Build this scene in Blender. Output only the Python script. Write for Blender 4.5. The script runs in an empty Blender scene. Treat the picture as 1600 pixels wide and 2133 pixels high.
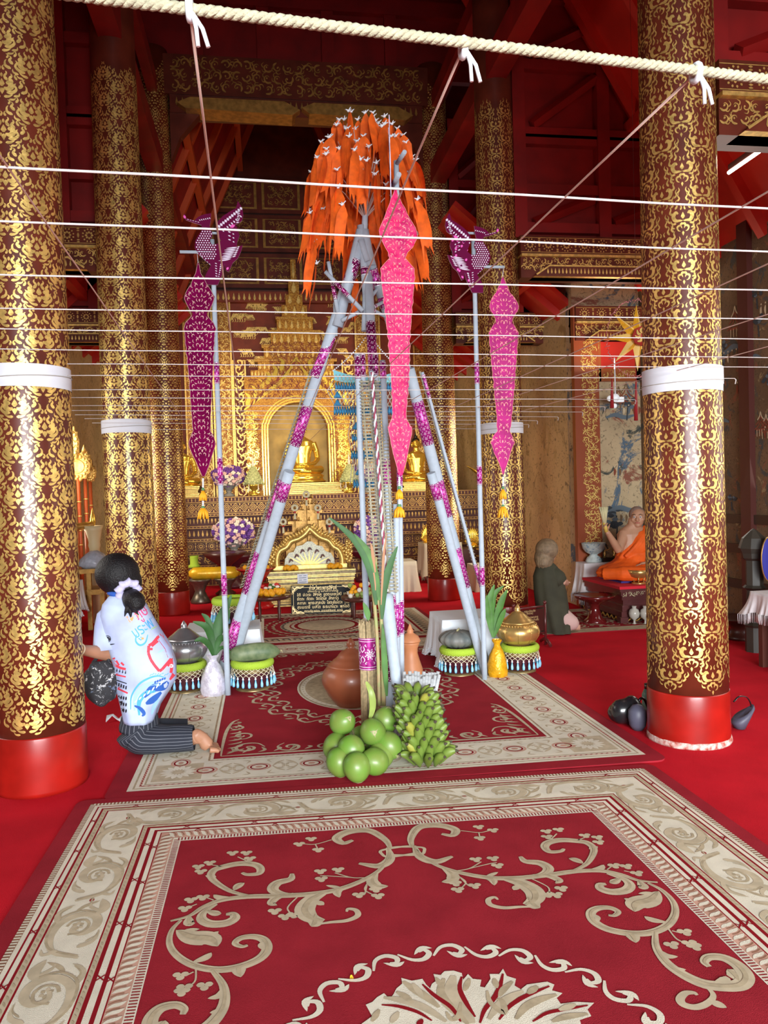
import bpy, bmesh, math, random
from math import sin, cos, pi, radians, hypot, atan2, sqrt
from mathutils import Vector, Matrix, noise
random.seed(7)
SC = bpy.context.scene; COL = SC.collection

# ---------------------------------------------------------------- camera
CAM_F, CAM_P, CAM_Y, CAM_R, CAM_H = 1608.0, -.0259, .1533, -.0291, 1.5
_f = Vector((sin(CAM_Y)*cos(CAM_P), cos(CAM_Y)*cos(CAM_P), sin(CAM_P)))
_r0 = Vector((cos(CAM_Y), -sin(CAM_Y), 0)); _u0 = _r0.cross(_f)
_r = _r0*cos(CAM_R)+_u0*sin(CAM_R); _u = _u0*cos(CAM_R)-_r0*sin(CAM_R)
cam_data = bpy.data.cameras.new('camera'); cam = bpy.data.objects.new('camera', cam_data); COL.objects.link(cam)
cam.matrix_world = Matrix(((_r.x, _u.x, -_f.x, 0), (_r.y, _u.y, -_f.y, 0), (_r.z, _u.z, -_f.z, CAM_H), (0, 0, 0, 1)))
cam_data.sensor_fit = 'VERTICAL'; cam_data.sensor_height = 24; cam_data.lens = 24*CAM_F/2133
cam_data.clip_start = .05
SC.camera = cam
# ---------------------------------------------------------------- light
SC.view_settings.view_transform = 'Standard'; SC.view_settings.look = 'None'
SC.view_settings.gamma = 1; SC.view_settings.exposure = 0.12
SC.view_settings.use_curve_mapping = False
W = bpy.data.worlds.new('sky'); SC.world = W; W.use_nodes = True
bg = W.node_tree.nodes['Background']; bg.inputs[0].default_value = (.86, .93, 1, 1); bg.inputs[1].default_value = .17
def area(name, loc, rot, size, power, color=(1, 1, 1), spread=180):
    l = bpy.data.lights.new(name, 'AREA'); l.shape = 'RECTANGLE'; l.size, l.size_y = size; l.energy = power; l.color = color; l.spread = radians(spread)
    o = bpy.data.objects.new(name, l); COL.objects.link(o); o.location = loc; o.rotation_euler = rot; return o
area('entrance_daylight', (1.1, -4.6, 1.9), (radians(79), 0, 0), (5.2, 2.4), 290, (.93, .97, 1), 70)
area('side_daylight_right', (4.6, 3.4, 1.9), (radians(75), 0, radians(90)), (3.2, 1.8), 40, (1, .95, .86), 140)
area('side_daylight_left', (-3.4, 5.9, 1.9), (radians(75), 0, radians(-90)), (2.6, 1.8), 45, (1, .95, .88), 140)
area('altar_lamp_right', (2.2, 11.4, 4.2), (radians(55), 0, radians(18)), (.6, .3), 13, (1, .74, .42), 110)
area('altar_lamp_left', (-.9, 11.4, 4.2), (radians(55), 0, radians(-18)), (.6, .3), 13, (1, .74, .42), 110)
area('altar_lamp_low', (.7, 10.9, 2.7), (radians(75), 0, 0), (2.4, .3), 10, (1, .82, .55), 120)
area('sanctuary_fill_left', (-2.5, 10.6, 1.8), (radians(82), 0, radians(-70)), (1.6, 1.6), 62, (1, .88, .7), 160)  # added fill light, no real window: lifts far columns and right plaster
area('sanctuary_fill_right', (3.7, 10.6, 1.8), (radians(82), 0, radians(70)), (1.6, 1.6), 66, (1, .88, .7), 160)  # its counterpart, also an added fill: lifts far columns and left plaster
area('aisle_fill_right', (4.65, 7.0, 1.7), (radians(80), 0, radians(115)), (1.2, 1.6), 16, (1, .93, .82), 150)  # fill light added to brighten the right aisle, not an actual window
area('aisle_lamp_far', (4.1, 8.5, 2.9), (radians(180), 0, 0), (.25, .8), 9, (1, .8, .6))

# ---------------------------------------------------------------- pixel of the photograph -> place in the hall
def _ray(px, py): return _f+_r*((px-800)/CAM_F)-_u*((py-1066.5)/CAM_F)
def F(px, py, z=0.0):
    d = _ray(px, py); t = (z-CAM_H)/d.z; return Vector((d.x*t, d.y*t, z))
def A(px, py, Y):
    d = _ray(px, py); t = Y/d.y; return Vector((d.x*t, Y, CAM_H+d.z*t))
def PX(X, Y): return CAM_F/(Vector((X, Y, 0)).dot(_f))     # pixels per metre there

# ---------------------------------------------------------------- mesh builder
class MB:
    def __init__(s): s.v = []; s.f = []; s.m = []; s.s = []
    def add(s, vs, fs, mi=0, smooth=False):
        n = len(s.v); s.v.extend(vs)
        for f in fs: s.f.append(tuple(i+n for i in f)); s.m.append(mi); s.s.append(smooth)
        return s
    def box(s, c, d, mi=0, M=None):
        cx, cy, cz = c; dx, dy, dz = d[0]/2, d[1]/2, d[2]/2
        vs = [Vector((cx+i*dx, cy+j*dy, cz+k*dz)) for i in (-1, 1) for j in (-1, 1) for k in (-1, 1)]
        if M is not None: vs = [M @ v for v in vs]
        return s.add(vs, [(0, 1, 3, 2), (4, 6, 7, 5), (0, 4, 5, 1), (2, 3, 7, 6), (0, 2, 6, 4), (1, 5, 7, 3)], mi)
    def span(s, a, b, mi=0):
        return s.box([(a[i]+b[i])/2 for i in range(3)], [abs(b[i]-a[i]) for i in range(3)], mi)
    def lathe(s, prof, n=32, c=(0, 0, 0), mi=0, M=None, smooth=True, wob=None, mats=None):
        vs = []; fs = []
        for r, z in prof:
            for k in range(n):
                a = 2*pi*k/n; rr = max(r, 1e-4)*(wob(a, z) if wob else 1)
                v = Vector((rr*cos(a), rr*sin(a), z))
                v = (M @ v) if M is not None else v
                vs.append(v+Vector(c))
        m = len(s.v); s.v.extend(vs)
        for i in range(len(prof)-1):
            for k in range(n):
                k2 = (k+1) % n
                s.f.append((m+i*n+k, m+i*n+k2, m+(i+1)*n+k2, m+(i+1)*n+k)); s.m.append(mats[i] if mats else mi); s.s.append(smooth)
        if prof[0][0] > 1e-3: s.f.append(tuple(m+k for k in reversed(range(n)))); s.m.append(mats[0] if mats else mi); s.s.append(False)
        if prof[-1][0] > 1e-3: s.f.append(tuple(m+(len(prof)-1)*n+k for k in range(n))); s.m.append(mats[-1] if mats else mi); s.s.append(False)
        return s
    def tube(s, pts, r, n=8, mi=0, flat=1.0, up=None, smooth=True, mats=None):
        pts = [Vector(p) for p in pts]; N = len(pts); R = r if hasattr(r, '__len__') else [r]*N
        m = len(s.v); prev = None
        for i, p in enumerate(pts):
            t = (pts[min(i+1, N-1)]-pts[max(i-1, 0)]).normalized()
            if prev is None:
                ref = Vector(up) if up else (Vector((0, 0, 1)) if abs(t.z) < .9 else Vector((1, 0, 0)))
                x = ref.cross(t).normalized()
            else: x = (prev-t*prev.dot(t)).normalized()
            prev = x; y = t.cross(x)
            for k in range(n):
                a = 2*pi*k/n; s.v.append(p+x*(R[i]*cos(a))+y*(R[i]*sin(a)*flat))
        for i in range(N-1):
            for k in range(n):
                k2 = (k+1) % n
                s.f.append((m+i*n+k, m+i*n+k2, m+(i+1)*n+k2, m+(i+1)*n+k)); s.m.append(mats[i] if mats else mi); s.s.append(smooth)
        s.f.append(tuple(m+k for k in reversed(range(n)))); s.m.append(mats[0] if mats else mi); s.s.append(False)
        s.f.append(tuple(m+(N-1)*n+k for k in range(n))); s.m.append(mats[-1] if mats else mi); s.s.append(False)
        return s
    def ball(s, c, r, n=16, h=10, mi=0, M=None, wob=None, smooth=True):
        rx, ry, rz = r if hasattr(r, '__len__') else (r, r, r)
        m = len(s.v)
        for i in range(h+1):
            th = pi*i/h
            for k in range(n):
                a = 2*pi*k/n; d = Vector((sin(th)*cos(a), sin(th)*sin(a), cos(th)))
                w = wob(d) if wob else 1
                v = Vector((d.x*rx*w, d.y*ry*w, d.z*rz*w))
                if M is not None: v = M @ v
                s.v.append(v+Vector(c))
        for i in range(h):
            for k in range(n):
                k2 = (k+1) % n
                s.f.append((m+i*n+k, m+(i+1)*n+k, m+(i+1)*n+k2, m+i*n+k2)); s.m.append(mi); s.s.append(smooth)
        return s
    def torus(s, c, R, r, n=32, k=12, mi=0, M=None, flat=1.0):
        m = len(s.v)
        for i in range(n):
            a = 2*pi*i/n
            for j in range(k):
                b = 2*pi*j/k; v = Vector(((R+r*cos(b))*cos(a), (R+r*cos(b))*sin(a), r*flat*sin(b)))
                if M is not None: v = M @ v
                s.v.append(v+Vector(c))
        for i in range(n):
            for j in range(k):
                i2, j2 = (i+1) % n, (j+1) % k
                s.f.append((m+i*k+j, m+i2*k+j, m+i2*k+j2, m+i*k+j2)); s.m.append(mi); s.s.append(True)
        return s
    def build(s, name, mats, parent=None, label=None, cat=None, group=None, kind=None, xf=None):
        me = bpy.data.meshes.new(name)
        vs = [xf @ Vector(v) for v in s.v] if xf is not None else [tuple(v) for v in s.v]
        if parent is not None and parent.get('_off'):
            o0 = Vector(parent['_off']); vs = [Vector(v)-o0 for v in vs]
        me.from_pydata([tuple(v) for v in vs], [], s.f); 
        if not isinstance(mats, (list, tuple)): mats = [mats]
        for m in mats: me.materials.append(m)
        me.polygons.foreach_set('material_index', s.m); me.polygons.foreach_set('use_smooth', s.s)
        me.update()
        o = bpy.data.objects.new(name, me); COL.objects.link(o)
        if parent is not None:
            o.parent = parent
            if parent.get('_off'): o['_off'] = parent['_off']
        tag(o, label, cat, group, kind); return o
def tag(o, label=None, cat=None, group=None, kind=None):
    if label: o['label'] = label
    if cat: o['category'] = cat
    if group: o['group'] = group
    if kind: o['kind'] = kind
    return o
def thing(name, loc, label, cat, group=None, rz=0, offset=False):
    """an Empty at the base of a thing; offset=True lets its parts be given in hall coordinates"""
    o = bpy.data.objects.new(name, None); COL.objects.link(o); o.location = loc; o.rotation_euler = (0, 0, rz); o.empty_display_size = .05
    if offset: o['_off'] = tuple(loc)
    return tag(o, label, cat, group)
def dup(root, loc=None, rz=None, label=None, group=None, scale=None):
    r = root.copy(); COL.objects.link(r)
    if loc is not None: r.location = loc
    if rz is not None: r.rotation_euler = (r.rotation_euler[0], r.rotation_euler[1], rz)
    if scale is not None: r.scale = (scale,)*3
    if label: r['label'] = label
    if group: r['group'] = group
    for ch in list(root.children):
        c = ch.copy(); COL.objects.link(c); c.parent = r
        for g in ch.children:
            d = g.copy(); COL.objects.link(d); d.parent = c
    return r
def spline(P, n=6):
    """Catmull-Rom through points of any dimension"""
    P = [Vector(p) for p in P]; out = []
    if len(P) == 2: return [P[0].lerp(P[1], i/n) for i in range(n+1)]
    for i in range(len(P)-1):
        p0 = P[i-1] if i else P[0]*2-P[1]; p1, p2 = P[i], P[i+1]; p3 = P[i+2] if i+2 < len(P) else P[-1]*2-P[-2]
        for k in range(n):
            t = k/n; out.append(.5*((2*p1)+(p2-p0)*t+(2*p0-5*p1+4*p2-p3)*t*t+(3*p1-p0-3*p2+p3)*t**3))
    out.append(P[-1]); return out
PROF = {'leaf': lambda t: max(.04, sin(pi*min(1, t))**.7), 'comma': lambda t: max(.04, (1-t)**.6*min(1, t*6+.35)), 'grow': lambda t: max(.05, min(1, t*1.4)**.8*min(1, (1-t)*8+.05)),
        'line': lambda t: 1, 'spade': lambda t: max(.03, min(1, t*5+.2)*(1-t)**.8), 'vine': lambda t: max(.1, .35+.65*sin(pi*t)), 'blob': lambda t: sqrt(max(.02, 1-(2*t-1)**2))}
_kz = 0                      # keeps crossing strokes from lying in exactly one plane
def stroke(mb, P, w, fn, mi=0, prof='leaf', n=4):
    """tapered ribbon along a 2-D path; fn maps (u,v) to a place on the surface"""
    global _kz; _kz = (_kz+1) % 41
    Q = spline([Vector((p[0], p[1])) for p in P], n); N = len(Q); pf = PROF[prof]; base = len(mb.v)
    for i, q in enumerate(Q):
        t = Q[min(i+1, N-1)]-Q[max(i-1, 0)]; t = t.normalized() if t.length > 1e-9 else Vector((0, 1)); nn = Vector((-t.y, t.x)); h = w/2*pf(i/(N-1))
        mb.v.append(fn(q.x+nn.x*h, q.y+nn.y*h)); mb.v.append(fn(q.x-nn.x*h, q.y-nn.y*h))
    for i in range(N-1): mb.f.append((base+2*i, base+2*i+1, base+2*i+3, base+2*i+2)); mb.m.append(mi); mb.s.append(False)
def spiral(cx, cy, r, a0, turns, r1=.12, n=10):
    return [(cx+cos(a0+turns*2*pi*i/n)*r*(1-(1-r1)*i/n), cy+sin(a0+turns*2*pi*i/n)*r*(1-(1-r1)*i/n)) for i in range(n+1)]

# ---------------------------------------------------------------- materials
_mc = {}
def mat(name, col, rough=.6, metal=0.0, noise_amt=0.0, scale=8.0, col2=None, bump=0.0, bscale=40.0, spec=.5, coat=0.0, sheen=0.0, emit=None, alpha=None, trans=0.0, detail=3, sub=0.0):
    if name in _mc: return _mc[name]
    m = bpy.data.materials.new(name); m.use_nodes = True; nt = m.node_tree; b = nt.nodes['Principled BSDF']
    def si(k, v):
        if k in b.inputs: b.inputs[k].default_value = v
    c = (*col, 1); si('Base Color', c); si('Roughness', rough); si('Metallic', metal); si('Specular IOR Level', spec); si('Coat Weight', coat); si('Coat Roughness', .12)
    if sheen: si('Sheen Weight', sheen)
    if trans: si('Transmission Weight', trans)
    if sub: si('Subsurface Weight', sub); si('Subsurface Radius', (.02, .01, .005))
    if alpha is not None: si('Alpha', alpha)
    if emit: si('Emission Color', (*emit[0], 1)); si('Emission Strength', emit[1])
    if noise_amt or col2:
        tc = nt.nodes.new('ShaderNodeTexCoord'); nz = nt.nodes.new('ShaderNodeTexNoise'); nz.inputs['Scale'].default_value = scale; nz.inputs['Detail'].default_value = detail
        cr = nt.nodes.new('ShaderNodeValToRGB'); nt.links.new(tc.outputs['Object'], nz.inputs['Vector']); nt.links.new(nz.outputs['Fac'], cr.inputs[0])
        c2 = col2 or tuple(x*(1-noise_amt) for x in col)
        cr.color_ramp.elements[0].position = .35; cr.color_ramp.elements[1].position = .65
        cr.color_ramp.elements[0].color = (*c2, 1); cr.color_ramp.elements[1].color = c; nt.links.new(cr.outputs[0], b.inputs['Base Color'])
    if bump:
        tc = nt.nodes.new('ShaderNodeTexCoord'); nz = nt.nodes.new('ShaderNodeTexNoise'); nz.inputs['Scale'].default_value = bscale; nz.inputs['Detail'].default_value = 4
        bp = nt.nodes.new('ShaderNodeBump'); bp.inputs['Strength'].default_value = bump; bp.inputs['Distance'].default_value = .01
        nt.links.new(tc.outputs['Object'], nz.inputs['Vector']); nt.links.new(nz.outputs['Fac'], bp.inputs['Height']); nt.links.new(bp.outputs[0], b.inputs['Normal'])
    _mc[name] = m; return m
GOLD = mat('gold_leaf', (1, .68, .2), .4, .68, .35, 30, bump=.15, bscale=60)
GOLD_DK = mat('old_gilding', (.55, .3, .07), .38, .5, .4, 14, bump=.2, bscale=50)
GOLD_BR = mat('polished_gold', (1.0, .66, .1), .2, .75, bump=.05, bscale=25)
LACQ = mat('brown_lacquer', (.15, .026, .012), .42, 0, .35, 5, coat=.18, spec=.35)
LACQ2 = mat('red_brown_lacquer', (.2, .03, .012), .45, 0, .3, 5, coat=.15, spec=.35)
REDP = mat('red_gloss_paint', (.42, .012, .007), .35, 0, .35, 4, coat=.25, spec=.35)
REDW = mat('red_painted_wood', (.3, .006, .005), .5, 0, .35, 3, bump=.1, bscale=12)
REDB = mat('bright_red_boards', (.6, .02, .008), .5, 0, .2, 3)
CARPET = mat('red_carpet', (.62, .012, .025), .95, 0, .22, 2.2, bump=.5, bscale=260, detail=8, spec=.08)
WHITE = mat('white_paint', (.78, .82, .86), .5, 0, .12, 25, bump=.1, bscale=30)
PAPER = mat('white_paper', (.8, .83, .9), .7, 0, .06, 9)
# ================================================================ THE SETTING
XL, XR, XC = -1.22, 2.44, .61
WR, WL, SR, SL = 4.75, -3.55, 3.86, -2.64      # side walls, and the narrower sanctuary walls
YS, YB = 9.2, 15.3                              # step of the walls, back wall
m = MB(); m.span((-4.2, -3, -.1), (5.4, 15.4, 0)); m.build('floor', CARPET, kind='structure')
MURAL = None
def mural_mat(name, base, c1, c2, c3, sc=1.6):
    m = bpy.data.materials.new(name); m.use_nodes = True; nt = m.node_tree; b = nt.nodes['Principled BSDF']; b.inputs['Roughness'].default_value = .85
    tc = nt.nodes.new('ShaderNodeTexCoord'); prev = None
    def ns(scale, det, rough=.6, dist=0):
        n = nt.nodes.new('ShaderNodeTexNoise'); n.inputs['Scale'].default_value = scale; n.inputs['Detail'].default_value = det; n.inputs['Roughness'].default_value = rough; n.inputs['Distortion'].default_value = dist
        nt.links.new(tc.outputs['Object'], n.inputs['Vector']); return n.outputs['Fac']
    def ramp(src, p0, p1):
        r = nt.nodes.new('ShaderNodeValToRGB'); r.color_ramp.elements[0].position = p0; r.color_ramp.elements[1].position = p1; nt.links.new(src, r.inputs[0]); return r.outputs[0]
    def mix(fac, a, bb):
        x = nt.nodes.new('ShaderNodeMix'); x.data_type = 'RGBA'; nt.links.new(fac, x.inputs[0])
        for i, c in ((6, a), (7, bb)):
            if isinstance(c, tuple): x.inputs[i].default_value = (*c, 1)
            else: nt.links.new(c, x.inputs[i])
        return x.outputs[2]
    c = mix(ramp(ns(sc, 5), .4, .62), base, tuple(x*.72 for x in base))
    c = mix(ramp(ns(sc*1.3, 7, .7, 1.5), .56, .6), c, c1)
    c = mix(ramp(ns(sc*.9, 6, .7, 2.5), .6, .64), c, c2)
    c = mix(ramp(ns(sc*2.6, 8, .7, 1.), .6, .63), c, c3)
    c = mix(ramp(ns(sc*9, 4, .6, 3.), .58, .62), c, tuple(x*.45 for x in base))
    nt.links.new(c, b.inputs['Base Color']); return m
PLASTER = mural_mat('stained_plaster', (.66, .5, .24), (.55, .4, .17), (.5, .36, .15), (.36, .25, .1), .9)
MUR1 = mural_mat('faded_mural_painting', (.6, .46, .27), (.1, .15, .2), (.28, .1, .06), (.06, .07, .06), 1.1)
MUR2 = mural_mat('dark_mural_painting', (.2, .12, .06), (.08, .08, .07), (.26, .1, .05), (.33, .24, .12), 2.2)
m = MB(); m.span((WR, -2.5, 0), (WR+.2, YS, 5.2)); m.build('wall_right', MUR2, kind='structure')
m = MB(); m.span((WL-.2, -2.5, 0), (WL, YS, 5.2)); m.build('wall_left', MUR2, kind='structure')
m = MB(); m.span((SR, YS, 0), (WR+.2, YS+.2, 4.6)); m.build('wall_step_right', MUR1, kind='structure')
m = MB(); m.span((WL-.2, YS, 0), (SL, YS+.2, 4.6)); m.build('wall_step_left', MUR1, kind='structure')
m = MB(); m.span((SR, YS+.2, 0), (SR+.2, YB, 4.6)); m.build('wall_sanctuary_right', PLASTER, kind='structure')
m = MB(); m.span((SL-.2, YS+.2, 0), (SL, YB, 4.6)); m.build('wall_sanctuary_left', PLASTER, kind='structure')
m = MB(); m.span((SL-.2, YB, 0), (SR+.2, YB+.2, 9.5)); m.build('wall_back', LACQ, kind='structure')
# dado rails of the right wall
m = MB()
for z in (.42, .78, 1.08): m.span((WR-.03, 3, z), (WR-.002, YS, z+.09))
m.build('trim_1', mat('dark_wood', (.05, .025, .015), .5), kind='structure')

# ---- stencil ornaments: strokes on a rectangle (u along, v up), mapped by fn
def rosettes(mb, fn, u0, u1, v0, v1, mi=0, step=None):
    h = v1-v0; step = step or h*1.25; n = max(1, int((u1-u0)/step)); step = (u1-u0)/n; c = (v0+v1)/2
    for i in range(n):
        u = u0+(i+.5)*step
        for k in range(8):
            a = k*pi/4; stroke(mb, [(u+cos(a)*h*.1, c+sin(a)*h*.1), (u+cos(a)*h*.26, c+sin(a)*h*.26)], h*.13, fn, mi, 'leaf', 3)
        for k in range(12):
            a = k*pi/6+.2; stroke(mb, [(u+cos(a)*h*.32, c+sin(a)*h*.32), (u+cos(a)*h*.44, c+sin(a)*h*.44)], h*.1, fn, mi, 'leaf', 3)
        for sy in (-1, 1):
            for q in (.28, .4): stroke(mb, [(u+step/2-h*.1, c+sy*h*q), (u+step/2+h*.1, c+sy*h*q)], h*.09, fn, mi, 'leaf', 3)
        stroke(mb, [(u+step/2, c-h*.17), (u+step/2, c+h*.17)], h*.14, fn, mi, 'leaf', 4)
    for v in (v0+h*.02, v1-h*.02): stroke(mb, [(u0, v), (u1, v)], h*.035, fn, mi, 'line', 1)
def diamonds(mb, fn, u0, u1, v0, v1, mi=0):
    h = v1-v0; n = max(1, int((u1-u0)/(h*.9))); st = (u1-u0)/n; c = (v0+v1)/2
    for i in range(n):
        u = u0+(i+.5)*st
        for q in (.46, .26):
            P = [(u-st*q, c), (u, c+h*q), (u+st*q, c), (u, c-h*q), (u-st*q, c)]
            for a, b in zip(P, P[1:]): stroke(mb, [a, b], h*.06, fn, mi, 'line', 1)
        stroke(mb, [(u-h*.08, c), (u+h*.08, c)], h*.16, fn, mi, 'leaf', 3)
        for sy in (-1, 1): stroke(mb, [(u+st/2, c+sy*h*.42), (u+st/2, c+sy*h*.16)], h*.2, fn, mi, 'spade', 3)
    for v in (v0+h*.02, v1-h*.02): stroke(mb, [(u0, v), (u1, v)], h*.05, fn, mi, 'line', 1)
def petals(mb, fn, u0, u1, v0, v1, mi=0, sgn=1):
    h = v1-v0; n = max(1, int((u1-u0)/(h*.6))); st = (u1-u0)/n
    for i in range(n):
        u = u0+(i+.5)*st; a, b = (v0, v1) if sgn > 0 else (v1, v0)
        stroke(mb, [(u, a+(b-a)*.08), (u, a+(b-a)*.95)], st*.6, fn, mi, 'spade', 4)
def scrolls(mb, fn, u0, u1, v0, v1, mi=0, jit=0, dens=1.0, seed=1):
    """rows of curling flame leaves filling a rectangle"""
    rnd = random.Random(seed); s = .17/dens; nu = max(1, round((u1-u0)/s)); nv = max(1, round((v1-v0)/s))
    for i in range(nu):
        for j in range(nv):
            cu = u0+(i+.5)*(u1-u0)/nu; cv = v0+(j+.5)*(v1-v0)/nv; a = rnd.random()*6.28; d = 1 if rnd.random() < .5 else -1
            stroke(mb, [(cu+cos(a+d*t)*s*(.5-.1*t/1.5), cv+sin(a+d*t)*s*(.5-.1*t/1.5)) for t in (0, .8, 1.6, 2.6, 3.7, 4.8)], s*.22, fn, mi, 'comma', 3)
            for q in (1.2, 2.4):
                b = a+d*q; stroke(mb, [(cu+cos(b)*s*.42, cv+sin(b)*s*.42), (cu+cos(b+.5*d)*s*.62, cv+sin(b+.5*d)*s*.62), (cu+cos(b+1.1*d)*s*.6, cv+sin(b+1.1*d)*s*.6)], s*.14, fn, mi, 'comma', 3)
            stroke(mb, [(cu-s*.1, cv-s*.1), (cu+s*.1*d, cv+s*.12)], s*.18, fn, mi, 'leaf', 3)

# ---- columns
def r_col(z): return .2268-.0055*z
def wrap(u, z): r = r_col(z)+.0012+_kz*.00002; a = u/.2268; return Vector((r*sin(a), -r*cos(a), z))
MOT_L = [([(0, .0), (0, .17)], .15, 'spade'), ([(.03, -.03), (.11, -.05), (.17, .02), (.12, .09), (.08, .06)], .1, 'vine'), ([(0, -.03), (0, -.17)], .13, 'spade'),
         ([(.08, -.13), (.18, -.12), (.25, -.04), (.22, .05), (.25, .09)], .07, 'comma'), ([(.03, -.22), (.12, -.21), (.19, -.16)], .06, 'comma'), ([(.2, .1), (.14, .17), (.18, .24), (.16, .29)], .07, 'comma'),
         ([(.1, .14), (.05, .22), (.09, .29), (.07, .34)], .06, 'comma'), ([(0, .2), (0, .3)], .05, 'leaf'), ([(.29, .0), (.35, .07), (.32, .13), (.35, .18)], .065, 'comma'), ([(.33, -.1), (.42, -.05), (.43, .04), (.4, .09)], .06, 'comma'),
         ([(.05, .36), (.02, .42), (.05, .47)], .05, 'comma'), ([(.2, -.2), (.29, -.17), (.3, -.1)], .05, 'comma'), ([(.12, -.28), (.2, -.27), (.24, -.22)], .045, 'comma'), ([(.27, .17), (.23, .24), (.26, .3)], .05, 'comma'), ([(.4, .12), (.37, .18), (.41, .22)], .045, 'comma')]
MOT_R = [([(0, -.02), (0, .1)], .12, 'spade'), ([(.04, -.05), (.15, -.05), (.2, .03), (.15, .1), (.1, .07)], .085, 'vine'), ([(0, -.05), (.09, -.07)], .03, 'leaf'), ([(0, -.1), (.05, -.13), (.02, -.2)], .06, 'comma'), ([(.06, -.14), (.12, -.17), (.1, -.23), (.05, -.25)], .05, 'comma'),
         ([(0, -.25), (0, -.33)], .07, 'spade'), ([(.14, -.1), (.22, -.1), (.26, -.03)], .05, 'comma'), ([(.2, .06), (.27, .1), (.25, .17), (.28, .22)], .055, 'comma'), ([(.25, .2), (.2, .25), (.23, .31), (.2, .36)], .05, 'comma'), ([(.16, .16), (.12, .22), (.15, .28), (.12, .33)], .05, 'comma'),
         ([(.11, .3), (.07, .35), (.1, .4), (.08, .45)], .045, 'comma'), ([(.26, -.08), (.32, -.03), (.3, .03), (.33, .08)], .045, 'comma'), ([(.33, .0), (.38, .05), (.36, .11)], .04, 'comma'), ([(.17, -.19), (.23, -.17), (.25, -.12)], .04, 'comma'), ([(.05, .14), (.03, .19), (.06, .23)], .04, 'comma')]
def tiles(mb, mot, nu, h, z0, z1, mi, zs=1.0):
    w = 2*pi*.2268/nu; j = 0; nz = int((z1-z0)/(h/2))
    for j in range(nz):
        for i in range(nu):
            cu = (i+(.5 if j % 2 else 0))*w; cz = z0+(j+.8)*h/2
            for P, wd, pf in mot:
                for sx in ((1, -1) if any(abs(p[0]) > 1e-6 for p in P) else (1,)):
                    Q = [(cu+sx*p[0]*w*zs, cz+p[1]*h*zs) for p in P]
                    if min(q[1] for q in Q) < z0+.005: continue
                    stroke(mb, Q, wd*w*zs, wrap, mi, pf, 3)
def diamond_tiles(mb, z0, z1, mi):
    nu, h = 5, .345; w = 2*pi*.2268/nu; nz = int((z1-z0)/(h/2))
    for j in range(nz):
        for i in range(nu):
            cu = (i+(.5 if j % 2 else 0))*w; cz = z0+(j+.9)*h/2
            if cz-h*.3 < z0: continue
            for q, nd, wd in ((.24, 4, .022), (.13, 2, .026)):
                C = [(cu-w*q, cz), (cu, cz+h*q), (cu+w*q, cz), (cu, cz-h*q)]
                for k in range(4):
                    a, b = C[k], C[(k+1) % 4]
                    for d in range(nd):
                        t0, t1 = (d+.1)/nd, (d+.8)/nd
                        stroke(mb, [(a[0]+(b[0]-a[0])*t0, a[1]+(b[1]-a[1])*t0), (a[0]+(b[0]-a[0])*t1, a[1]+(b[1]-a[1])*t1)], wd, wrap, mi, 'leaf', 3)
            stroke(mb, [(cu-.014, cz), (cu+.014, cz)], .034, wrap, mi, 'blob', 3)
            for sx, sz in ((1, 1), (-1, 1)):
                for t in (.12, .37, .63, .88):
                    for s2 in (1, -1):
                        mx, mz = cu+sx*s2*w*.5*t*.84, cz+sz*s2*h*.42*(1-t)
                        stroke(mb, [(mx-sx*.013, mz+sz*.0), (mx, mz+.012), (mx+sx*.014, mz-.004)], .018, wrap, mi, 'leaf', 2)
            for sx, sz in ((1, 0), (0, 1)):
                stroke(mb, [(cu+sx*w*.5-.012, cz+sz*h*.5), (cu+sx*w*.5+.012, cz+sz*h*.5)], .024, wrap, mi, 'blob', 3)
            for q in (.31,):
                C = [(cu-w*q, cz), (cu, cz+h*q), (cu+w*q, cz), (cu, cz-h*q)]
                for k in range(4):
                    a, b = C[k], C[(k+1) % 4]; stroke(mb, [a, b], .0035, wrap, mi, 'line', 6)
def column_meshes(kind, z1, H=7.2, plinth_worn=False):
    s = MB(); s.lathe([(r_col(.3), .3)]+[(r_col(z), z) for z in (1, 2, 3, 4, 5, 6, H)], 64, mi=0)
    if kind == 'L': tiles(s, MOT_L, 5, .227, .3, z1, 1)
    if kind == 'R': tiles(s, MOT_R, 6, .27, .3, z1, 1, 1.12)
    if kind == 'D': diamond_tiles(s, .3, z1, 1)
    return s
def column(name, x, y, src, kind, z1, label, worn=False, rz=0):
    t = thing(name, (x, y, 0), label, 'column', 'lacquered columns of the nave', rz)
    if src:
        o = src.copy(); COL.objects.link(o); o.parent = t; sh = o
    else: sh = column_meshes(kind, z1).build('shaft', [LACQ if kind != 'D' else LACQ2, GOLD], t)
    p = MB(); p.lathe([(.2315, 0), (.2312, .02), (.2305, .15), (.2295, .295), (.2268, .303)], 64)
    p.build('plinth', REDP, t, label='plain red painted foot of the column')
    if worn:
        q = MB(); q.lathe([(.2355, 0), (.2365, .012), (.235, .026), (.2318, .036)], 64, wob=lambda a, z: 1+.006*sin(a*7)+.004*sin(a*17+z*90))
        q.build('worn_rim', mat('chipped_limewash', (.75, .7, .62), .9, 0, .5, 30, col2=(.4, .06, .04)), t)
    return t, sh
_, shL = column('nave_column', XL, 4.33, None, 'L', 5.4, 'front left nave column with dense gold vine stencil, nearest the kneeling woman')
column('nave_column', XL-.01, 7.4, shL, 'L', 0, 'second left nave column of gold vine stencil, behind the woman', rz=.35)
_, shR = column('nave_column', 2.43, 4.2, None, 'R', 5.4, 'front right nave column with gold flame stencil and chipped white rim', True, rz=.1)
column('nave_column', 2.45, 7.72, shR, 'R', 0, 'second right nave column with flame stencil, behind the gold jar', rz=.3)
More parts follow.
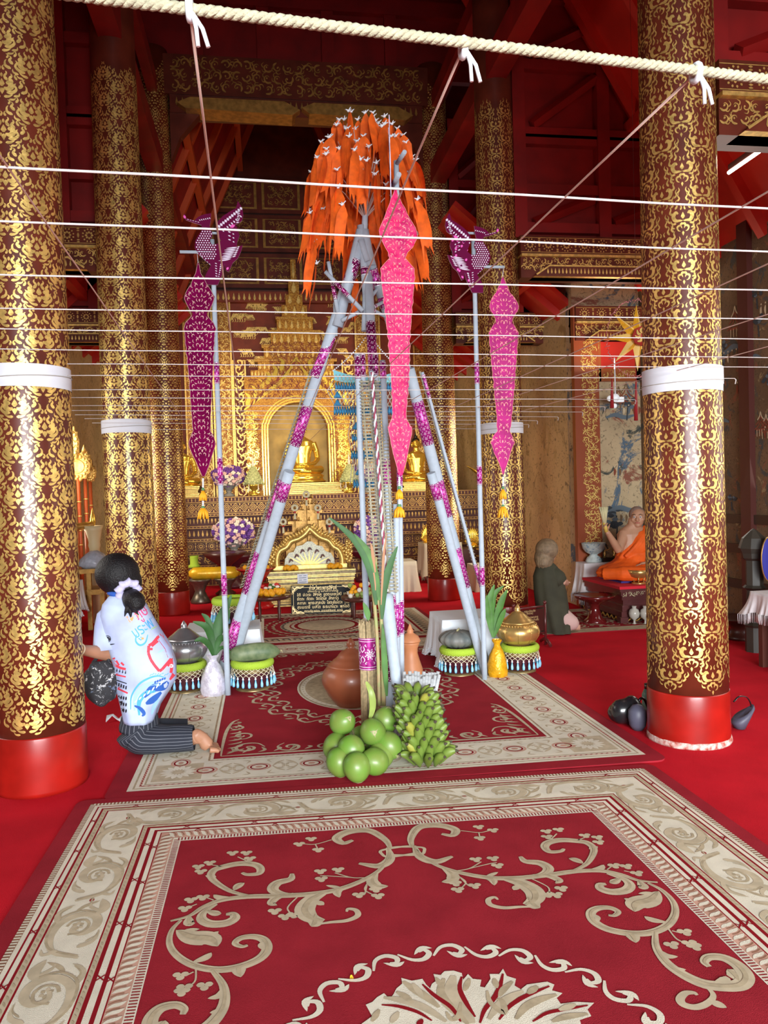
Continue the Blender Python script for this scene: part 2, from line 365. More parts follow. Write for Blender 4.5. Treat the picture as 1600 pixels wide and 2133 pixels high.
_, shD = column('nave_column', XL-.01, 10.3, None, 'D', 6.9, 'far left nave column with gold diamond lattice', rz=.2)
column('nave_column', 2.41, 10.35, shD, 'D', 0, 'far right nave column with gold diamond lattice', rz=-.1)
def paper_band(x, y, z0, z1, label, step=False):
    m = MB(); r = r_col(2.1)+.005; n = 64
    m.lathe([(r, z0), (r+.001, (z0+z1)/2), (r, z1)], n, (x, y, 0)); m.f = m.f[:-2]; m.m = m.m[:-2]; m.s = m.s[:-2]
    if step: m.lathe([(r+.004, z0+.04), (r+.004, z1+.025)], 20, (x, y, 0)); m.f = m.f[:-2]; m.m = m.m[:-2]; m.s = m.s[:-2]
    o = m.build('paper_band', PAPER, label=label, cat='paper band', group='white paper bands tied round the columns')
    q = MB(); pts = [Vector((x+(r+.004)*cos(a), y+(r+.004)*sin(a), (z0+z1)/2+.012*sin(a+1))) for a in [2*pi*k/48 for k in range(49)]]
    q.tube(pts, .0028, 5); q.build('tie_string', mat('grey_string', (.45, .42, .38), .8), o)
paper_band(XL, 4.33, 2.085, 2.2, 'white paper band round the front left column')
paper_band(XL-.01, 7.4, 2.1, 2.22, 'white paper band round the second left column')
paper_band(2.43, 4.2, 2.02, 2.135, 'white paper band with lapped end round the front right column', True)
paper_band(2.45, 7.72, 2.06, 2.17, 'white paper band round the second right column, beside the right banner')

# ---- tie beams over the aisles, truss panels and roofs
def fr(y): return lambda u, v: Vector((u, y-_kz*.00005, v))
def aisle_beam(x0, x1, y, zt, name_label, i, sgn):
    """gilded tie beam between x0 and x1 seen from the front: rosette face, moulded soffit plate with shaped ends"""
    m = MB(); yf = y-.11
    m.span((x0, yf, zt-.19), (x1, y+.11, zt)); rosettes(m, fr(yf-.003), x0, x1, zt-.17, zt-.02, 1)
    m.span((x0, yf-.03, zt-.215), (x1, y+.13, zt-.19), 1)
    m.span((x0+.0, yf+.01, zt-.42), (x1, y+.1, zt-.21))
    scrolls(m, fr(yf+.007), x0, x1, zt-.36, zt-.22, 1, dens=2.6, seed=i)
    a, b = x0+.12, x1-.12                         # pointed gilt plate
    P = [(a, zt-.42), (a+.16, zt-.31), (b-.16, zt-.31), (b, zt-.42)]
    n = len(m.v); ys = (yf-.05, y+.02)
    for yy in ys: m.v.extend(Vector((p[0], yy, p[1])) for p in P)
    m.f += [(n, n+3, n+2, n+1), (n+4, n+5, n+6, n+7), (n, n+1, n+5, n+4), (n+1, n+2, n+6, n+5), (n+2, n+3, n+7, n+6), (n, n+4, n+7, n+3)]; m.m += [0, 0, 2, 2, 2, 2]; m.s += [False]*6
    stroke(m, [(a+.02, zt-.405), (a+.16, zt-.315), (b-.16, zt-.315), (b-.02, zt-.405)], .016, fr(yf-.053), 2, 'line', 1)
    petals(m, fr(yf-.053), a+.12, b-.12, zt-.4, zt-.335, 2)
    m.build('trim_%d' % i, [LACQ, GOLD, GOLD], kind='structure')
k = 10
for (y, z) in ((4.2, 3.9), (7.62, 4.04), (10.3, 3.9)):
    xe, xw = (WR, WL) if y < YS else (SR, SL)
    aisle_beam(2.43+.2, xe, y, z, '', k, 1); aisle_beam(xw, XL-.2, y, z, '', k+1, -1); k += 2
aisle_beam(SR, WR, YS-.02, 3.72, '', k, 1); aisle_beam(WL, SL, YS-.02, 3.72, '', k+1, -1)
def truss(x0, x1, y, z0, z1, i):
    m = MB(); m.span((x0, y+.05, z0), (x1, y+.1, z1))
    w = x1-x0; H = z1-z0
    for z in (z0+.06, z0+.45, z0+.95, z0+1.02, z0+1.7, z0+2.4): m.span((x0, y-.03, z), (x1, y+.05, z+.1))
    for f in (.0, .42, .8): m.span((x0+w*f, y-.05, z0), (x0+w*f+.13, y+.05, z1))
    for (a, b, c, d) in ((.1, .16, .4, .42), (.5, .18, .78, .42), (.1, 1.15, .42, 1.65), (.5, 1.65, .8, 1.15), (.1, 1.85, .8, 2.6)):
        p, q = Vector((x0+w*a, y-.01, z0+b)), Vector((x0+w*c, y-.01, z0+d)); m.tube([p, q], .055, 4, smooth=False)
    m.build('trim_%d' % i, REDW, kind='structure')
k = 30
for y, z in ((4.2, 3.84), (7.62, 4.04)):
    truss(2.6, WR, y, z, 7.4, k); truss(WL, XL-.17, y, z, 7.4, k+1); k += 2
truss(2.6, SR, 10.3, 3.9, 6.5, k); truss(SL, XL-.17, 10.3, 3.9, 6.5, k+1); k += 2
# red nave beam pieces running with the nave above the columns
m = MB()
for x in (XL, 2.43):
    m.span((x-.1, -2.5, 5.6), (x+.1, YB, 5.85)); m.span((x-.06, -2.5, 6.6), (x+.06, YB, 6.8))
m.build('trim_40', REDW, kind='structure')
# rear tie beam between the far columns with its long pointed plate
m = MB(); yf = 10.18
m.span((XL, yf, 6.62), (2.43, 10.5, 7.12)); m.span((XL+.2, yf+.02, 6.4), (2.25, 10.45, 6.62))
scrolls(m, fr(yf-.003), XL+.2, 2.25, 6.66, 7.08, 1, dens=1.3, seed=3); petals(m, fr(yf+.017), XL+.25, 2.2, 6.48, 6.6, 1)
for (a, b) in ((XL+.3, .62), (.64, 2.1)):
    P = [(a, 6.47), (a+.16, 6.54), (b-.2, 6.54), (b, 6.44), (b-.1, 6.37), (a+.1, 6.4)]; n = len(m.v)
    for yy in (yf-.1, yf+.2): m.v.extend(Vector((p[0], yy, p[1])) for p in P)
    m.f += [tuple(n+i for i in reversed(range(6)))]+[(n+i, n+(i+1) % 6, n+6+(i+1) % 6, n+6+i) for i in range(6)]; m.m += [1]*7; m.s += [False]*7
for sx, x in ((1, XL+.19), (-1, 2.25)):           # corner brackets
    P = [(x, 6.45), (x+sx*.42, 6.45), (x+sx*.12, 6.1), (x, 5.8)]; n = len(m.v)
    for yy in (yf+.05, yf+.2): m.v.extend(Vector((p[0], yy, p[1])) for p in P)
    m.f += [(n, n+1, n+2, n+3), (n+4, n+7, n+6, n+5)]+[(n+i, n+(i+1) % 4, n+4+(i+1) % 4, n+4+i) for i in range(4)]; m.m += [0]*6; m.s += [False]*6
m.build('trim_41', [LACQ, GOLD_DK, GOLD_DK], kind='structure')
m = MB(); m.span((SL, 10.45, 7.1), (SR, 10.55, 10.2))       # boards above the tie beam
for x in (-.75, 0.1, .95, 1.8): m.span((x, 10.38, 7.12), (x+.16, 10.46, 10))
m.span((SL, 10.36, 7.9), (SR, 10.46, 8.1))
m.build('trim_42', REDW, kind='structure')
# roofs: aisle slopes and the nave gable, planked and with rafters
def slope(name, a, b, y0, y1, mt, planks=0, rm=None):
    m = MB(); A_, B_ = Vector((a[0], 0, a[1])), Vector((b[0], 0, b[1])); n = Vector((-(b[1]-a[1]), 0, b[0]-a[0])).normalized()
    if n.z < 0: n = -n
    vs = [A_+Vector((0, y0, 0)), B_+Vector((0, y0, 0)), B_+Vector((0, y1, 0)), A_+Vector((0, y1, 0))]
    vs += [v+n*.06 for v in vs]
    m.add(vs, [(0, 1, 2, 3), (4, 7, 6, 5), (0, 4, 5, 1), (1, 5, 6, 2), (2, 6, 7, 3), (3, 7, 4, 0)])
    o = m.build(name, mt, kind='structure')
    if planks:
        r = MB()
        for i in range(planks):
            y = y0+(i+.5)*(y1-y0)/planks
            P = [A_+Vector((0, y, 0)), B_+Vector((0, y, 0))]
            vs = [P[0]+Vector((0, -.05, 0)), P[0]+Vector((0, .05, 0)), P[1]+Vector((0, .05, 0)), P[1]+Vector((0, -.05, 0))]; vs += [v-n*.09 for v in vs]
            r.add(vs, [(0, 1, 2, 3), (4, 7, 6, 5), (0, 4, 5, 1), (1, 5, 6, 2), (2, 6, 7, 3), (3, 7, 4, 0)])
        for f in (.25, .6):
            p = A_.lerp(B_, f); r.span((p.x-.05, y0, p.z-.2), (p.x+.05, y1, p.z-.09))
        r.build('rafters', rm or mt, o)
slope('ceiling_aisle_right', (2.5, 7.6), (WR+.05, 3.85), -2.5, YS+.1, REDB, 16)
slope('ceiling_aisle_left', (XL-.1, 7.6), (WL-.05, 3.85), -2.5, YS+.1, REDB, 16)
slope('ceiling_sanctuary_right', (2.4, 5.0), (SR+.1, 3.7), YS+.1, YB, REDB, 9)
slope('ceiling_sanctuary_left', (XL-.1, 5.0), (SL-.1, 3.7), YS+.1, YB, REDB, 9)
slope('ceiling_nave_right', (XC, 10.3), (WR, 6.6), -2.5, YB, REDW, 12)
slope('ceiling_nave_left', (XC, 10.3), (WL, 6.6), -2.5, YB, REDW, 12)
slope('ceiling_chancel_right', (1.0, 9.0), (2.75, 4.9), 10.6, YB, REDW, 4, mat('orange_rafter', (.55, .07, .01), .5))
slope('ceiling_chancel_left', (.2, 9.0), (-1.6, 4.9), 10.6, YB, REDW, 4, _mc['orange_rafter'])
# ================================================================ RUGS
RF = mat('rug_red_pile', (.34, .02, .032), .95, 0, .18, 5, bump=.4, bscale=420, spec=.08, detail=6)
RD = mat('rug_dark_red', (.25, .008, .014), .95, spec=.08)
RC = mat('rug_cream', (.78, .73, .59), .95, 0, .12, 9, bump=.3, bscale=420, spec=.08)
RT = mat('rug_tan', (.5, .41, .27), .95, 0, .25, 30, spec=.08)
RT2 = mat('rug_pale_tan', (.58, .49, .34), .95, 0, .2, 20, spec=.08)
RB = mat('rug_brown', (.3, .15, .09), .95, spec=.08)
RP = mat('rug_pink_beige', (.62, .36, .27), .95, 0, .2, 12, spec=.08)
RK = mat('rug_dark_ink', (.09, .07, .07), .95, spec=.08)
RUGM = [RF, RD, RC, RT, RT2, RB, RP, RK]
def rug_frame(o, eu, ev, z):
    return lambda u, v: Vector((o[0]+eu[0]*u+ev[0]*v, o[1]+eu[1]*u+ev[1]*v, z+_kz*.00002))
def rug_slab(m, fr0, u0, u1, v0, v1, z, rc=.05):
    P = []
    for (cu, cv, a0) in ((u1-rc, v0+rc, -90), (u1-rc, v1-rc, 0), (u0+rc, v1-rc, 90), (u0+rc, v0+rc, 180)):
        for k in range(5): a = radians(a0+k*22.5); P.append((cu+cos(a)*rc, cv+sin(a)*rc))
    n = len(P); top = [fr0(*p) for p in P]; bot = [Vector((q.x, q.y, .0005)) for q in top]; b = len(m.v)
    m.v += top+bot; m.f += [tuple(b+i for i in range(n)), tuple(b+n+i for i in reversed(range(n)))]+[(b+i, b+n+i, b+n+(i+1) % n, b+(i+1) % n) for i in range(n)]
    m.m += [0, 0]+[0]*n; m.s += [False]*(n+2)
def ring(m, fr0, W_, H_, a, b, mi, dz=0):
    """rectangular band between insets a and b of a W_ x H_ rug"""
    f = fr0; o = [(a, a), (W_-a, a), (W_-a, H_-a), (a, H_-a)]; i = [(b, b), (W_-b, b), (W_-b, H_-b), (b, H_-b)]; n = len(m.v)
    for p in o+i: q = f(*p); m.v.append(Vector((q.x, q.y, q.z+dz)))
    for k in range(4): m.f.append((n+k, n+(k+1) % 4, n+4+(k+1) % 4, n+4+k)); m.m.append(mi); m.s.append(False)
def along(W_, H_, inset, step):
    """stations round a rectangle: (u, v, direction du,dv)"""
    out = []
    for (a, b) in (((inset, inset), (W_-inset, inset)), ((W_-inset, inset), (W_-inset, H_-inset)), ((W_-inset, H_-inset), (inset, H_-inset)), ((inset, H_-inset), (inset, inset))):
        L = hypot(b[0]-a[0], b[1]-a[1]); n = max(1, int(L/step)); d = ((b[0]-a[0])/L, (b[1]-a[1])/L)
        for i in range(n): out.append((a[0]+d[0]*L*(i+.5)/n, a[1]+d[1]*L*(i+.5)/n, d[0], d[1], L/n))
    return out
class Local:
    def __init__(s, fr0, u, v, du, dv): s.a = (fr0, u, v, du, dv)
    def __call__(s, x, y): f, u, v, du, dv = s.a; return f(u+x*du-y*dv, v+x*dv+y*du)
def clover(m, fn, u, v, r, mi):
    for k in range(3):
        a = pi/2+k*2*pi/3; cx, cy = u+cos(a)*r*.55, v+sin(a)*r*.45; stroke(m, [(cx-r*.5, cy), (cx+r*.5, cy)], r*.95, fn, mi, 'blob', 6)

# ---- the near rug: u from its far left cream corner to the right, v towards the camera
O1 = (-.888, 3.931); eu = Vector((2.806, -.166)).normalized(); ev = Vector((-.007, -1)).normalized(); W1 = 2.811; H1 = 4.1
Z1 = .011
f1 = rug_frame(O1, eu, ev, Z1)
up1 = lambda dz: rug_frame(O1, eu, ev, Z1+dz)
m = MB(); rug_slab(m, f1, -.075, W1+.075, -.06, H1+.06, Z1)
B = .485
bands = [(0, .05, 5), (.05, .085, 2), (.085, .1, 1), (.1, .135, 2), (.135, .155, 1), (.155, .2, 4), (.2, .215, 1), (.215, .61, 2), (.61, .622, 1), (.622, .66, 4), (.66, .69, 1), (.69, .735, 2), (.735, .765, 1), (.765, .8, 2), (.8, .81, 1), (.81, .93, 6), (.93, 1.0, 2)]
for a, b, c in bands: ring(m, f1, W1, H1, a*B, b*B, c, .0012)
g = up1(.002)
for (u, v, du, dv, L) in along(W1, H1, .025*B, .017): stroke(m, [(u-dv*.011, v+du*.011), (u+dv*.011, v-du*.011)], .008, g, 2, 'line', 1)
for (u, v, du, dv, L) in along(W1, H1, .178*B, .03): stroke(m, [(u-du*.012-dv*.006, v-dv*.012+du*.006), (u+du*.012+dv*.006, v+dv*.012-du*.006)], .008, g, 3, 'leaf', 3)
for (u, v, du, dv, L) in along(W1, H1, .641*B, .026): stroke(m, [(u-du*.01-dv*.005, v-dv*.01+du*.005), (u+du*.01+dv*.005, v+dv*.01-du*.005)], .007, g, 3, 'leaf', 3)
for (u, v, du, dv, L) in along(W1, H1, .87*B, .034): 
    l = Local(g, u, v, du, dv); stroke(m, [(-.014, -.026), (-.002, -.01), (.004, .01), (.016, .026)], .017, l, 2, 'leaf', 4); stroke(m, [(.004, -.026), (.016, -.008), (.02, .012)], .004, l, 5, 'line', 2)
for (u, v, du, dv, L) in along(W1, H1, .965*B, .014): stroke(m, [(u-dv*.013, v+du*.013), (u+dv*.013, v-du*.013)], .005, g, 1, 'line', 1)
for ins in (.117*B, .712*B, .782*B):
    for (u, v, du, dv, L) in along(W1, H1, ins, .3):
        for s in (-1, 1): stroke(m, [(u-du*.014-s*dv*.012, v-dv*.014+s*du*.012), (u+du*.014+s*dv*.012, v+dv*.014-s*du*.012)], .005, g, 1, 'line', 1)
# foliage scrolls of the cream border
hb = .19*B*2
for j, (u, v, du, dv, L) in enumerate(along(W1, H1, .412*B, .36)):
    s = 1 if j % 2 else -1; l = Local(g, u, v, du, dv*1.0)
    def q(P, w, mi=4, pf='vine', n=4): stroke(m, [(x*L/.36, y*s) for x, y in P], w, l, mi, pf, n)
    q([(-.18, .05), (-.14, -.04), (-.05, -.075), (.04, -.06), (.085, .0), (.06, .055), (.0, .065), (-.04, .03), (-.02, -.01), (.02, -.005)], .034)
    q([(-.17, .045), (-.12, -.055), (-.04, -.088), (.06, -.075), (.11, -.01), (.085, .055)], .01, 3, 'line')
    q([(-.04, -.02), (-.03, .025), (.01, .04), (.045, .02), (.04, -.02), (.01, -.035)], .011, 3, 'line')
    q([(.07, .05), (.12, .07), (.18, .05)], .04, 4, 'leaf'); q([(.1, -.03), (.14, .0), (.17, .045)], .018, 3, 'leaf')
    for a in range(6): q([(.01+cos(a*1.05)*.006, .002+sin(a*1.05)*.006), (.01+cos(a*1.05)*.028, .002+sin(a*1.05)*.022)], .016, 3 if a % 2 else 4, 'leaf', 3)
    q([(-.12, .03), (-.09, .075), (-.03, .085)], .026, 4, 'comma'); q([(-.09, .05), (-.06, .078), (-.02, .082)], .008, 3, 'comma'); q([(.1, .05), (.13, .02), (.16, .015)], .02, 4, 'comma')
    q([(-.13, -.03), (-.15, -.07), (-.12, -.085)], .022, 4, 'comma'); q([(.04, -.075), (.09, -.088), (.13, -.07), (.15, -.04)], .022, 4, 'comma'); q([(.06, -.07), (.1, -.078), (.14, -.05)], .007, 3, 'line')
    if j % 2: q([(.165, .012), (.19, .012)], .018, 0, 'blob'); q([(.15, .012), (.2, .014)], .008, 3, 'leaf')
# field vines, drawn on the right half of the photograph and mirrored
org = Vector((O1[0], O1[1])); det = eu.x*ev.y-eu.y*ev.x
def loc1(cx, cy):
    p = F(800+cx/2, 1550+cy/2, Z1); d = Vector((p.x, p.y))-org
    return ((d.x*ev.y-d.y*ev.x)/det, (eu.x*d.y-eu.y*d.x)/det)
cax = W1/2+.008
V = [([(118, 432), (112, 395), (140, 352), (190, 340), (250, 343), (297, 360), (285, 382), (240, 376)], .05, 'vine'), ([(125, 425), (150, 470), (215, 492), (285, 470)], .045, 'vine'), ([(130, 440), (190, 490), (260, 522), (350, 545), (450, 560), (560, 560), (680, 548), (800, 532), (900, 530), (985, 545), (1060, 570), (1140, 578)], .032, 'vine'),
     ([(235, 510), (285, 545), (280, 570), (240, 577)], .05, 'leaf'), ([(400, 550), (450, 565), (460, 590)], .035, 'leaf'), ([(420, 556), (450, 545), (475, 535)], .02, 'leaf'), ([(580, 560), (660, 545), (685, 520), (650, 497), (590, 490), (568, 470)], .045, 'vine'), ([(620, 545), (690, 552), (730, 570), (715, 582)], .035, 'leaf'),
     ([(500, 562), (570, 580), (625, 615), (628, 650), (590, 672)], .075, 'vine'), ([(640, 680), (570, 680), (500, 684), (445, 672), (435, 650), (460, 640), (475, 650)], .022, 'vine'), ([(560, 590), (540, 610)], .03, 'leaf'), ([(600, 640), (625, 672), (650, 685)], .05, 'leaf'),
     ([(780, 535), (845, 500), (875, 445), (850, 415), (800, 405), (735, 402), (685, 412), (670, 430), (690, 450), (735, 448), (750, 438)], .04, 'vine'), ([(830, 500), (800, 485), (770, 478)], .035, 'leaf'), ([(855, 440), (890, 428)], .03, 'leaf'), ([(850, 530), (900, 520), (915, 505)], .03, 'leaf'),
     ([(930, 540), (1000, 565), (1025, 590), (1005, 612), (950, 618), (905, 605), (900, 588), (925, 585)], .045, 'vine'), ([(985, 560), (960, 575), (940, 580)], .035, 'leaf'), ([(1060, 570), (1080, 595), (1060, 600)], .04, 'leaf'),
     ([(1100, 580), (1160, 612), (1205, 660), (1212, 710), (1180, 757), (1110, 787), (1020, 790), (930, 772), (875, 740), (862, 705), (890, 686), (940, 684), (975, 700), (960, 716), (935, 715)], .036, 'vine'),
     ([(1145, 615), (1110, 650), (1050, 668), (1045, 700)], .085, 'leaf'), ([(1090, 650), (1040, 655), (1000, 645)], .03, 'leaf'), ([(1120, 620), (1060, 625)], .02, 'leaf'), ([(1180, 745), (1120, 735), (1085, 720)], .03, 'leaf'), ([(1010, 785), (1035, 800), (1050, 830)], .045, 'leaf'), ([(860, 710), (890, 725), (880, 750)], .02, 'leaf'),
     ([(1130, 785), (1135, 850), (1180, 915), (1250, 965), (1335, 1002), (1420, 1012), (1485, 1005), (1508, 970), (1475, 925), (1415, 893), (1355, 890), (1335, 910), (1355, 930)], .05, 'vine'), ([(1145, 860), (1180, 885), (1225, 888)], .025, 'leaf'), ([(1180, 915), (1220, 940), (1258, 942)], .025, 'leaf'), ([(1375, 1000), (1420, 985), (1425, 970)], .03, 'leaf'), ([(1480, 990), (1460, 960), (1430, 940)], .05, 'leaf'),
     ([(1330, 1000), (1372, 1045), (1350, 1080), (1300, 1098), (1250, 1088), (1234, 1065), (1255, 1040), (1290, 1038), (1305, 1048)], .026, 'vine'), ([(1355, 1070), (1390, 1085), (1428, 1100)], .03, 'leaf'),
     ([(300, 530), (355, 520), (405, 492)], .006, 'line'), ([(355, 520), (440, 500), (470, 495)], .006, 'line'), ([(300, 545), (340, 575), (325, 600)], .006, 'line'), ([(320, 560), (350, 590)], .006, 'line'), ([(610, 560), (680, 595), (690, 620)], .006, 'line'), ([(320, 362), (395, 370), (440, 362)], .006, 'line'), ([(395, 370), (400, 392)], .006, 'line'),
     ([(1180, 765), (1215, 810), (1250, 830)], .006, 'line'), ([(1200, 780), (1240, 790)], .006, 'line'), ([(690, 405), (720, 375)], .006, 'line'), ([(800, 405), (840, 390)], .006, 'line'), ([(930, 525), (950, 510)], .006, 'line'), ([(1000, 530), (1040, 538)], .006, 'line'),
     ([(100, 465), (30, 462), (20, 445), (40, 432), (95, 430), (160, 433), (168, 447), (155, 462), (100, 465)], .014, 'line')]
CL = [(395, 347), (455, 360), (400, 393), (383, 482), (455, 478), (474, 508), (298, 582), (378, 592), (308, 608), (740, 603), (680, 628), (718, 630), (677, 365), (728, 358), (680, 388), (838, 382), (890, 390), (895, 410), (960, 508), (1010, 511), (1055, 540), (1255, 785), (1200, 838), (1275, 832), (1295, 845)]
gg = up1(.0016)
for P, w, pf in V:
    Q = [loc1(*p) for p in P]
    for s in (1, -1): stroke(m, [(cax+s*(u-cax), v) for u, v in Q], w, gg, 4, pf, 5)
    if w > .03 and len(P) > 2:
        g3 = up1(.0026)
        for s in (1, -1): stroke(m, [(cax+s*(u-cax), v) for u, v in Q], w*.3, g3, 3, pf, 5)
for p in CL:
    u, v = loc1(*p)
    for s in (1, -1): clover(m, gg, cax+s*(u-cax), v, .026, 4)
# medallion ring of linked scrolls and the acanthus rosette
from mathutils.geometry import tessellate_polygon
cu, cv = cax, 2.64; R0 = 1.04
tops = [loc1(300, 862), loc1(760, 930), loc1(1120, 1145)]
# circle through three measured points of the ring (symmetry gives the centre line)
(x1, y1), (x2, y2) = tops[0], tops[2]
cv = ((x2-cu)**2+y2**2-(x1-cu)**2-y1**2)/(2*(y2-y1)); R0 = hypot(x1-cu, y1-cv)
NR = int(2*pi*R0/.105)
for i in range(NR):
    a = 2*pi*i/NR; da = 2*pi/NR; s = 1 if i % 2 else -1
    def pr(t, r): return (cu+(R0+r)*cos(a+t*da), cv+(R0+r)*sin(a+t*da))
    stroke(m, [pr(0, -.02*s), pr(.3, .022*s), pr(.65, .03*s), pr(.9, .005*s), pr(.8, -.018*s), pr(.62, -.01*s)], .02, gg, 2, 'vine', 4)
    stroke(m, [pr(.45, .0), pr(.75, -.03*s), pr(1.05, -.022*s)], .018, gg, 2, 'leaf', 4)
def acanthus(a, r0, r1, wd, mi, mv):
    g3 = up1(.0022); P = []; n = 7
    out = [(0, .3)]
    for k in range(n):
        t = k/(n-1); out += [(t, .42+.58*sin(pi*(.15+.75*t))), (min(1, t+.06), (.42+.58*sin(pi*(.15+.75*t)))*.72)]
    L = [(r0+(r1-r0)*t, -wd*w*(1-t**4*.8)) for t, w in out]; Rr = [(r0+(r1-r0)*t, wd*w*(1-t**4*.8)) for t, w in out]
    base = len(m.v); C = []
    for (r, w), (r_, w_) in zip(L, Rr):
        for ww in (w, 0, w_):
            u = cu+cos(a)*(r+abs(ww)*.45)-sin(a)*ww; v = cv+sin(a)*(r+abs(ww)*.45)+cos(a)*ww; m.v.append(gg(u, v))
    for k in range(len(L)-1):
        for c in (0, 1): m.f.append((base+3*k+c, base+3*k+c+1, base+3*k+4+c, base+3*k+3+c)); m.m.append(mi); m.s.append(False)
    tip = len(m.v); m.v.append(gg(cu+cos(a)*(r1+wd*.55), cv+sin(a)*(r1+wd*.55))); k = len(L)-1; m.f += [(base+3*k, base+3*k+1, tip), (base+3*k+1, base+3*k+2, tip)]; m.m += [mi]*2; m.s += [False]*2
    X = lambda r, w: (cu+cos(a)*r-sin(a)*w, cv+sin(a)*r+cos(a)*w)
    stroke(m, [X(r0, 0), X(r1, 0)], .012, g3, 3, 'spade', 3)
    for t in (.2, .4, .6, .8):
        for s in (-1, 1): stroke(m, [X(r0+(r1-r0)*t*.8, 0), X(r0+(r1-r0)*(t*.8+.12), s*wd*.4), X(r0+(r1-r0)*(t*.8+.3), s*wd*.75)], .014, g3, 3, 'spade', 3)
SIL_ = [(762, 2094), (776, 2088), (786, 2078), (800, 2070), (812, 2082), (820, 2072), (826, 2060), (838, 2050), (836, 2038), (858, 2044), (880, 2040), (888, 2052), (896, 2060), (900, 2050), (908, 2045), (903, 2030), (918, 2032), (926, 2024), (945, 2023), (962, 2028), (965, 2042), (975, 2030), (985, 2040), (1003, 2042), (1000, 2056), (1010, 2058), (1022, 2040), (1020, 2030), (1040, 2030), (1048, 2019), (1056, 2034), (1075, 2040), (1072, 2054), (1085, 2062), (1098, 2052), (1110, 2050), (1140, 2046), (1155, 2052), (1150, 2064), (1172, 2070), (1160, 2080), (1168, 2092), (1200, 2088), (1238, 2090), (1224, 2104), (1232, 2118), (1208, 2126), (1215, 2150), (1180, 2200), (1100, 2260), (960, 2280), (860, 2240), (790, 2180), (745, 2140), (775, 2118)]
L_ = [Vector((*(lambda p: ((Vector((p.x, p.y))-org)))(F(x, y, Z1)),)) for x, y in SIL_]
L_ = [((d.x*ev.y-d.y*ev.x)/det, (eu.x*d.y-eu.y*d.x)/det) for d in L_]; b0 = len(m.v); m.v += [up1(.0018)(*p) for p in L_]
for tr in tessellate_polygon([[Vector((p[0], p[1], 0)) for p in L_]]): m.f.append(tuple(b0+i for i in tr)); m.m.append(2); m.s.append(False)
def px1(P, w, mi, pf='vine', dz=.0026):
    Q = []
    for x, y in P: d = Vector(F(x, y, Z1)[:2])-org; Q.append(((d.x*ev.y-d.y*ev.x)/det, (eu.x*d.y-eu.y*d.x)/det))
    stroke(m, Q, w, up1(dz), mi, pf, 4)
for P, w, mi in (([(945, 2034), (940, 2060), (950, 2085), (970, 2110), (985, 2133)], .05, 4), ([(925, 2040), (918, 2065), (930, 2090), (955, 2115), (975, 2135)], .03, 3), ([(962, 2036), (958, 2062), (972, 2092), (990, 2120)], .016, 1), ([(908, 2038), (925, 2062)], .02, 3), ([(978, 2040), (968, 2066)], .02, 3), ([(880, 2052), (905, 2075), (940, 2100), (960, 2130)], .016, 1), ([(840, 2046), (862, 2062), (890, 2080), (915, 2100)], .03, 3), ([(800, 2080), (830, 2084), (870, 2095), (900, 2110), (930, 2130)], .03, 4), ([(795, 2095), (830, 2098), (870, 2110), (900, 2128)], .014, 1), ([(826, 2068), (845, 2078), (860, 2092)], .024, 3), ([(860, 2050), (872, 2066), (880, 2080)], .02, 4),
                 ([(1048, 2030), (1042, 2055), (1030, 2080), (1010, 2105), (1000, 2133)], .016, 1), ([(1030, 2040), (1035, 2060)], .02, 3), ([(1068, 2046), (1050, 2062), (1040, 2078)], .022, 3), ([(1090, 2066), (1066, 2078), (1040, 2096), (1018, 2125)], .03, 4), ([(1145, 2056), (1115, 2068), (1085, 2082), (1060, 2100), (1040, 2126)], .016, 1), ([(1120, 2056), (1100, 2072)], .024, 3), ([(1160, 2074), (1125, 2084), (1095, 2100), (1075, 2125)], .028, 3), ([(1225, 2096), (1180, 2104), (1140, 2112), (1110, 2130)], .014, 1), ([(1200, 2094), (1165, 2106)], .024, 4), ([(1225, 2114), (1180, 2120), (1150, 2130)], .024, 3), ([(1015, 2066), (1022, 2090), (1050, 2112), (1046, 2086), (1034, 2084)], .02, 3), ([(960, 2090), (955, 2118), (940, 2125), (930, 2110)], .018, 3), ([(790, 2105), (775, 2130)], .02, 3), ([(830, 2110), (815, 2133)], .022, 4), ([(880, 2125), (870, 2140)], .018, 1)):
    px1(P, w, mi)
m.build('near_rug', RUGM, label='large red and cream rug with vine scrolls, nearest the camera', cat='rug')
m = MB(); p = F(733, 2037, .014); stroke(m, [(p.x-.006, p.y-.01), (p.x, p.y), (p.x+.002, p.y+.012)], .011, lambda u, v: Vector((u, v, .015+.004*sin(u*300))), 0, 'leaf', 3)
m.build('fallen_petal', mat('yellow_petal', (.9, .55, .02), .5), label='tiny yellow petal fallen on the near rug', cat='petal')

# ---- the middle rug
O2 = (-.744, 7.74); eu2 = Vector((2.779, -.10)).normalized(); ev2 = Vector((-.0, -1)); W2 = 2.78; H2 = 3.68
f2 = rug_frame(O2, eu2, ev2, .009); f2u = lambda dz: rug_frame(O2, eu2, ev2, .009+dz)
m = MB(); rug_slab(m, f2, -.1, W2+.085, -.09, H2+.1, .009, .07)
B = .41
for a, b, c in [(0, .06, 2), (.06, .085, 3), (.085, .13, 2), (.13, .16, 6), (.16, .185, 2), (.185, .21, 3), (.21, .93, 2), (.93, .96, 3), (.96, 1, 2)]: ring(m, f2, W2, H2, a*B, b*B, c, .0012)
g = f2u(.002)
for ins in (.145*B, .945*B):
    for (u, v, du, dv, L) in along(W2, H2, ins, .03): stroke(m, [(u-du*.01-dv*.005, v-dv*.01+du*.005), (u+du*.01+dv*.005, v+dv*.01-du*.005)], .008, g, 1 if ins < .1 else 5, 'leaf', 3)
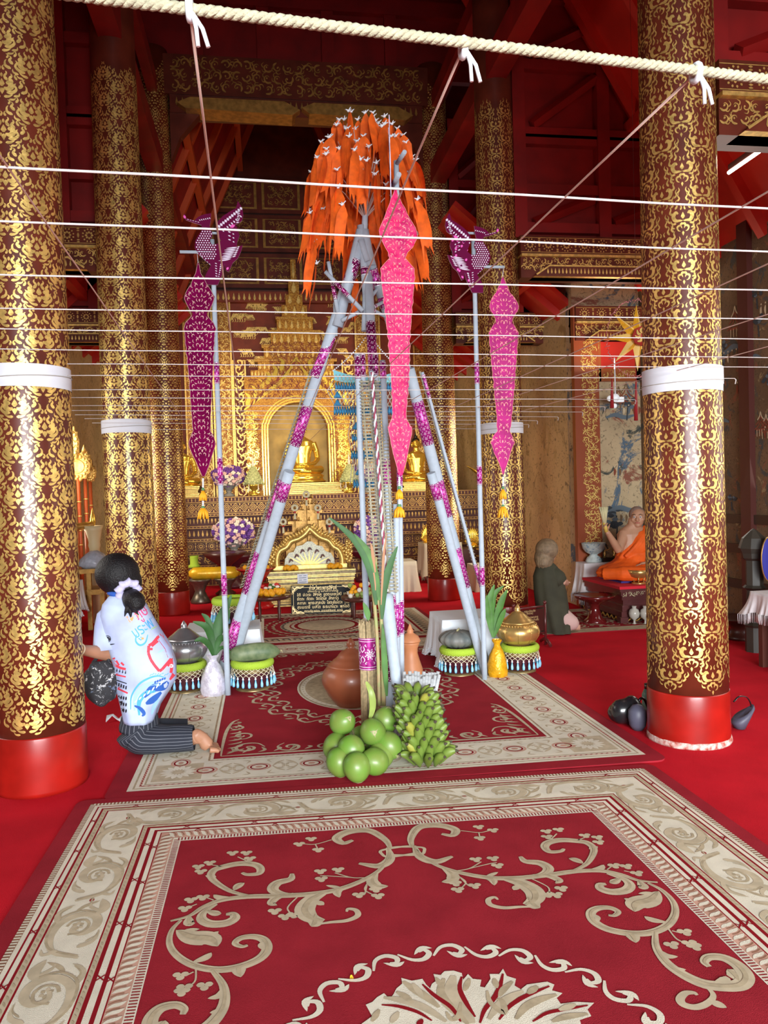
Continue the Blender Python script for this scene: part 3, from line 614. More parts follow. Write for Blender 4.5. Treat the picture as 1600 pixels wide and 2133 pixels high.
for (u, v, du, dv, L) in along(W2, H2, .57*B, .285):
    l = Local(g, u, v, du, dv)
    for r, mi, w in ((.062, 6, .012), (.045, 1, .01)): stroke(m, [(cos(k*pi/6)*r, sin(k*pi/6)*r*.8) for k in range(13)], w, l, mi, 'line', 2)
    stroke(m, [(-.02, 0), (.02, 0)], .03, l, 6, 'blob', 5)
    for s in (-1, 1):
        for t in (-1, 1):
            stroke(m, [(s*.075, 0), (s*.105, t*.05), (s*.14, t*.08)], .018, l, 4, 'vine', 3); stroke(m, [(s*.1, t*.03), (s*.14, t*.045)], .012, l, 3, 'leaf', 3); stroke(m, [(s*.07, t*.06), (s*.05, t*.1), (s*.09, t*.11)], .014, l, 4, 'leaf', 3)
            stroke(m, [(s*.142, t*.0), (s*.125, t*.03)], .02, l, 4, 'leaf', 3)
for (u, v) in ((.57*B, .57*B), (W2-.57*B, .57*B), (.57*B, H2-.57*B), (W2-.57*B, H2-.57*B)):
    m2 = m; stroke(m, [(u-.13, v), (u+.13, v)], .25, g, 4, 'line', 1)
    for k in range(14):
        a = k*2*pi/14; stroke(m, [(u+cos(a)*.03, v+sin(a)*.03), (u+cos(a)*.1, v+sin(a)*.1)], .03, f2u(.003), 2, 'leaf', 4)
# field: corner scrolls and the oval medallion
g = f2u(.0016)
for sx in (0, 1):
    for sy in (0, 1):
        def cn(P, w, mi=4, pf='vine'): stroke(m, [((B+.02+x) if not sx else (W2-B-.02-x), (H2-B-.02-y) if sy else (B+.02+y)) for x, y in P], w, g, mi, pf, 4)
        cn(spiral(.17, .14, .1, 0, 1.4), .022); cn(spiral(.42, .11, .085, 2, 1.4), .02); cn(spiral(.13, .38, .075, 4, 1.4), .02); cn(spiral(.62, .08, .05, 1, 1.2), .018); cn(spiral(.1, .56, .05, 3, 1.2), .018)
        cn([(.02, .02), (.2, .02), (.45, .02), (.72, .03), (.82, .08)], .022); cn([(.02, .02), (.02, .25), (.03, .5), (.06, .68), (.1, .74)], .022)
        for t in range(9): cn([(.05+t*.09, .05+.0*t), (.09+t*.09, .1+.02*sin(t*2)), (.07+t*.09, .16-t*.01)], .022, 4 if t % 2 else 3, 'leaf'); cn([(.05, .08+t*.07), (.11, .1+t*.07), (.15-t*.008, .13+t*.07)], .022, 4 if t % 2 else 3, 'leaf')
mc = ((F(700, 1437).x-O2[0]), O2[1]-F(700, 1437).y); mc = (W2/2-.02, H2/2-.02); ax, ay = .41, .62
def ell(t, k, off=0): return (mc[0]+(ax*k+off)*cos(t), mc[1]+(ay*k+off)*sin(t))
n = 64; base = len(m.v); m.v += [g(*ell(2*pi*i/n, 1)) for i in range(n)]; m.f.append(tuple(base+i for i in range(n))); m.m.append(3); m.s.append(False)
g3 = f2u(.0026)
stroke(m, [ell(2*pi*i/48, .93) for i in range(49)], .035, g3, 2, 'line', 1); stroke(m, [ell(2*pi*i/48, 1.02) for i in range(49)], .012, g3, 2, 'line', 1)
for i in range(56): stroke(m, [ell(2*pi*(i-.2)/56, .92), ell(2*pi*(i+.2)/56, .95)], .012, f2u(.0034), 3, 'leaf', 2)
for i in range(34):
    t = 2*pi*i/34; d = 2*pi/34; s = 1 if i % 2 else -1
    for kk, oo in ((1, .2), (1, .32)):
        stroke(m, [ell(t, kk, oo-.03*s), ell(t+d*.4, kk, oo+.05*s), ell(t+d*.9, kk, oo+.03*s), ell(t+d*.8, kk, oo-.02*s), ell(t+d*.5, kk, oo)], .022, g, 4, 'vine', 3)
        stroke(m, [ell(t+d*.2, kk, oo+.02), ell(t+d*.5, kk, oo+.07)], .028, g, 3, 'leaf', 3)
m.build('middle_rug', RUGM, label='red rug with cream border under the offerings, oval beige centre', cat='rug')
# ---- the far rug before the sign
O3 = (-.35, 9.75); f3 = lambda dz: rug_frame(O3, Vector((1, -.03)), Vector((0, -1)), .008+dz); W3, H3 = 2.2, 1.9
m = MB(); rug_slab(m, f3(0), -.05, W3+.05, -.05, H3+.05, .008, .02)
for a, b, c in [(0, .05, 2), (.05, .22, 4), (.22, .25, 1), (.25, .3, 2)]: ring(m, f3(0), W3, H3, a, b, c, .0012)
for (u, v, du, dv, L) in along(W3, H3, .135, .11):
    l = Local(f3(.002), u, v, du, dv); stroke(m, [(-.04, -.04), (-.01, .05), (.04, .03), (.02, -.02)], .03, l, 7, 'vine', 3); stroke(m, [(.02, -.06), (.05, -.02)], .03, l, 6, 'leaf', 3); stroke(m, [(-.05, .04), (-.03, .06)], .03, l, 2, 'leaf', 3)
cx, cy = W3/2-.1, .98
for r, mi, dz in ((1.0, 4, .0016), (.8, 1, .0022), (.62, 4, .0028)):
    n = 48; base = len(m.v); m.v += [f3(dz)(cx+.52*r*cos(2*pi*i/n), cy+.58*r*sin(2*pi*i/n)) for i in range(n)]; m.f.append(tuple(base+i for i in range(n))); m.m.append(mi); m.s.append(False)
for i in range(40):
    a = 2*pi*i/40
    for r, mi in ((.92, 7), (.7, 2), (1.12, 4), (1.28, 3)): stroke(m, [(cx+.52*r*cos(a), cy+.58*r*sin(a)), (cx+.52*(r+.05)*cos(a+.1), cy+.58*(r+.05)*sin(a+.1)), (cx+.52*r*cos(a+.12), cy+.58*r*sin(a+.12))], .03, f3(.0034), mi, 'vine', 3)
m.build('far_rug', RUGM, label='dark bordered oriental rug on the carpet before the black sign', cat='rug')
# ---- the monk's rug
f4 = lambda dz: rug_frame((2.75, 8.9), Vector((1, -.0)), Vector((0.0, -1)), .008+dz); m = MB(); rug_slab(m, f4(0), 0, 1.55, 0, 1.45, .008, .02); ring(m, f4(0), 1.55, 1.45, .0, .16, 3, .0012); ring(m, f4(0), 1.55, 1.45, .16, .2, 4, .0012)
for (u, v, du, dv, L) in along(1.55, 1.45, .1, .12): stroke(m, [(u-.03, v-.02), (u+.02, v+.03), (u+.03, v)], .03, f4(.002), 4, 'vine', 3)
scrolls(m, f4(.002), .25, 1.3, .25, 1.2, 3, dens=1.0, seed=9)
m.build('small_rug', RUGM, label='red rug with tan border beneath the monk\'s platform', cat='rug')

# ================================================================ ROPE AND STRING NET
STR = mat('cotton_string', (.62, .57, .55), .8, 0, .1, 60)
ROPE = mat('sisal_rope', (.46, .43, .29), .9, 0, .25, 60, bump=.4, bscale=200)
HN = 2.13
def wobble(a, b, n, sag): return [a.lerp(b, i/n)+Vector((0, 0, -sag*4*(i/n)*(1-i/n)+.001*sin(i*7.3))) for i in range(n+1)]
ra, rb = F(240, 0, HN), F(1600, 165, HN); d = (rb-ra).normalized(); ra = ra-d*.5; rb = rb+d*1.2
t = thing('rope', ra, 'thick twisted rope stretched across the hall overhead', 'rope', offset=True)
L = (rb-ra).length; n = int(L/.0045); side = d.cross(Vector((0, 0, 1))).normalized()
for s in range(3):
    m = MB(); m.tube([ra+d*(L*i/n)+(side*cos(2*pi*(i*.0045/.034)+s*2.094)+Vector((0, 0, 1))*sin(2*pi*(i*.0045/.034)+s*2.094))*.0036 for i in range(n+1)], .0046, 6); m.build('strand', ROPE, t)
knots = []
XS = [((0, 347), (1600, 435)), ((0, 460), (1600, 525)), ((0, 572), (1600, 605)), ((0, 642), (1600, 665)), ((0, 685), (1600, 707)), ((0, 727), (1600, 745)), ((140, 758), (1600, 765)), ((140, 782), (1530, 788)),
      ((142, 812), (1480, 812)), ((142, 828), (1322, 832)), ((142, 845), (1258, 847)), ((145, 855), (1212, 858)), ((156, 864), (1161, 868)), ((176, 872), (1118, 876)), ((192, 881), (1100, 884)), ((310, 895), (1030, 893))]
rnd = random.Random(5)
ORD = ['nearest', 'second nearest', 'third nearest', 'fourth nearest', 'fifth', 'sixth', 'seventh', 'eighth', 'ninth', 'tenth', 'eleventh', 'twelfth', 'thirteenth', 'fourteenth', 'fifteenth', 'farthest']
for i, (a, b) in enumerate(XS):
    pa, pb = F(*a, HN), F(*b, HN); d = (pb-pa).normalized()
    if a[0] == 0: pa = pa-d*.5
    if b[0] == 1600: pb = pb+d*.5
    t = thing('string', pa, 'white cotton string across the hall overhead, %s of the crosswise strings to the camera' % ORD[i], 'string', 'overhead strings running across the hall', offset=True)
    r = .0026 if i < 3 else .0022
    m = MB(); m.tube(wobble(pa, pb, 24, 0), r, 6); m.build('cord', STR, t)
    if b[0] != 1600:
        k = MB(); k.tube([pb, pb+Vector((.01, 0, -.01)), pb+Vector((.004, 0, -.035))], .0035, 5); k.build('knot', STR, t)
YS_ = [((395, 20), (510, 930)), ((965, 100), (620, 905)), ((1450, 152), (600, 960)), ((0, 325), (380, 870)), ((1600, 400), (640, 960)), ((1600, 550), (700, 960)), ((1600, 655), (760, 925)), ((1600, 722), (900, 905))]
LY = ['tied to the rope at its left knot', 'tied to the rope at its middle knot', 'tied to the rope at its right knot', 'at the far left, over the front left column', 'crossing the front right column highest', 'crossing the front right column below the highest one', 'third highest over the front right column', 'lowest of those crossing the front right column']
for i, (a, b) in enumerate(YS_):
    pa, pb = F(*a, HN), F(*b, HN)
    if pb.y > 11: pb = pa.lerp(pb, (11-pa.y)/(pb.y-pa.y))
    if a[0] in (0, 1600): d = (pb-pa).normalized(); pa = pa-d*.45
    t = thing('string', pa, 'pinkish lengthwise string overhead, '+LY[i], 'string', 'overhead strings running towards the altar', offset=True)
    m = MB(); m.tube(wobble(pa, pb, 30, .0), .0022, 6); m.build('cord', mat('pinkish_string', (.7, .5, .42), .8), t)
    if i < 3:
        k = MB(); kw = mat('white_thread', (.85, .9, .95), .7); k.torus(pa, .0115, .005, 14, 8, M=Matrix.Rotation(radians(90), 4, 'Y'))
        for q in (-.004, .004): k.tube([pa+Vector((.004, -.006, -.008)), pa+Vector((.012+q, -.008, -.028)), pa+Vector((.016+q*1.6, -.006, -.05))], .003, 5)
        k.build('knot', kw, t)
# ================================================================ OFFERINGS IN THE MIDDLE
FOIL = mat('magenta_foil', (.36, .006, .2), .28, .45, col2=(.6, .06, .4), scale=55, detail=2)
FOILD = mat('dark_magenta_foil', (.16, .004, .07), .28, .45, col2=(.34, .02, .18), scale=60, detail=2)
FOILW = mat('foil_white_print', (.85, .75, .85), .35, .2)
POLEW = mat('white_painted_pole', (.42, .49, .57), .6, 0, .08, 30, bump=.06, bscale=30)
THRD = mat('white_thread', (.85, .9, .95), .7)
def foil_print(m, p0, p1, r, mi=1, seed=0):
    """white stencil print wrapped on a foil band between two points of a pole"""
    ax = (p1-p0); L = ax.length; ax.normalize(); x = Vector((0, 0, 1)).cross(ax)
    if x.length < .1: x = Vector((1, 0, 0)).cross(ax)
    x.normalize(); y = ax.cross(x)
    fn = lambda u, v: p0+ax*v+x*((r+.0006)*cos(u/r))+y*((r+.0006)*sin(u/r))
    C = 2*pi*r; rnd = random.Random(seed)
    for v in (.006, L-.006): stroke(m, [(C*i/12, v) for i in range(13)], .004, fn, mi, 'line', 1)
    nu = max(4, int(C/.03)); nv = max(1, int(L/.035))
    for i in range(nu):
        for j in range(nv):
            u, v = C*(i+.5)/nu, L*(j+.5)/nv; s = .011
            for a in range(4): stroke(m, [(u+cos(a*pi/2+.78)*s*.3, v+sin(a*pi/2+.78)*s*.3), (u+cos(a*pi/2+.4)*s, v+sin(a*pi/2+.4)*s)], .006, fn, mi, 'leaf', 2)
            stroke(m, [(u+C/nu*.35, v+L/nv*.35), (u+C/nu*.6, v+L/nv*.5)], .005, fn, mi, 'leaf', 2)
def pole(name, a, b, r, label, bands=(), cat='pole', group=None, r2=None, knots=0, bm=FOIL, parts=None, mt=None):
    d = b-a; L = d.length; t = thing(name, a, label, cat, group, offset=True); r2 = r2 or r; rnd = random.Random(int(a.x*1000))
    n = 14; m = MB(); m.tube([a+d*(i/n)+Vector((rnd.uniform(-1, 1), rnd.uniform(-1, 1), 0))*.0012 for i in range(n+1)], [r+(r2-r)*i/n for i in range(n+1)], 16)
    m.build('shaft', mt or POLEW, t)
    for k, (f0, f1) in enumerate(bands):
        p0, p1 = a+d*f0, a+d*f1; rr = r+(r2-r)*(f0+f1)/2+.0015
        m = MB(); m.tube([p0, (p0+p1)/2, p1], rr, 16); foil_print(m, p0, p1, rr, 1, k); m.build('foil_band', [bm, FOILW], t)
    return t
def ft(a, b, py):   # fraction of the segment that projects to the image row py
    lo, hi = 0.0, 1.0
    def row(f): p = a.lerp(b, f)-Vector((0, 0, CAM_H)); return 1066.5-CAM_F*p.dot(_u)/p.dot(_f)
    for _ in range(30):
        mid = (lo+hi)/2
        if row(mid) > py: lo = mid
        else: hi = mid
    return (lo+hi)/2
def bands_px(a, b, rows): return [tuple(sorted((ft(a, b, r0), ft(a, b, r1)))) for r0, r1 in rows]
YA = 5.35
# --- left leg
def forked(label, a, b, r, rows, rt=None, bm=FOIL, name='forked_prop'): return pole(name, a, b, r, label, bands_px(a, b, rows), 'prop pole', 'white ceremonial prop poles leaning together', rt, bm=bm)
pA0, pA1 = F(455, 1425), A(702, 655, 5.45)
tL = forked('thick white forked prop leaning from the left, magenta foil rings, forks near its top', pA0, pA1, .05, [(928, 845), (1085, 1000), (1235, 1150), (1375, 1290)], .036)
pB0, pB1 = F(474, 1415)+Vector((0, -.1, 0)), A(603, 982, 5.62)
forked('shorter white prop in front of the left leaning prop, cut off half way up', pB0, pB1, .042, [(1042, 1003)], .04)
pC0, pC1 = A(690, 700, 5.5), A(655, 785, 5.56)
m = MB(); m.tube([pC1, pC0], .037, 16); foil_print(m, pC1, pC0, .037, 1, 3); m.build('foil_sleeve', [FOIL, FOILW], tL, xf=None)
# --- right leg
qA0, qA1 = F(1012, 1392), A(852, 768, 5.55)
tR = forked('thick white prop leaning from the right with magenta foil rings', qA0, qA1, .047, [(925, 835), (1075, 1000), (1222, 1140)], .042)
qB0, qB1 = F(1004, 1400)+Vector((0, -.1, 0)), A(898, 985, 5.62)
forked('shorter white prop in front of the right leaning prop, cut off half way up', qB0, qB1, .034, [(1040, 1006)], .034)
qC0, qC1 = A(852, 768, 5.6), A(775, 560, YA)
forked('upper length of the right prop, hidden behind the tall middle banner', qC0+Vector((0, .08, 0)), qC1, .036, [(640, 545)], .034)
# --- front leg
fA0, fA1 = F(820, 1545), A(766, 560, YA+.02)
tF = forked('white front prop rising from the bananas to the apex, long magenta sleeve near its top', fA0, fA1, .038, [(775, 672), (1420, 1330)], .03, FOILD)
g0, g1 = F(772, 1530), A(746, 790, 5.0)
forked('slim white pole left of the front ladders, foil at its top', g0, A(744, 738, 5.02), .019, [(790, 742)], .019, FOILD)
h0, h1 = F(836, 1560)+Vector((0, .1, 0)), A(801, 790, 5.0)
forked('white pole right of the front ladders with foil rings at top and middle', h0, A(797, 752, 5.02), .021, [(790, 755), (1012, 958), (1330, 1240)], .02)
h2 = A(812, 1400, 4.5)
forked('short stout white prop stub low in front of the ladders, foil above', A(805, 1240, 4.62), A(828, 1440, 4.4), .042, [(1315, 1243)], .03)
forked('slim white pole with broad foil ring, right of the stout stub', F(834, 1520)+Vector((0, .12, 0)), A(826, 1050, 4.75), .022, [(1325, 1255)], .022)
for i, (px, y0, y1) in enumerate(((757, 785, 738), (784, 782, 738))):
    forked('short magenta foil tube end %s the top of the front ladders' % ('left of' if i == 0 else 'above'), A(px, y0+20, 5.08), A(px-2, y1, 5.1), .018, [(y0, y1)], .018, FOILD)
# --- ladders (bamboo combs with rungs)
LAD = mat('pale_bamboo', (.42, .39, .28), .6, 0, .3, 40)
def ladder(a, b, w, label, n, side, tooth=.03):
    t = thing('bamboo_ladder', a, label, 'ladder', 'small ceremonial bamboo ladders on the props', offset=True); d = b-a; ax = d.normalized(); x = side.normalized(); o = ax.cross(x).normalized()*.004
    for s in (-1, 1): m = MB(); m.tube([a+x*(s*w*.28), b+x*(s*w*.28)], .0065, 6); m.build('rail', LAD, t)
    m = MB()
    for i in range(n): p = a+d*((i+.5)/n); m.tube([p-x*w*.5-o, p+x*w*.5-o], .0055, 5)
    o_ = m.build('rungs', LAD, t, kind='stuff'); return t
ladder(A(793, 1235, 4.62), A(760, 792, 4.98), .075, 'white bamboo ladder, left of the pair on the front prop', 62, Vector((1, 0, 0)))
ladder(A(818, 1235, 4.64), A(789, 792, 5.0), .075, 'white bamboo ladder, right of the pair on the front prop', 62, Vector((1, 0, 0)))
ladder(F(455, 1380)+(A(650, 765, 5.6)-F(455, 1380))*.3, A(652, 768, 5.62), .06, 'bamboo ladder along the outer side of the left prop', 66, Vector((1, .6, .35)))
ladder(A(1000, 1215, 5.95), A(878, 775, 5.62), .06, 'bamboo ladder along the outer side of the right prop', 56, Vector((1, .6, -.3)))
forked('slim grey pole beside the right ladder with magenta foot', A(1003, 1225, 5.9), A(880, 775, 5.6), .012, [(1225, 1175), (830, 780)], .012)
t = thing('twisted_cord', A(806, 1232, 4.55), 'white and maroon twisted cord hanging between the two front ladders', 'cord', offset=True)
a, b = A(806, 1232, 4.55), A(775, 775, 4.93); d = b-a; n = 160
for s, mt in ((0, THRD), (1, mat('maroon_yarn', (.3, .05, .1), .8))):
    m = MB(); m.tube([a+d*(i/n)+Vector((cos(i*.55+s*pi), sin(i*.55+s*pi), 0))*.0055 for i in range(n+1)], .006, 6); m.build('strand', mt, t)
# --- forks and stubs at the apex, parts of the props they grow from
def stubs(par, L):
    for (x0, y0, Y0, x1, y1, Y1, r, foil) in L:
        a, b = A(x0, y0, Y0), A(x1, y1, Y1); m = MB(); m.tube([a, a.lerp(b, .5), b], [r*1.15, r, r], 12); o = m.build('fork_stub', POLEW, par)
        if foil: f0, f1 = foil; m = MB(); p0, p1 = a.lerp(b, f0), a.lerp(b, f1); m.tube([p0, p1], r+.0015, 12); foil_print(m, p0, p1, r+.0015, 1, 2); m.build('foil_ring', [FOILD, FOILW], o)
stubs(tL, [(703, 680, 5.44, 752, 480, YA, .034, None), (708, 640, 5.45, 755, 500, YA, .04, (.35, .72)), (704, 650, 5.4, 684, 545, 5.36, .013, (.25, .6)), (756, 648, 5.25, 678, 566, 5.3, .014, (.38, .75)), (699, 700, 5.5, 698, 630, 5.46, .014, None), (712, 668, 5.4, 748, 650, 5.36, .013, (.8, 1)), (708, 622, 5.42, 733, 628, 5.38, .014, None)])
stubs(tF, [(765, 620, YA, 752, 470, YA, .028, (.3, .42)), (763, 690, YA, 764, 590, YA, .03, None), (770, 622, YA, 792, 595, YA+.03, .012, None), (778, 640, YA, 800, 628, YA+.05, .012, (0, .3)), (775, 645, YA, 808, 662, YA+.05, .012, (0, .2)), (745, 652, YA-.03, 765, 640, YA, .013, None)])
stubs(tF, [(758, 500, YA, 764, 385, YA, .02, None), (752, 500, YA-.02, 766, 545, YA-.03, .022, None), (772, 555, YA, 758, 480, YA, .035, None), (795, 620, YA+.05, 772, 540, YA, .028, (.3, .75))])

# --- flag tree on top
FLG = mat('orange_flag_cloth', (.95, .14, .004), .75, 0, .3, 18, sub=0.0)
tree = thing('flag_tree', A(762, 480, YA), 'small tree of orange paper pennants tied on top of the props', 'flag tree', offset=True)
rnd = random.Random(11); apx = A(760, 455, YA); m = MB()
for k in range(26):
    a = k*2.4; e = .25+.75*((k*7) % 26)/26; tip = apx+Vector((cos(a)*.33*(1-e*.55), sin(a)*.3*(1-e*.6), .1+.5*e)); m.tube([apx, apx.lerp(tip, .5)+Vector((0, 0, .03)), tip], [.007, .004, .0025], 5)
m.tube([A(758, 500, YA), A(766, 330, YA), A(774, 300, YA)], [.02, .012, .005], 8); m.build('branch', mat('thread_wrapped_stick', (.6, .42, .36), .8), tree)
K = 100; extra = MB(); ties = MB()
def pennant(m, c, L, w, ry, lean, k):
    dx = Vector((cos(ry), sin(ry), 0)); b0 = len(m.v); P = [(0, .006), (.08, .55), (.2, 1), (.38, .98), (.55, .95), (.72, .85), (.82, .75)]
    for t_, ww in P:
        p = c+lean*t_*1.5+Vector((0, 0, -L*t_))+Vector((sin(t_*5+k)*.006, cos(t_*6+k)*.012, 0)); m.v += [p-dx*w*ww, p+Vector((-dx.y, dx.x, 0))*.01*ww, p+dx*w*ww]
    e = len(m.v)-3; n0 = len(m.v)
    for x, t_ in ((-.8, 1.0), (-.05, .93), (.75, 1.05)): m.v.append(c+lean*t_*1.5+dx*w*x+Vector((0, 0, -L*t_*(1+.1*sin(k+x*3)))))
    for i in range(len(P)-1):
        for q in (0, 1): m.f.append((b0+3*i+q, b0+3*i+q+1, b0+3*i+q+4, b0+3*i+q+3)); m.m.append(0); m.s.append(True)
    mid = len(m.v); m.v += [m.v[e].lerp(m.v[e+1], .5), m.v[e+1].lerp(m.v[e+2], .5)]
    m.f += [(e, mid, n0), (mid, e+1, n0+1), (e+1, mid+1, n0+1), (mid+1, e+2, n0+2)]; m.m += [0]*4; m.s += [False]*4
def tie(m, c, k):
    for q in range(5): e = Vector((cos(q*1.4+k), sin(q*1.4+k)*.6, .5+.4*sin(q*2+k)))*.024; m.tube([c-e*.35, c+e], [.006, .0035], 4)
for k in range(K+60):
    u = ((k % K)+.5)/K if k < K else (k-K+.5)/60; rr = sqrt(u); a = k*2.39996
    x = cos(a)*rr*.40; y = sin(a)*rr*.34; zt = 4.1-.42*rr**2.6+rnd.uniform(-.05, .03)
    if k % 3 == 0: zt -= .3*rr; x *= 1.02
    if k % 7 == 0: zt -= .18
    if k >= K: zt -= rnd.uniform(.05, .35)*rr; y = abs(y)
    c = Vector((apx.x+x+.01, apx.y+y, zt)); args = (c, rnd.uniform(.27, .44), rnd.uniform(.034, .055), rnd.uniform(-.7, .7)+a*.08, Vector((x*.13, y*.1, 0)), k)
    if k < K: m = MB(); pennant(m, *args); fl = m.build('pennant', FLG, tree); m = MB(); tie(m, c, k); m.build('thread_tie', THRD, fl)
    else: pennant(extra, *args); tie(ties, c, k)
extra.build('pennants', FLG, tree, kind='stuff'); ties.build('thread_ties', THRD, tree, kind='stuff')

# --- bird poles and paper banners
MAG = mat('magenta_card', (.13, .003, .045), .75, spec=.1); LIL = mat('lilac_white_card', (.8, .72, .88), .6); PNK = mat('pink_card', (.85, .1, .5), .45)
BIRD = [(245, 345), (275, 300), (300, 380), (430, 425), (500, 360), (560, 325), (640, 300), (735, 285), (725, 420), (700, 520), (745, 640), (740, 700), (690, 760), (720, 835), (820, 830), (890, 770), (850, 680), (810, 580), (815, 480), (870, 400), (940, 330), (1050, 255), (1180, 180), (1215, 50), (1290, 180), (1305, 290), (1280, 400), (1220, 450), (1160, 470), (1190, 540), (1225, 670), (1180, 790), (1170, 870), (1275, 845), (1240, 960), (1180, 1080), (1090, 1160), (1010, 1330), (960, 1300), (940, 1180), (925, 1300), (870, 1430), (810, 1560), (590, 1560), (585, 1420), (650, 1290), (700, 1215), (600, 1130), (480, 1010), (425, 900), (440, 780), (500, 680), (560, 590), (560, 500), (440, 465), (290, 415)]
def inpoly(x, y, P):
    c = False; j = len(P)-1
    for i in range(len(P)):
        if (P[i][1] > y) != (P[j][1] > y) and x < (P[j][0]-P[i][0])*(y-P[i][1])/(P[j][1]-P[i][1])+P[i][0]: c = not c
        j = i
    return c
from mathutils.geometry import tessellate_polygon
def bird_mesh(par, origin, S, dirx, base, light, extra):
    """cut-out bird: x runs along dirx, S metres per drawing unit, origin at drawing point (735,1560)"""
    dirx = dirx.normalized(); th = dirx.cross(Vector((0, 0, 1)))*.006
    P3 = lambda x, y, o=0: origin+dirx*((x-735)*S)+Vector((0, 0, (1560-y)*S))+th*o
    m = MB(); tri = tessellate_polygon([[Vector((x, y, 0)) for x, y in BIRD]]); n = len(BIRD); b = len(m.v)
    m.v += [P3(x, y, .5) for x, y in BIRD]+[P3(x, y, -.5) for x, y in BIRD]
    for t in tri: m.f += [tuple(b+i for i in t), tuple(b+n+i for i in reversed(t))]; m.m += [0, 0]; m.s += [False]*2
    for i in range(n): j = (i+1) % n; m.f.append((b+i, b+j, b+n+j, b+n+i)); m.m.append(1); m.s.append(False)
    rnd = random.Random(3)
    for side in (.62, -.62):
        fn = lambda x, y: P3(x, y, side)
        def s(Q, w, mi=1, pf='leaf'):
            if all(inpoly(x, y, BIRD) for x, y in Q): stroke(m, Q, w, fn, mi, pf, 3)
        for r in range(9): s([(835+r*18+(r % 2)*20, 1130-r*32), (960+r*20, 1115-r*32), (1060+r*18, 1090-r*30)], 22)
        for r in range(6): s([(1080+r*20, 1060-r*35), (1150+r*14, 1035-r*34)], 20)
        for i in range(11):
            for j in range(13):
                x, y = 440+i*44+(j % 2)*22, 610+j*40
                if x < 840-(y-600)*.1: s([(x-13, y), (x+13, y+4)], 25, 1, 'blob')
        for i in range(11):      # tail fan
            t = i/10; x, y = 860+t*400, 480-t*330; s([(x-10, y+10), (x+25, y+60)], 46); s([(x+60, y+90), (x+95, y+130)], 26)
        for i in range(6): s([(1255-i*6, 230+i*40), (1200-i*6, 260+i*36)], 22)
        for i in range(7): s([(770, 1170+i*45), (810, 1185+i*45)], 16); s([(860-i*5, 1200+i*36), (905-i*12, 1185+i*36)], 24)
        for i in range(6): s([(520+i*35, 400-i*8), (545+i*35, 425-i*8)], 16)
        for i in range(5): s([(310+i*45, 400+i*11), (345+i*45, 408+i*11)], 10)
        for i in range(6): s([(1020+(i % 2)*80, 600+i*35), (1070+(i % 2)*60, 620+i*35)], 22); s([(470+i*40, 990+i*38), (490+i*40, 1012+i*38)], 10)
        s([(1060, 530), (1150, 480)], 60, 2); s([(255, 330), (285, 390)], 45, 2); s([(975, 1290), (1010, 1240)], 40, 2)
        if extra:
            for i in range(26): x, y = rnd.uniform(820, 1200), rnd.uniform(500, 1500); s([(x, y), (x+30, y+50)], 45, 2)
    m.build('bird_cutout', [base, light, PNK], par, label='flat cut-out bird')
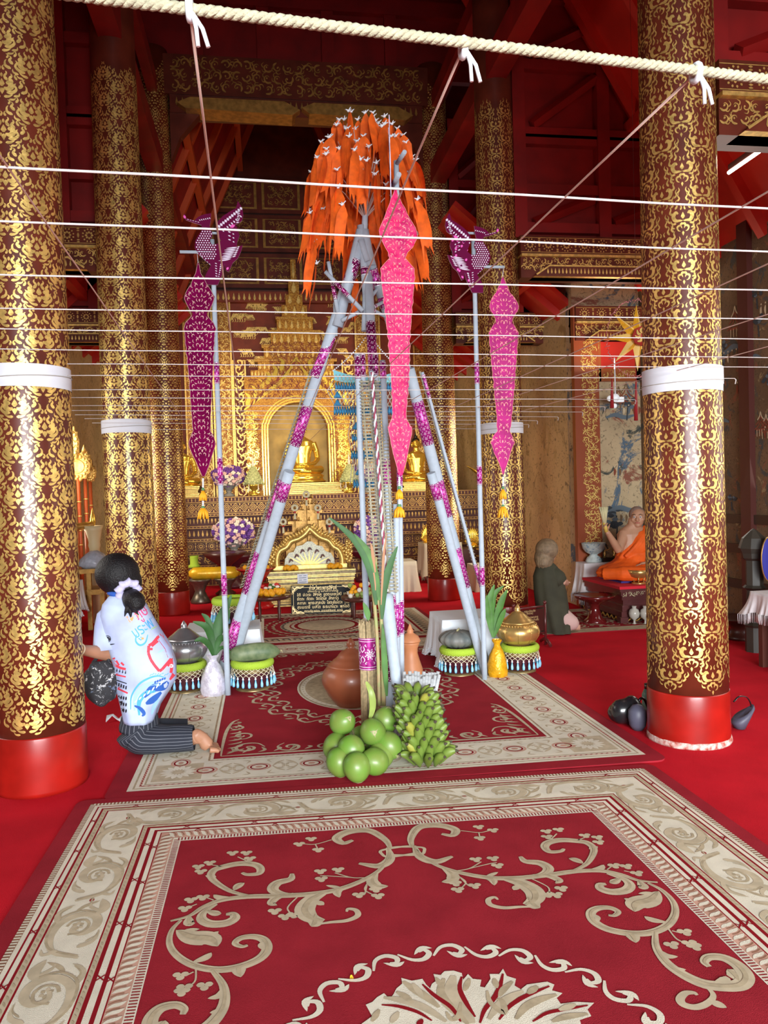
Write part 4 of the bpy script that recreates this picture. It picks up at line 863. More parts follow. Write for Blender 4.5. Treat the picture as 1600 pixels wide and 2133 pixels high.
def banner(name, top, Y, rows, mt, pr, label, crinkle, seed, tilt=0.0):
    """rows: (image row, left, right); hangs in the plane of depth Y"""
    t = thing(name, top, label, 'paper banner', 'pink paper banners hanging from the bird poles', offset=True); rnd = random.Random(seed)
    Rr = [Vector((y, l, r)) for y, l, r in rows]; Q = []
    for a, b in zip(Rr, Rr[1:]):
        k = max(1, int((b.x-a.x)/5)); Q += [a.lerp(b, i/k) for i in range(k)]
    Q.append(Rr[-1]); m = MB(); nc = 8; b0 = 0
    for q in Q:
        l, r = A(q.y, q.x, Y), A(q.z, q.x, Y); e = (sin(q.x*.9)+sin(q.x*.37))*.0022
        for c in range(nc+1):
            f = c/nc; p = l.lerp(r, f); p.x += e*(1 if f > .5 else -1)*(1 if c in (0, nc) else 0)
            p.y += crinkle*(noise.noise(Vector((f*6+seed, q.x*.13, 0)))*.9+noise.noise(Vector((f*15, q.x*.4, seed)))*.7)+tilt*(f-.5)*(r-l).length
            m.v.append(p)
    n = nc+1
    for i in range(len(Q)-1):
        for c in range(nc): m.f.append((i*n+c, i*n+c+1, (i+1)*n+c+1, (i+1)*n+c)); m.m.append(0); m.s.append(True)
    # edge trim and cut pattern
    def at(f, row):
        row = min(max(row, Q[0].x), Q[-1].x); i = 0
        while i < len(Q)-2 and Q[i+1].x < row: i += 1
        q = Q[i].lerp(Q[i+1], (row-Q[i].x)/max(1e-6, Q[i+1].x-Q[i].x)); ff = min(max(f, 0), 1)*nc; c = min(int(ff), nc-1)
        a_, b_ = m.v[i*n+c].lerp(m.v[i*n+c+1], ff-c), m.v[(i+1)*n+c].lerp(m.v[(i+1)*n+c+1], ff-c)
        w = (row-Q[i].x)/max(1e-6, Q[i+1].x-Q[i].x); return a_.lerp(b_, w)+Vector((0, -.0025-_kz*.00003, 0))
    nb = len(m.v); H = Q[-1].x-Q[0].x; base_v = list(m.v)
    def fn(u, v):  # u in image px from centre, v image row
        i = 0
        while i < len(Q)-2 and Q[i+1].x < v: i += 1
        q = Q[i]; w = max(2, q.z-q.y); return at(.5+u/w, v)
    v = Q[0].x+30
    while v < Q[-1].x-12:
        q = min(Q, key=lambda q: abs(q.x-v)); w = (q.z-q.y)/2
        if w > 10:
            k = int(w/8)
            for j in range(k):
                u0 = (j+.5)*w*.86/k
                for s in (-1, 1):
                    ph = (int(v)+j) % 3
                    if ph == 0: stroke(m, [(s*(u0-2.6), v), (s*u0, v-4), (s*(u0+2.8), v-1.5), (s*(u0+2), v+2.2)], .0, fn, 1)
                    P = ([(u0-2.5, v-2), (u0, v-5), (u0+3, v-3), (u0+2.4, v+1.5)], [(u0-1, v+3.6), (u0+2, v), (u0+1, v-4)], [(u0-3, v+2), (u0, v+3), (u0+3, v)])[ph]
                    stroke(m, [(s*x_, y_) for x_, y_ in P], 1.9 if ph != 1 else 1.6, fn, 1, 'leaf', 3)
            if int(v/8) % 3 == 0: stroke(m, [(0, v-3), (0, v+3)], 3, fn, 1, 'blob', 4)
        v += 9.5
    for f in (0.0, 1.0):
        P = [at(f, q.x) for q in Q]; m.tube([p for p in P[::2]], .0018, 4, mi=1)
    m.build('paper', [mt, pr], t)
    return t
def garland(t, px, y0, Y, sc=1.0):
    s = sc/PX(A(px, y0, Y).x, Y)
    def z(y): return A(px, y, Y)
    m = MB(); a = z(y0)
    for k in range(6): m.ball(z(y0+3+k*4), .0075*sc, 8, 6)
    m.build('white_bead', THRD, t)
    for (yy, L, w) in ((y0+26, 22, 7), (y0+60, 26, 11)):
        m = MB()
        for k in range(9): an = k*2*pi/9; m.tube([z(yy), z(yy+L*.5)+Vector((cos(an), sin(an), 0))*w*.7*s, z(yy+L)+Vector((cos(an), sin(an), 0))*w*s], [.004*sc, .011*sc, .005*sc], 5)
        m.build('marigold', mat('marigold_petals', (.95, .42, .01), .6), t)
    m = MB()
    for k in range(5): m.ball(z(y0+46+k*4), .008*sc, 8, 6)
    m.ball(z(y0+24), (.012*sc,)*3, 8, 6, 1); m.ball(z(y0+62), (.014*sc,)*3, 8, 6, 1); m.build('white_bead', [THRD, mat('garland_green', (.1, .25, .1), .6)], t)
for (bx, by, tx, ty, Yb, rows, lab, side) in (((475), 1450, 462, 500, 5.89, [(1010, 953), (1240, 1195), (800, 755)], 'left white pole carrying a magenta bird cut-out, foot beside the melon', -1), (1010, 1418, 1012, 500, 5.82, [(1010, 970), (1220, 1180), (800, 755)], 'right white pole carrying a pink bird cut-out, foot beside the yellow bag', 1)):
    a = F(bx, by); b = a+Vector((0, 0, A(tx, ty, Yb).z))
    t = pole('bird_pole', a, b, .021, lab, bands_px(a, b, rows), 'flag pole', 'white poles with bird cut-outs', .017)
    xx = b.x; zc = A(tx, 528 if side < 0 else 557, Yb).z; m = MB(); m.tube([Vector((xx, a.y-.02, zc)), Vector((xx+side*.235, a.y-.02, zc))], .012, 8); m.build('crossbar', POLEW, t)
    m = MB(); m.tube([Vector((xx-.06, a.y+.012, A(tx, 485, Yb).z)), Vector((xx+.09, a.y+.012, A(tx, 485, Yb).z))], .01, 8); m.build('crossbar', POLEW, t)
    org_ = Vector((xx+.0, a.y-.028, A(tx, 596 if side < 0 else 612, Yb).z))
    bird_mesh(t, org_, .00041 if side < 0 else .00040, Vector((-side, 0, 0)), MAG, LIL, side > 0)
BRL = mat('magenta_paper', (.19, .001, .06), .85, 0, .3, 10, spec=.08); BRR = mat('rose_paper', (.5, .004, .2), .7, spec=.15, noise_amt=0, scale=8) if 0 else mat('rose_paper', (.5, .004, .2), .7, 0, .35, 8); BRM = mat('hot_pink_paper', (.88, .01, .15), .6, 0, .5, 9, col2=(.5, .003, .12)); CUT = mat('cut_paper_edge', (.6, .32, .3), .6); CUTP = mat('pale_pink_edge', (.9, .3, .32), .6)
t = banner('paper_banner', A(413, 560, 5.78), 5.78, [(548, 412, 414), (575, 406, 420), (592, 397, 432), (603, 391, 438), (618, 383, 447), (628, 386, 445), (645, 395, 437), (654, 401, 431), (664, 397, 435), (672, 387, 444), (685, 384, 449), (700, 385, 447), (790, 394, 443), (860, 399, 439), (897, 402, 438), (905, 399, 444), (925, 392, 450), (945, 400, 443), (965, 410, 437), (985, 418, 430), (992, 422, 426)], BRL, CUT, 'dark magenta cut-paper banner hanging from the left bird pole', .004, 1)
garland(t, 423, 995, 5.78)
m = MB(); m.tube([A(411, 528, 5.83), A(413, 552, 5.78)], .002, 5); m.build('thread', THRD, t)
t = banner('paper_banner', A(1047, 580, 5.72), 5.72, [(576, 1046, 1048), (590, 1042, 1054), (610, 1033, 1062), (622, 1024, 1073), (638, 1019, 1081), (648, 1022, 1079), (662, 1032, 1068), (672, 1034, 1066), (680, 1026, 1071), (693, 1018, 1080), (715, 1020, 1078), (800, 1028, 1072), (870, 1035, 1066), (898, 1036, 1062), (908, 1028, 1066), (922, 1023, 1071), (945, 1030, 1063), (965, 1040, 1057), (982, 1045, 1051), (988, 1047, 1049)], BRR, CUTP, 'rose pink cut-paper banner hanging from the right bird pole', .012, 2)
garland(t, 1048, 992, 5.72)
m = MB(); m.tube([A(1049, 556, 5.76), A(1047, 578, 5.72)], .002, 5); m.build('thread', THRD, t)
a = F(838, 1509); b = a+Vector((0, 0, A(822, 340, 4.9).z)); b.x = A(824, 340, 4.9).x
t = pole('bird_pole', a, b, .019, 'middle white pole with a bird cut-out seen edge on, before the orange pennants', bands_px(a, b, [(1012, 958), (1320, 1250)]), 'flag pole', 'white poles with bird cut-outs', .017)
bird_mesh(t, Vector((A(812, 445, 4.9).x, a.y-.03, A(812, 445, 4.9).z)), .00040, Vector((.16, 1, 0)), MAG, LIL, False)
m = MB(); m.tube([b+Vector((0, .0, -.02)), b+Vector((.02, -.18, -.02))], .014, 8); m.build('crossbar', POLEW, t)
m = MB(); c = A(820, 382, 4.85); m.tube([c+Vector((0, .05, 0)), c+Vector((.01, -.14, 0))], .016, 8); m.build('crossbar', POLEW, t)
t = banner('paper_banner', A(822, 400, 4.7), 4.7, [(392, 823, 825), (410, 816, 830), (425, 811, 838), (455, 800, 853), (480, 789, 868), (495, 792, 869), (515, 802, 860), (527, 808, 848), (538, 811, 844), (550, 800, 855), (560, 793, 862), (570, 793, 864), (595, 796, 862), (700, 808, 854), (790, 815, 852), (860, 818, 846), (872, 816, 846), (890, 808, 858), (905, 811, 857), (940, 818, 850), (970, 826, 844), (990, 831, 838)], BRM, CUTP, 'tall hot pink crinkled cut-paper banner hanging in front, tallest of the three', .022, 3)
garland(t, 832, 992, 4.7)

# --- blue and white flower net inside the props
BLU = mat('blue_flower_petals', (.05, .33, .62), .6, 0, .3, 40); CYN = mat('pale_blue_ribbon', (.2, .62, .72), .6); NETW = mat('cream_bead_net', (.62, .62, .52), .7)
YN = 5.75; t = thing('flower_net', A(768, 700, YN), 'blue and white flower garland net hanging inside the props', 'garland', offset=True)
m = MB()
for (x0, y0, x1, y1) in ((768, 695, 694, 772), (768, 695, 835, 768)):
    for k in range(22): f = k/21; m.ball(A(x0+(x1-x0)*f, y0+(y1-y0)*f+6*sin(pi*f), YN), .006, 6, 5)
m.build('bead_string', THRD, t)
m = MB(); N = 16
P = [(A(694+9*k, 770+16*sin(pi*k/N), YN), A(697+8.7*k, 792+10*sin(pi*k/N), YN)) for k in range(N+1)]
for k in range(N): b0 = len(m.v); m.v += [P[k][0], P[k][1], P[k+1][1], P[k+1][0]]; m.f.append((b0, b0+1, b0+2, b0+3)); m.m.append(0); m.s.append(False)
m.build('ribbon', CYN, t)
m = MB()
for k in range(17):
    for s in (-1, 1): m.tube([A(700+8*k, 780, YN), A(700+8*k+s*18, 815, YN), A(700+8*k, 850, YN)], .0028, 4)
for k in range(9):
    for s in (-1, 1): m.tube([A(735+6*k, 860, YN), A(735+6*k+s*10, 905, YN), A(735+6*k, 950, YN), A(735+6*k+s*6, 1010, YN)], .0028, 4)
m.build('bead_net', NETW, t)
for (x0, x1, y, n, L) in ((700, 835, 798, 26, 16), (697, 832, 846, 26, 18), (735, 780, 905, 10, 14), (733, 778, 940, 10, 16), (738, 776, 1000, 8, 16)):
    m = MB()
    for k in range(n):
        x = x0+(x1-x0)*k/(n-1); m.tube([A(x, y, YN-.01*(k % 2)), A(x+1, y+L*.6, YN-.03), A(x, y+L, YN-.01)], [.004, .012, .006], 5); m.ball(A(x, y, YN), .007, 6, 5, 1)
    m.build('flower_fringe', [BLU, mat('garland_green', (.1, .25, .1), .6)], t)
for (x, y) in ((703, 815), (703, 832), (742, 880), (748, 975)):
    m = MB()
    for k in range(7): an = k*.9; m.tube([A(x, y, YN-.02), A(x, y+14, YN-.02)+Vector((cos(an), sin(an), 0))*.02], [.004, .011], 5)
    m.build('flower_drop', BLU, t)
# ---------------------------------------------------------------- fruit, sticks and jars at the foot of the props
COCO = mat('green_coconut_husk', (.12, .27, .03), .42, 0, .35, 7, col2=(.17, .24, .045), coat=.1); COCT = mat('coconut_stem_end', (.42, .38, .2), .8, 0, .5, 40)
proto = thing('coconut', (0, 0, 0), 'x', 'coconut', 'green coconuts heaped at the foot of the props')
MB().ball((0, 0, 0), (.071, .071, .077), 24, 16, wob=lambda d: 1+.045*max(0, cos(3*atan2(d.y, d.x)))*(1-abs(d.z))+(.07*max(0, d.z)**6)-.05*max(0, -d.z)**8).build('husk', COCO, proto)
m = MB(); m.lathe([(.026, .066), (.022, .075), (.01, .083), (.0, .081)], 9, wob=lambda a, z: 1+.25*sin(a*3)); m.build('stem_end', COCT, proto)
CO = [(713, 1504, 4.22, 'topmost left coconut, resting against the terracotta jar', (1.1, .5)), (776, 1524, 4.12, 'coconut at the top centre of the heap, stem facing the camera', (1.35, 0)), (803, 1501, 4.27, 'coconut at the back right of the heap, beside the banana bunch', (.3, 1)), (700, 1556, 4.17, 'leftmost coconut with a pale scarred side', (.6, 2.6)),
      (732, 1560, 4.05, 'large round coconut in the middle left of the heap', (2.6, 1)), (810, 1552, 4.1, 'right coconut of the heap, touching the bananas', (2.2, .7)), (708, 1609, 4.03, 'bottom left coconut standing on the rug', (2.9, .3)), (781, 1588, 3.98, 'coconut right of the front one, broken stem facing right', (1.2, -1.2)),
      (744, 1618, 3.93, 'frontmost coconut at the bottom with frayed base', (2.7, .2)), (795, 1608, 4.08, 'bottom right coconut half hidden behind another', (2.4, -.6)), (752, 1540, 4.3, 'coconut almost hidden in the middle of the heap', (.4, .4))]
for i, (px, py, Y, lab, (tx, tz)) in enumerate(CO):
    c = A(px, py, Y); c.z = max(c.z, .088)
    o = proto if i == 0 else dup(proto); o.location = c; o.rotation_euler = (tx, 0, tz); o['label'] = lab
m = MB(); c = A(748, 1560, 4.25); rnd = random.Random(2)
for k in range(16): e = Vector((rnd.uniform(-1, 1), rnd.uniform(-.7, .1), rnd.uniform(-.6, 1)))*.13; m.tube([c, c+e*.6, c+e], [.01, .006, .003], 5)
m.build('coconut_stalk', mat('dry_stalk', (.2, .17, .07), .8), label='brown stalks between the coconuts of the heap', cat='stalk')
# bananas
BANG = mat('green_banana_skin', (.2, .27, .04), .5, 0, .3, 7, col2=(.09, .17, .025)); BANY = mat('ripe_banana_skin', (.42, .36, .05), .5, 0, .3, 12, col2=(.2, .26, .04)); BAND = mat('banana_tip', (.05, .04, .02), .8)
def banana_mesh():
    m = MB(); P = []; R = []
    for i in range(11):
        t = i/10; P.append(Vector((.026*sin(pi*t*.9), 0, .118*t))); R.append([.006, .012, .0185, .022, .0235, .0235, .023, .021, .0165, .008, .004][i])
    m.tube(P, R, 6, mats=[0]*9+[1]); return m
bt = thing('banana_bunch', F(885, 1612), 'big bunch of green bananas, a few turning yellow, right of the coconuts', 'banana bunch', offset=True)
bm_ = [banana_mesh().build('banana', [BANG, BAND]), banana_mesh().build('banana', [BANY, BAND])]
for o in bm_: o.parent = bt
ax0, ax1 = A(889, 1612, 4.08), A(864, 1462, 4.16); ax0.z = .035; first = [True, True]; rnd = random.Random(4)
cnt = 0
for r in range(9):
    f = r/8; c = ax0.lerp(ax1, f); n = 11; rad = .1+.03*sin(pi*min(1, .2+f*.8)); 
    for k in range(n):
        a = 2*pi*(k+.5*(r % 2))/n+rnd.uniform(-.07, .07)
        yel = (r in (1, 2) and 4 <= k <= 9 and rnd.random() < .4) or rnd.random() < .03
        src = bm_[1 if yel else 0]; o = src
        if first[1 if yel else 0]: first[1 if yel else 0] = False
        else: o = src.copy(); COL.objects.link(o); o.parent = bt
        tilt = (.62+rnd.uniform(-.12, .12)) if r > 0 else 1.0
        q = Matrix.Rotation(a, 4, 'Z') @ Matrix.Rotation(tilt, 4, 'Y') @ Matrix.Rotation(pi, 4, 'Z')
        pos = c+Vector((cos(a)*rad*.62, sin(a)*rad*.62, -.03)); pos.z = max(pos.z, .025)
        o.matrix_local = Matrix.Translation(pos-Vector(bt['_off'])) @ q @ Matrix.Scale(rnd.uniform(1.0, 1.2), 4)
        cnt += 1
m = MB(); m.tube([ax0, ax1, ax1+Vector((-.02, 0, .05))], [.03, .03, .022], 10); m.build('stalk', mat('banana_stalk', (.2, .26, .08), .7), bt)
# white sticks
SW = mat('white_stick', (.72, .76, .78), .6, 0, .2, 30); stk = None; rnd = random.Random(8)
for i in range(26):
    px = 842+(i % 13)*5.9; py = 1398+(3 if i < 13 else 12)+rnd.uniform(-4, 4)
    if i == 25: px, py = 915, 1405
    top = A(px, py, 4.38-.05*(i // 13)); bot = Vector((.80+(i % 13-6)*.006, 4.3-.04*(i // 13), .0)); d = top-bot
    if stk is None:
        m = MB(); m.tube([Vector((0, 0, 0)), Vector((0, 0, .5)), Vector((0, 0, 1))], .0105, 8); stk = m.build('white_stick', SW); o = stk
    else: o = stk.copy(); COL.objects.link(o)
    o.location = bot; o.rotation_mode = 'QUATERNION'; o.rotation_quaternion = d.to_track_quat('Z', 'Y'); o.scale = (1, 1, d.length)
    tag(o, 'white stick behind the bananas, %s from the left in the %s row' % (('leftmost', 'second', 'third', 'fourth', 'fifth', 'sixth', 'seventh', 'eighth', 'ninth', 'tenth', 'eleventh', 'twelfth', 'last')[i % 13].replace('leftmost', 'first'), 'back' if i < 13 else 'front') if i != 25 else 'white painted stick leaning out to the right of its bundle', 'stick', 'white sticks bundled behind the bananas')
# reed bundle
rb = F(772, 1520)+Vector((-.01, -.1, 0)); rt = A(772, 1296, rb.y); RH = rt.z; t = thing('reed_bundle', rb, 'tall bundle of straw-coloured reeds with a magenta foil sleeve', 'reed bundle', offset=True)
m = MB(); rnd = random.Random(1)
for k in range(190):
    rr = .056*sqrt(rnd.random()) if k > 90 else .056*rnd.uniform(.93, 1); a = rnd.random()*6.283; x, y = cos(a)*rr, sin(a)*rr; b = rb+Vector((x*1.06, y*1.06, 0)); hh = RH+rnd.uniform(-.02, .02)
    m.tube([b, rb+Vector((x*.97, y*.97, RH*.6)), rb+Vector((x+rnd.uniform(-.004, .004), y+rnd.uniform(-.004, .004), hh))], rnd.uniform(.0022, .0034), 5)
m.build('reeds', mat('straw_reed', (.6, .46, .25), .7, 0, .35, 50), t, kind='stuff')
z0, z1 = A(772, 1392, rb.y).z, A(772, 1326, rb.y).z; m = MB(); m.lathe([(.0605, z0), (.061, (z0+z1)/2), (.0605, z1)], 40, (rb.x, rb.y, 0)); m.f = m.f[:-2]; m.m = m.m[:-2]; m.s = m.s[:-2]
fn = lambda u, v: Vector((rb.x+(.0618+_kz*.00002)*sin(u/.061), rb.y-(.0618+_kz*.00002)*cos(u/.061), v))
H = z1-z0; Cc = 2*pi*.061
for v in (z0+.006, z1-.006, z0+.02, z1-.02): stroke(m, [(Cc*(i/24), v) for i in range(25)], .0035, fn, 1, 'line', 1)
for k in range(4):
    u = Cc*k/4; c = (z0+z1)/2
    for q in range(8):
        an = q*pi/4; stroke(m, [(u+cos(an)*.007, c+sin(an)*.007), (u+cos(an+.2)*.017, c+sin(an+.2)*.017), (u+cos(an)*.026, c+sin(an)*.026)], .009, fn, 1, 'leaf', 3); stroke(m, [(u+cos(an+.39)*.024, c+sin(an+.39)*.024), (u+cos(an+.39)*.036, c+sin(an+.39)*.036)], .008, fn, 1, 'leaf', 3)
    stroke(m, [(u-.005, c), (u+.005, c)], .01, fn, 1, 'blob', 4)
    for s in (-1, 1):
        for w in (-1, 1): stroke(m, [(u+Cc/8-s*.003, c+w*.01), (u+Cc/8+s*.014, c+w*.03), (u+Cc/8+s*.006, c+w*.05)], .007, fn, 1, 'vine', 3); stroke(m, [(u+s*.018, c+w*.045), (u+s*.03, c+w*.055), (u+s*.022, c+w*.062)], .006, fn, 1, 'leaf', 3)
m.build('foil_sleeve', [FOIL, FOILW], t)
# pale pod standing before the reeds
LEAF = mat('leaf_green', (.07, .2, .03), .6, 0, .35, 12); LEAFD = mat('deep_leaf_green', (.03, .12, .02), .6, 0, .3, 12); LEAFL = mat('pale_leaf_green', (.35, .45, .1), .45, 0, .3, 12)
def leaf(m, P, w, mi=0, fold=.25, n=5, wp=None):
    Q = spline(P, n); N = len(Q); b0 = len(m.v); prev = Vector((1, 0, 0))
    for i, q in enumerate(Q):
        tt = (Q[min(i+1, N-1)]-Q[max(i-1, 0)]).normalized(); side = Vector((0, 1, 0)).cross(tt)
        if side.length < .2: side = Vector((1, 0, 0))
        side = side.normalized(); nn = tt.cross(side); f = i/(N-1); h = w/2*max(.04, sin(pi*min(1, (f*.92+.06)))**.7)
        for s in (-1, 0, 1): m.v.append(q+side*h*s+nn*h*fold*abs(s))
    for i in range(N-1):
        for c in (0, 1): m.f.append((b0+3*i+c, b0+3*i+c+1, b0+3*i+c+4, b0+3*i+c+3)); m.m.append(mi); m.s.append(True)
m = MB(); leaf(m, [A(763, 1420, 4.2), A(774, 1445, 4.17), A(776, 1475, 4.18), A(768, 1505, 4.2)], .036, 0, .5); leaf(m, [A(763, 1420, 4.204), A(774, 1445, 4.175), A(776, 1475, 4.185), A(768, 1505, 4.205)], .036, 0, -.4)
m.build('seed_pod', LEAFL, label='pale green curved pod upright against the reed bundle', cat='pod')
# sugar cane / young shoots behind the reeds
t = thing('cane_plant', F(792, 1470), 'tall grassy cane shoots with long leaves rising behind the reed bundle', 'plant', offset=True); Yc = 4.5
for P, r in (([(790, 1470), (788, 1380), (783, 1290), (776, 1220), (770, 1165)], .011), ([(800, 1470), (799, 1380), (794, 1290), (790, 1230)], .011), ([(797, 1470), (794, 1300), (786, 1240), (783, 1160)], .007)):
    m = MB(); m.tube(spline([A(x, y, Yc) for x, y in P], 4), r, 8); m.build('stem', mat('cane_stem', (.3, .34, .12), .6, 0, .3, 20, col2=(.4, .28, .14)), t)
for P, w, mt in (([(784, 1260), (778, 1210), (764, 1165), (735, 1120), (686, 1078)], .05, LEAFD), ([(790, 1250), (782, 1200), (766, 1150), (738, 1112)], .045, LEAF), ([(796, 1290), (800, 1230), (812, 1180), (828, 1138)], .045, LEAFD), ([(768, 1292), (765, 1275), (757, 1255)], .035, LEAF), ([(806, 1450), (803, 1400), (800, 1350), (797, 1300)], .035, LEAF), ([(782, 1230), (780, 1190), (776, 1150), (772, 1130)], .02, mat('dry_leaf', (.4, .2, .1), .7)), ([(794, 1260), (797, 1200), (800, 1150), (806, 1110)], .015, _mc['dry_leaf'])):
    m = MB(); leaf(m, [A(x, y, Yc-.03) for x, y in P], w); m.build('leaf', mt, t)
# terracotta vessels
TER = mat('terracotta', (.3, .085, .035), .42, 0, .2, 6, coat=.15); TER2 = mat('pale_terracotta', (.58, .23, .1), .5, 0, .15, 8)
def flute(n, amp, za, zb): return lambda a, z: 1+(amp*(-abs(sin(a*n/2))+.5) if za < z < zb else 0)
c = F(738, 1478); c.y += .1; t = thing('terracotta_jar', c, 'round brown terracotta jar with ringed conical lid behind the coconuts', 'jar')
m = MB(); m.lathe([(.1, 0), (.12, .02), (.165, .08), (.205, .16), (.212, .2), (.2, .25), (.17, .285), (.16, .29)], 40, wob=flute(14, .012, .03, .27)); m.build('pot', TER, t)
m = MB(); m.lathe([(.165, .285), (.172, .292), (.16, .302), (.135, .318), (.132, .325), (.11, .34), (.095, .355), (.092, .362), (.07, .385), (.04, .4), (.034, .407), (.022, .413), (.03, .43), (.031, .445), (.02, .462), (.012, .475), (.0, .482)], 40); m.build('lid', TER, t)
c = F(857, 1415); t = thing('terracotta_bottle', c, 'slender waisted terracotta bottle with pointed cap behind the white sticks', 'bottle')
k = .98; m = MB(); m.lathe([(.095, 0), (.1, .03), (.092, .09), (.07, .16), (.056, .21), (.058, .25), (.072, .285), (.074, .3)], 32); m.build('body', TER2, t)
m = MB(); m.lathe([(.078, .3), (.084, .308), (.08, .318), (.066, .345), (.04, .365), (.03, .372), (.024, .38), (.03, .387), (.022, .4), (.01, .43), (0, .45)], 32); m.build('cap', TER2, t)
# pedestals
GRN = mat('lime_woven_rim', (.42, .62, .04), .7, bump=.8, bscale=170); PDK = mat('dark_red_lacquer', (.07, .012, .02), .35); BRZ = mat('old_bronze', (.32, .23, .1), .4, .6, .3, 30); NETC = mat('cream_bead', (.75, .68, .48), .6); TAS = mat('sky_blue_bead', (.12, .5, .85), .35, 0, .3, 60, col2=(.35, .7, .9))
pr = thing('pedestal_bowl', (0, 0, 0), 'x', 'pedestal', 'tasselled offering pedestals')
R_ = .155
MB().torus((0, 0, .205), .138, .027, 40, 12, flat=1.15).build('rim', GRN, pr)
m = MB(); m.lathe([(.11, .02), (.118, .05), (.125, .1), (.14, .19), (.125, .215), (.0, .205)], 36); m.build('bowl', PDK, pr)
m = MB(); m.lathe([(.125, 0), (.132, .008), (.126, .02), (.112, .028)], 36); m.build('foot', BRZ, pr)
m = MB(); m.lathe([(.150, .15), (.151, .175)], 36, mi=1); m.f = m.f[:-2]; m.m = m.m[:-2]; m.s = m.s[:-2]
for k in range(22):
    a = 2*pi*k/22; 
    for s in (-1, 1):
        P = [Vector((cos(a+s*2*pi/22*q)*(.152+.006*q), sin(a+s*2*pi/22*q)*(.152+.006*q), .185-.03*q)) for q in (0, .5, 1, 1.5, 2)]; m.tube(P, .0024, 4)
m.build('bead_net', [NETC, BRZ], pr); tz = None
for k in range(22):
    if tz is None:
        m = MB(); m.tube([Vector((.164, 0, .125)), Vector((.164, 0, .108))], [.004, .009], 6, mi=1); m.tube([Vector((.164, 0, .108)), Vector((.165, 0, .095)), Vector((.166, 0, .07)), Vector((.166, 0, .05)), Vector((.166, 0, .045))], [.003, .006, .0115, .010, .003], 7)
        tz = m.build('tassel', [TAS, THRD], pr); o = tz
    else: o = tz.copy(); COL.objects.link(o); o.parent = pr
    o.rotation_euler = (0, 0, 2*pi*k/22)
PED = [(527, 1442, 'tasselled pedestal with lime rim carrying the long green melon', 1.02), (385, 1446, 'tasselled pedestal with lime rim under the silver jar', 1.0), (964, 1410, 'tasselled pedestal with lime rim under the grey pumpkin', .98), (1092, 1404, 'tasselled pedestal with lime rim under the gold jar', .98)]
pc = []
for i, (px, py, lab, sc) in enumerate(PED):
    c = F(px, py); c.y += .1; o = pr if i == 0 else dup(pr); o.location = c; o.scale = (sc,)*3; o['label'] = lab; pc.append(c)
zt = .222
SIL = mat('aged_silver', (.45, .46, .48), .3, .8, .2, 12, bump=.1, bscale=30); BRS = mat('gilt_brass', (.72, .47, .16), .3, .75, .25, 7, bump=.1, bscale=30)
def jar(name, c, mt, label, s=1.0):
    t = thing(name, c, label, 'jar'); m = MB()
    m.lathe([(r*s, z*s) for r, z in ((.085, 0), (.095, .01), (.14, .035), (.172, .085), (.178, .12), (.165, .155), (.135, .18), (.12, .188))], 44); m.build('bowl', mt, t)
    m = MB(); m.lathe([(r*s, z*s) for r, z in ((.138, .186), (.142, .192), (.125, .2), (.11, .215), (.1, .222), (.06, .255), (.045, .268), (.03, .275), (.02, .28), (.026, .292), (.018, .31), (.006, .33), (0, .335))], 44); m.build('lid', mt, t)
    m = MB()
    for k in range(40): a = k*2*pi/40; m.ball((cos(a)*.148*s, sin(a)*.148*s, .172*s), (.006, .006, .009), 6, 5, M=Matrix.Rotation(a, 4, 'Z') @ Matrix.Rotation(.6, 4, 'Y'))
    for k in range(10): a = k*2*pi/10; m.tube([Vector((cos(a)*r*s, sin(a)*r*s, z*s)) for r, z in ((.142, .168), (.1665, .155), (.1795, .12), (.1735, .085), (.142, .036))], .0016, 4)
    m.build('chased_rim', mt, t)
jar('silver_jar', pc[1]+Vector((0, 0, zt)), SIL, 'lidded silver jar on a pedestal beside the kneeling woman', .98)
jar('gold_jar', pc[3]+Vector((-.01, 0, zt-.004)), BRS, 'lidded gold jar on a pedestal at the right of the middle rug')
PMP = mat('grey_green_pumpkin', (.1, .12, .12), .55, 0, .45, 9, col2=(.2, .2, .18)); c = pc[2]+Vector((-.01, 0, zt+.04))
t = thing('pumpkin', c, 'ribbed grey-green pumpkin sitting on its pedestal', 'pumpkin'); m = MB(); m.ball((0, 0, .03), (.155, .155, .075), 60, 18, wob=lambda d: (1-.07*abs(cos(atan2(d.y, d.x)*7))**6)*(1-.16*max(0, d.z)**10)); m.build('rind', PMP, t)
m = MB(); m.tube([Vector((0, 0, .085)), Vector((.004, .002, .1)), Vector((.02, 0, .112))], [.014, .008, .009], 6); m.build('stem', COCT, t)
c = pc[0]; t = thing('wax_gourd', c+Vector((.02, 0, zt+.045)), 'long dark green melon lying across its pedestal', 'melon', rz=.05)
m = MB(); P = [Vector((-.195+.39*i/14, 0, .015*sin(pi*i/14)+.012*i/14)) for i in range(15)]; m.tube(P, [.02, .05, .064, .069, .07, .07, .07, .071, .071, .07, .068, .064, .055, .04, .015], 24); m.build('rind', mat('dark_melon_rind', (.09, .14, .06), .55, 0, .35, 14, col2=(.2, .24, .12)), t)
m = MB(); m.tube([Vector((.192, 0, .012)), Vector((.21, 0, .02)), Vector((.215, 0, .0))], [.007, .005, .004], 6); m.build('stem', COCT, t)
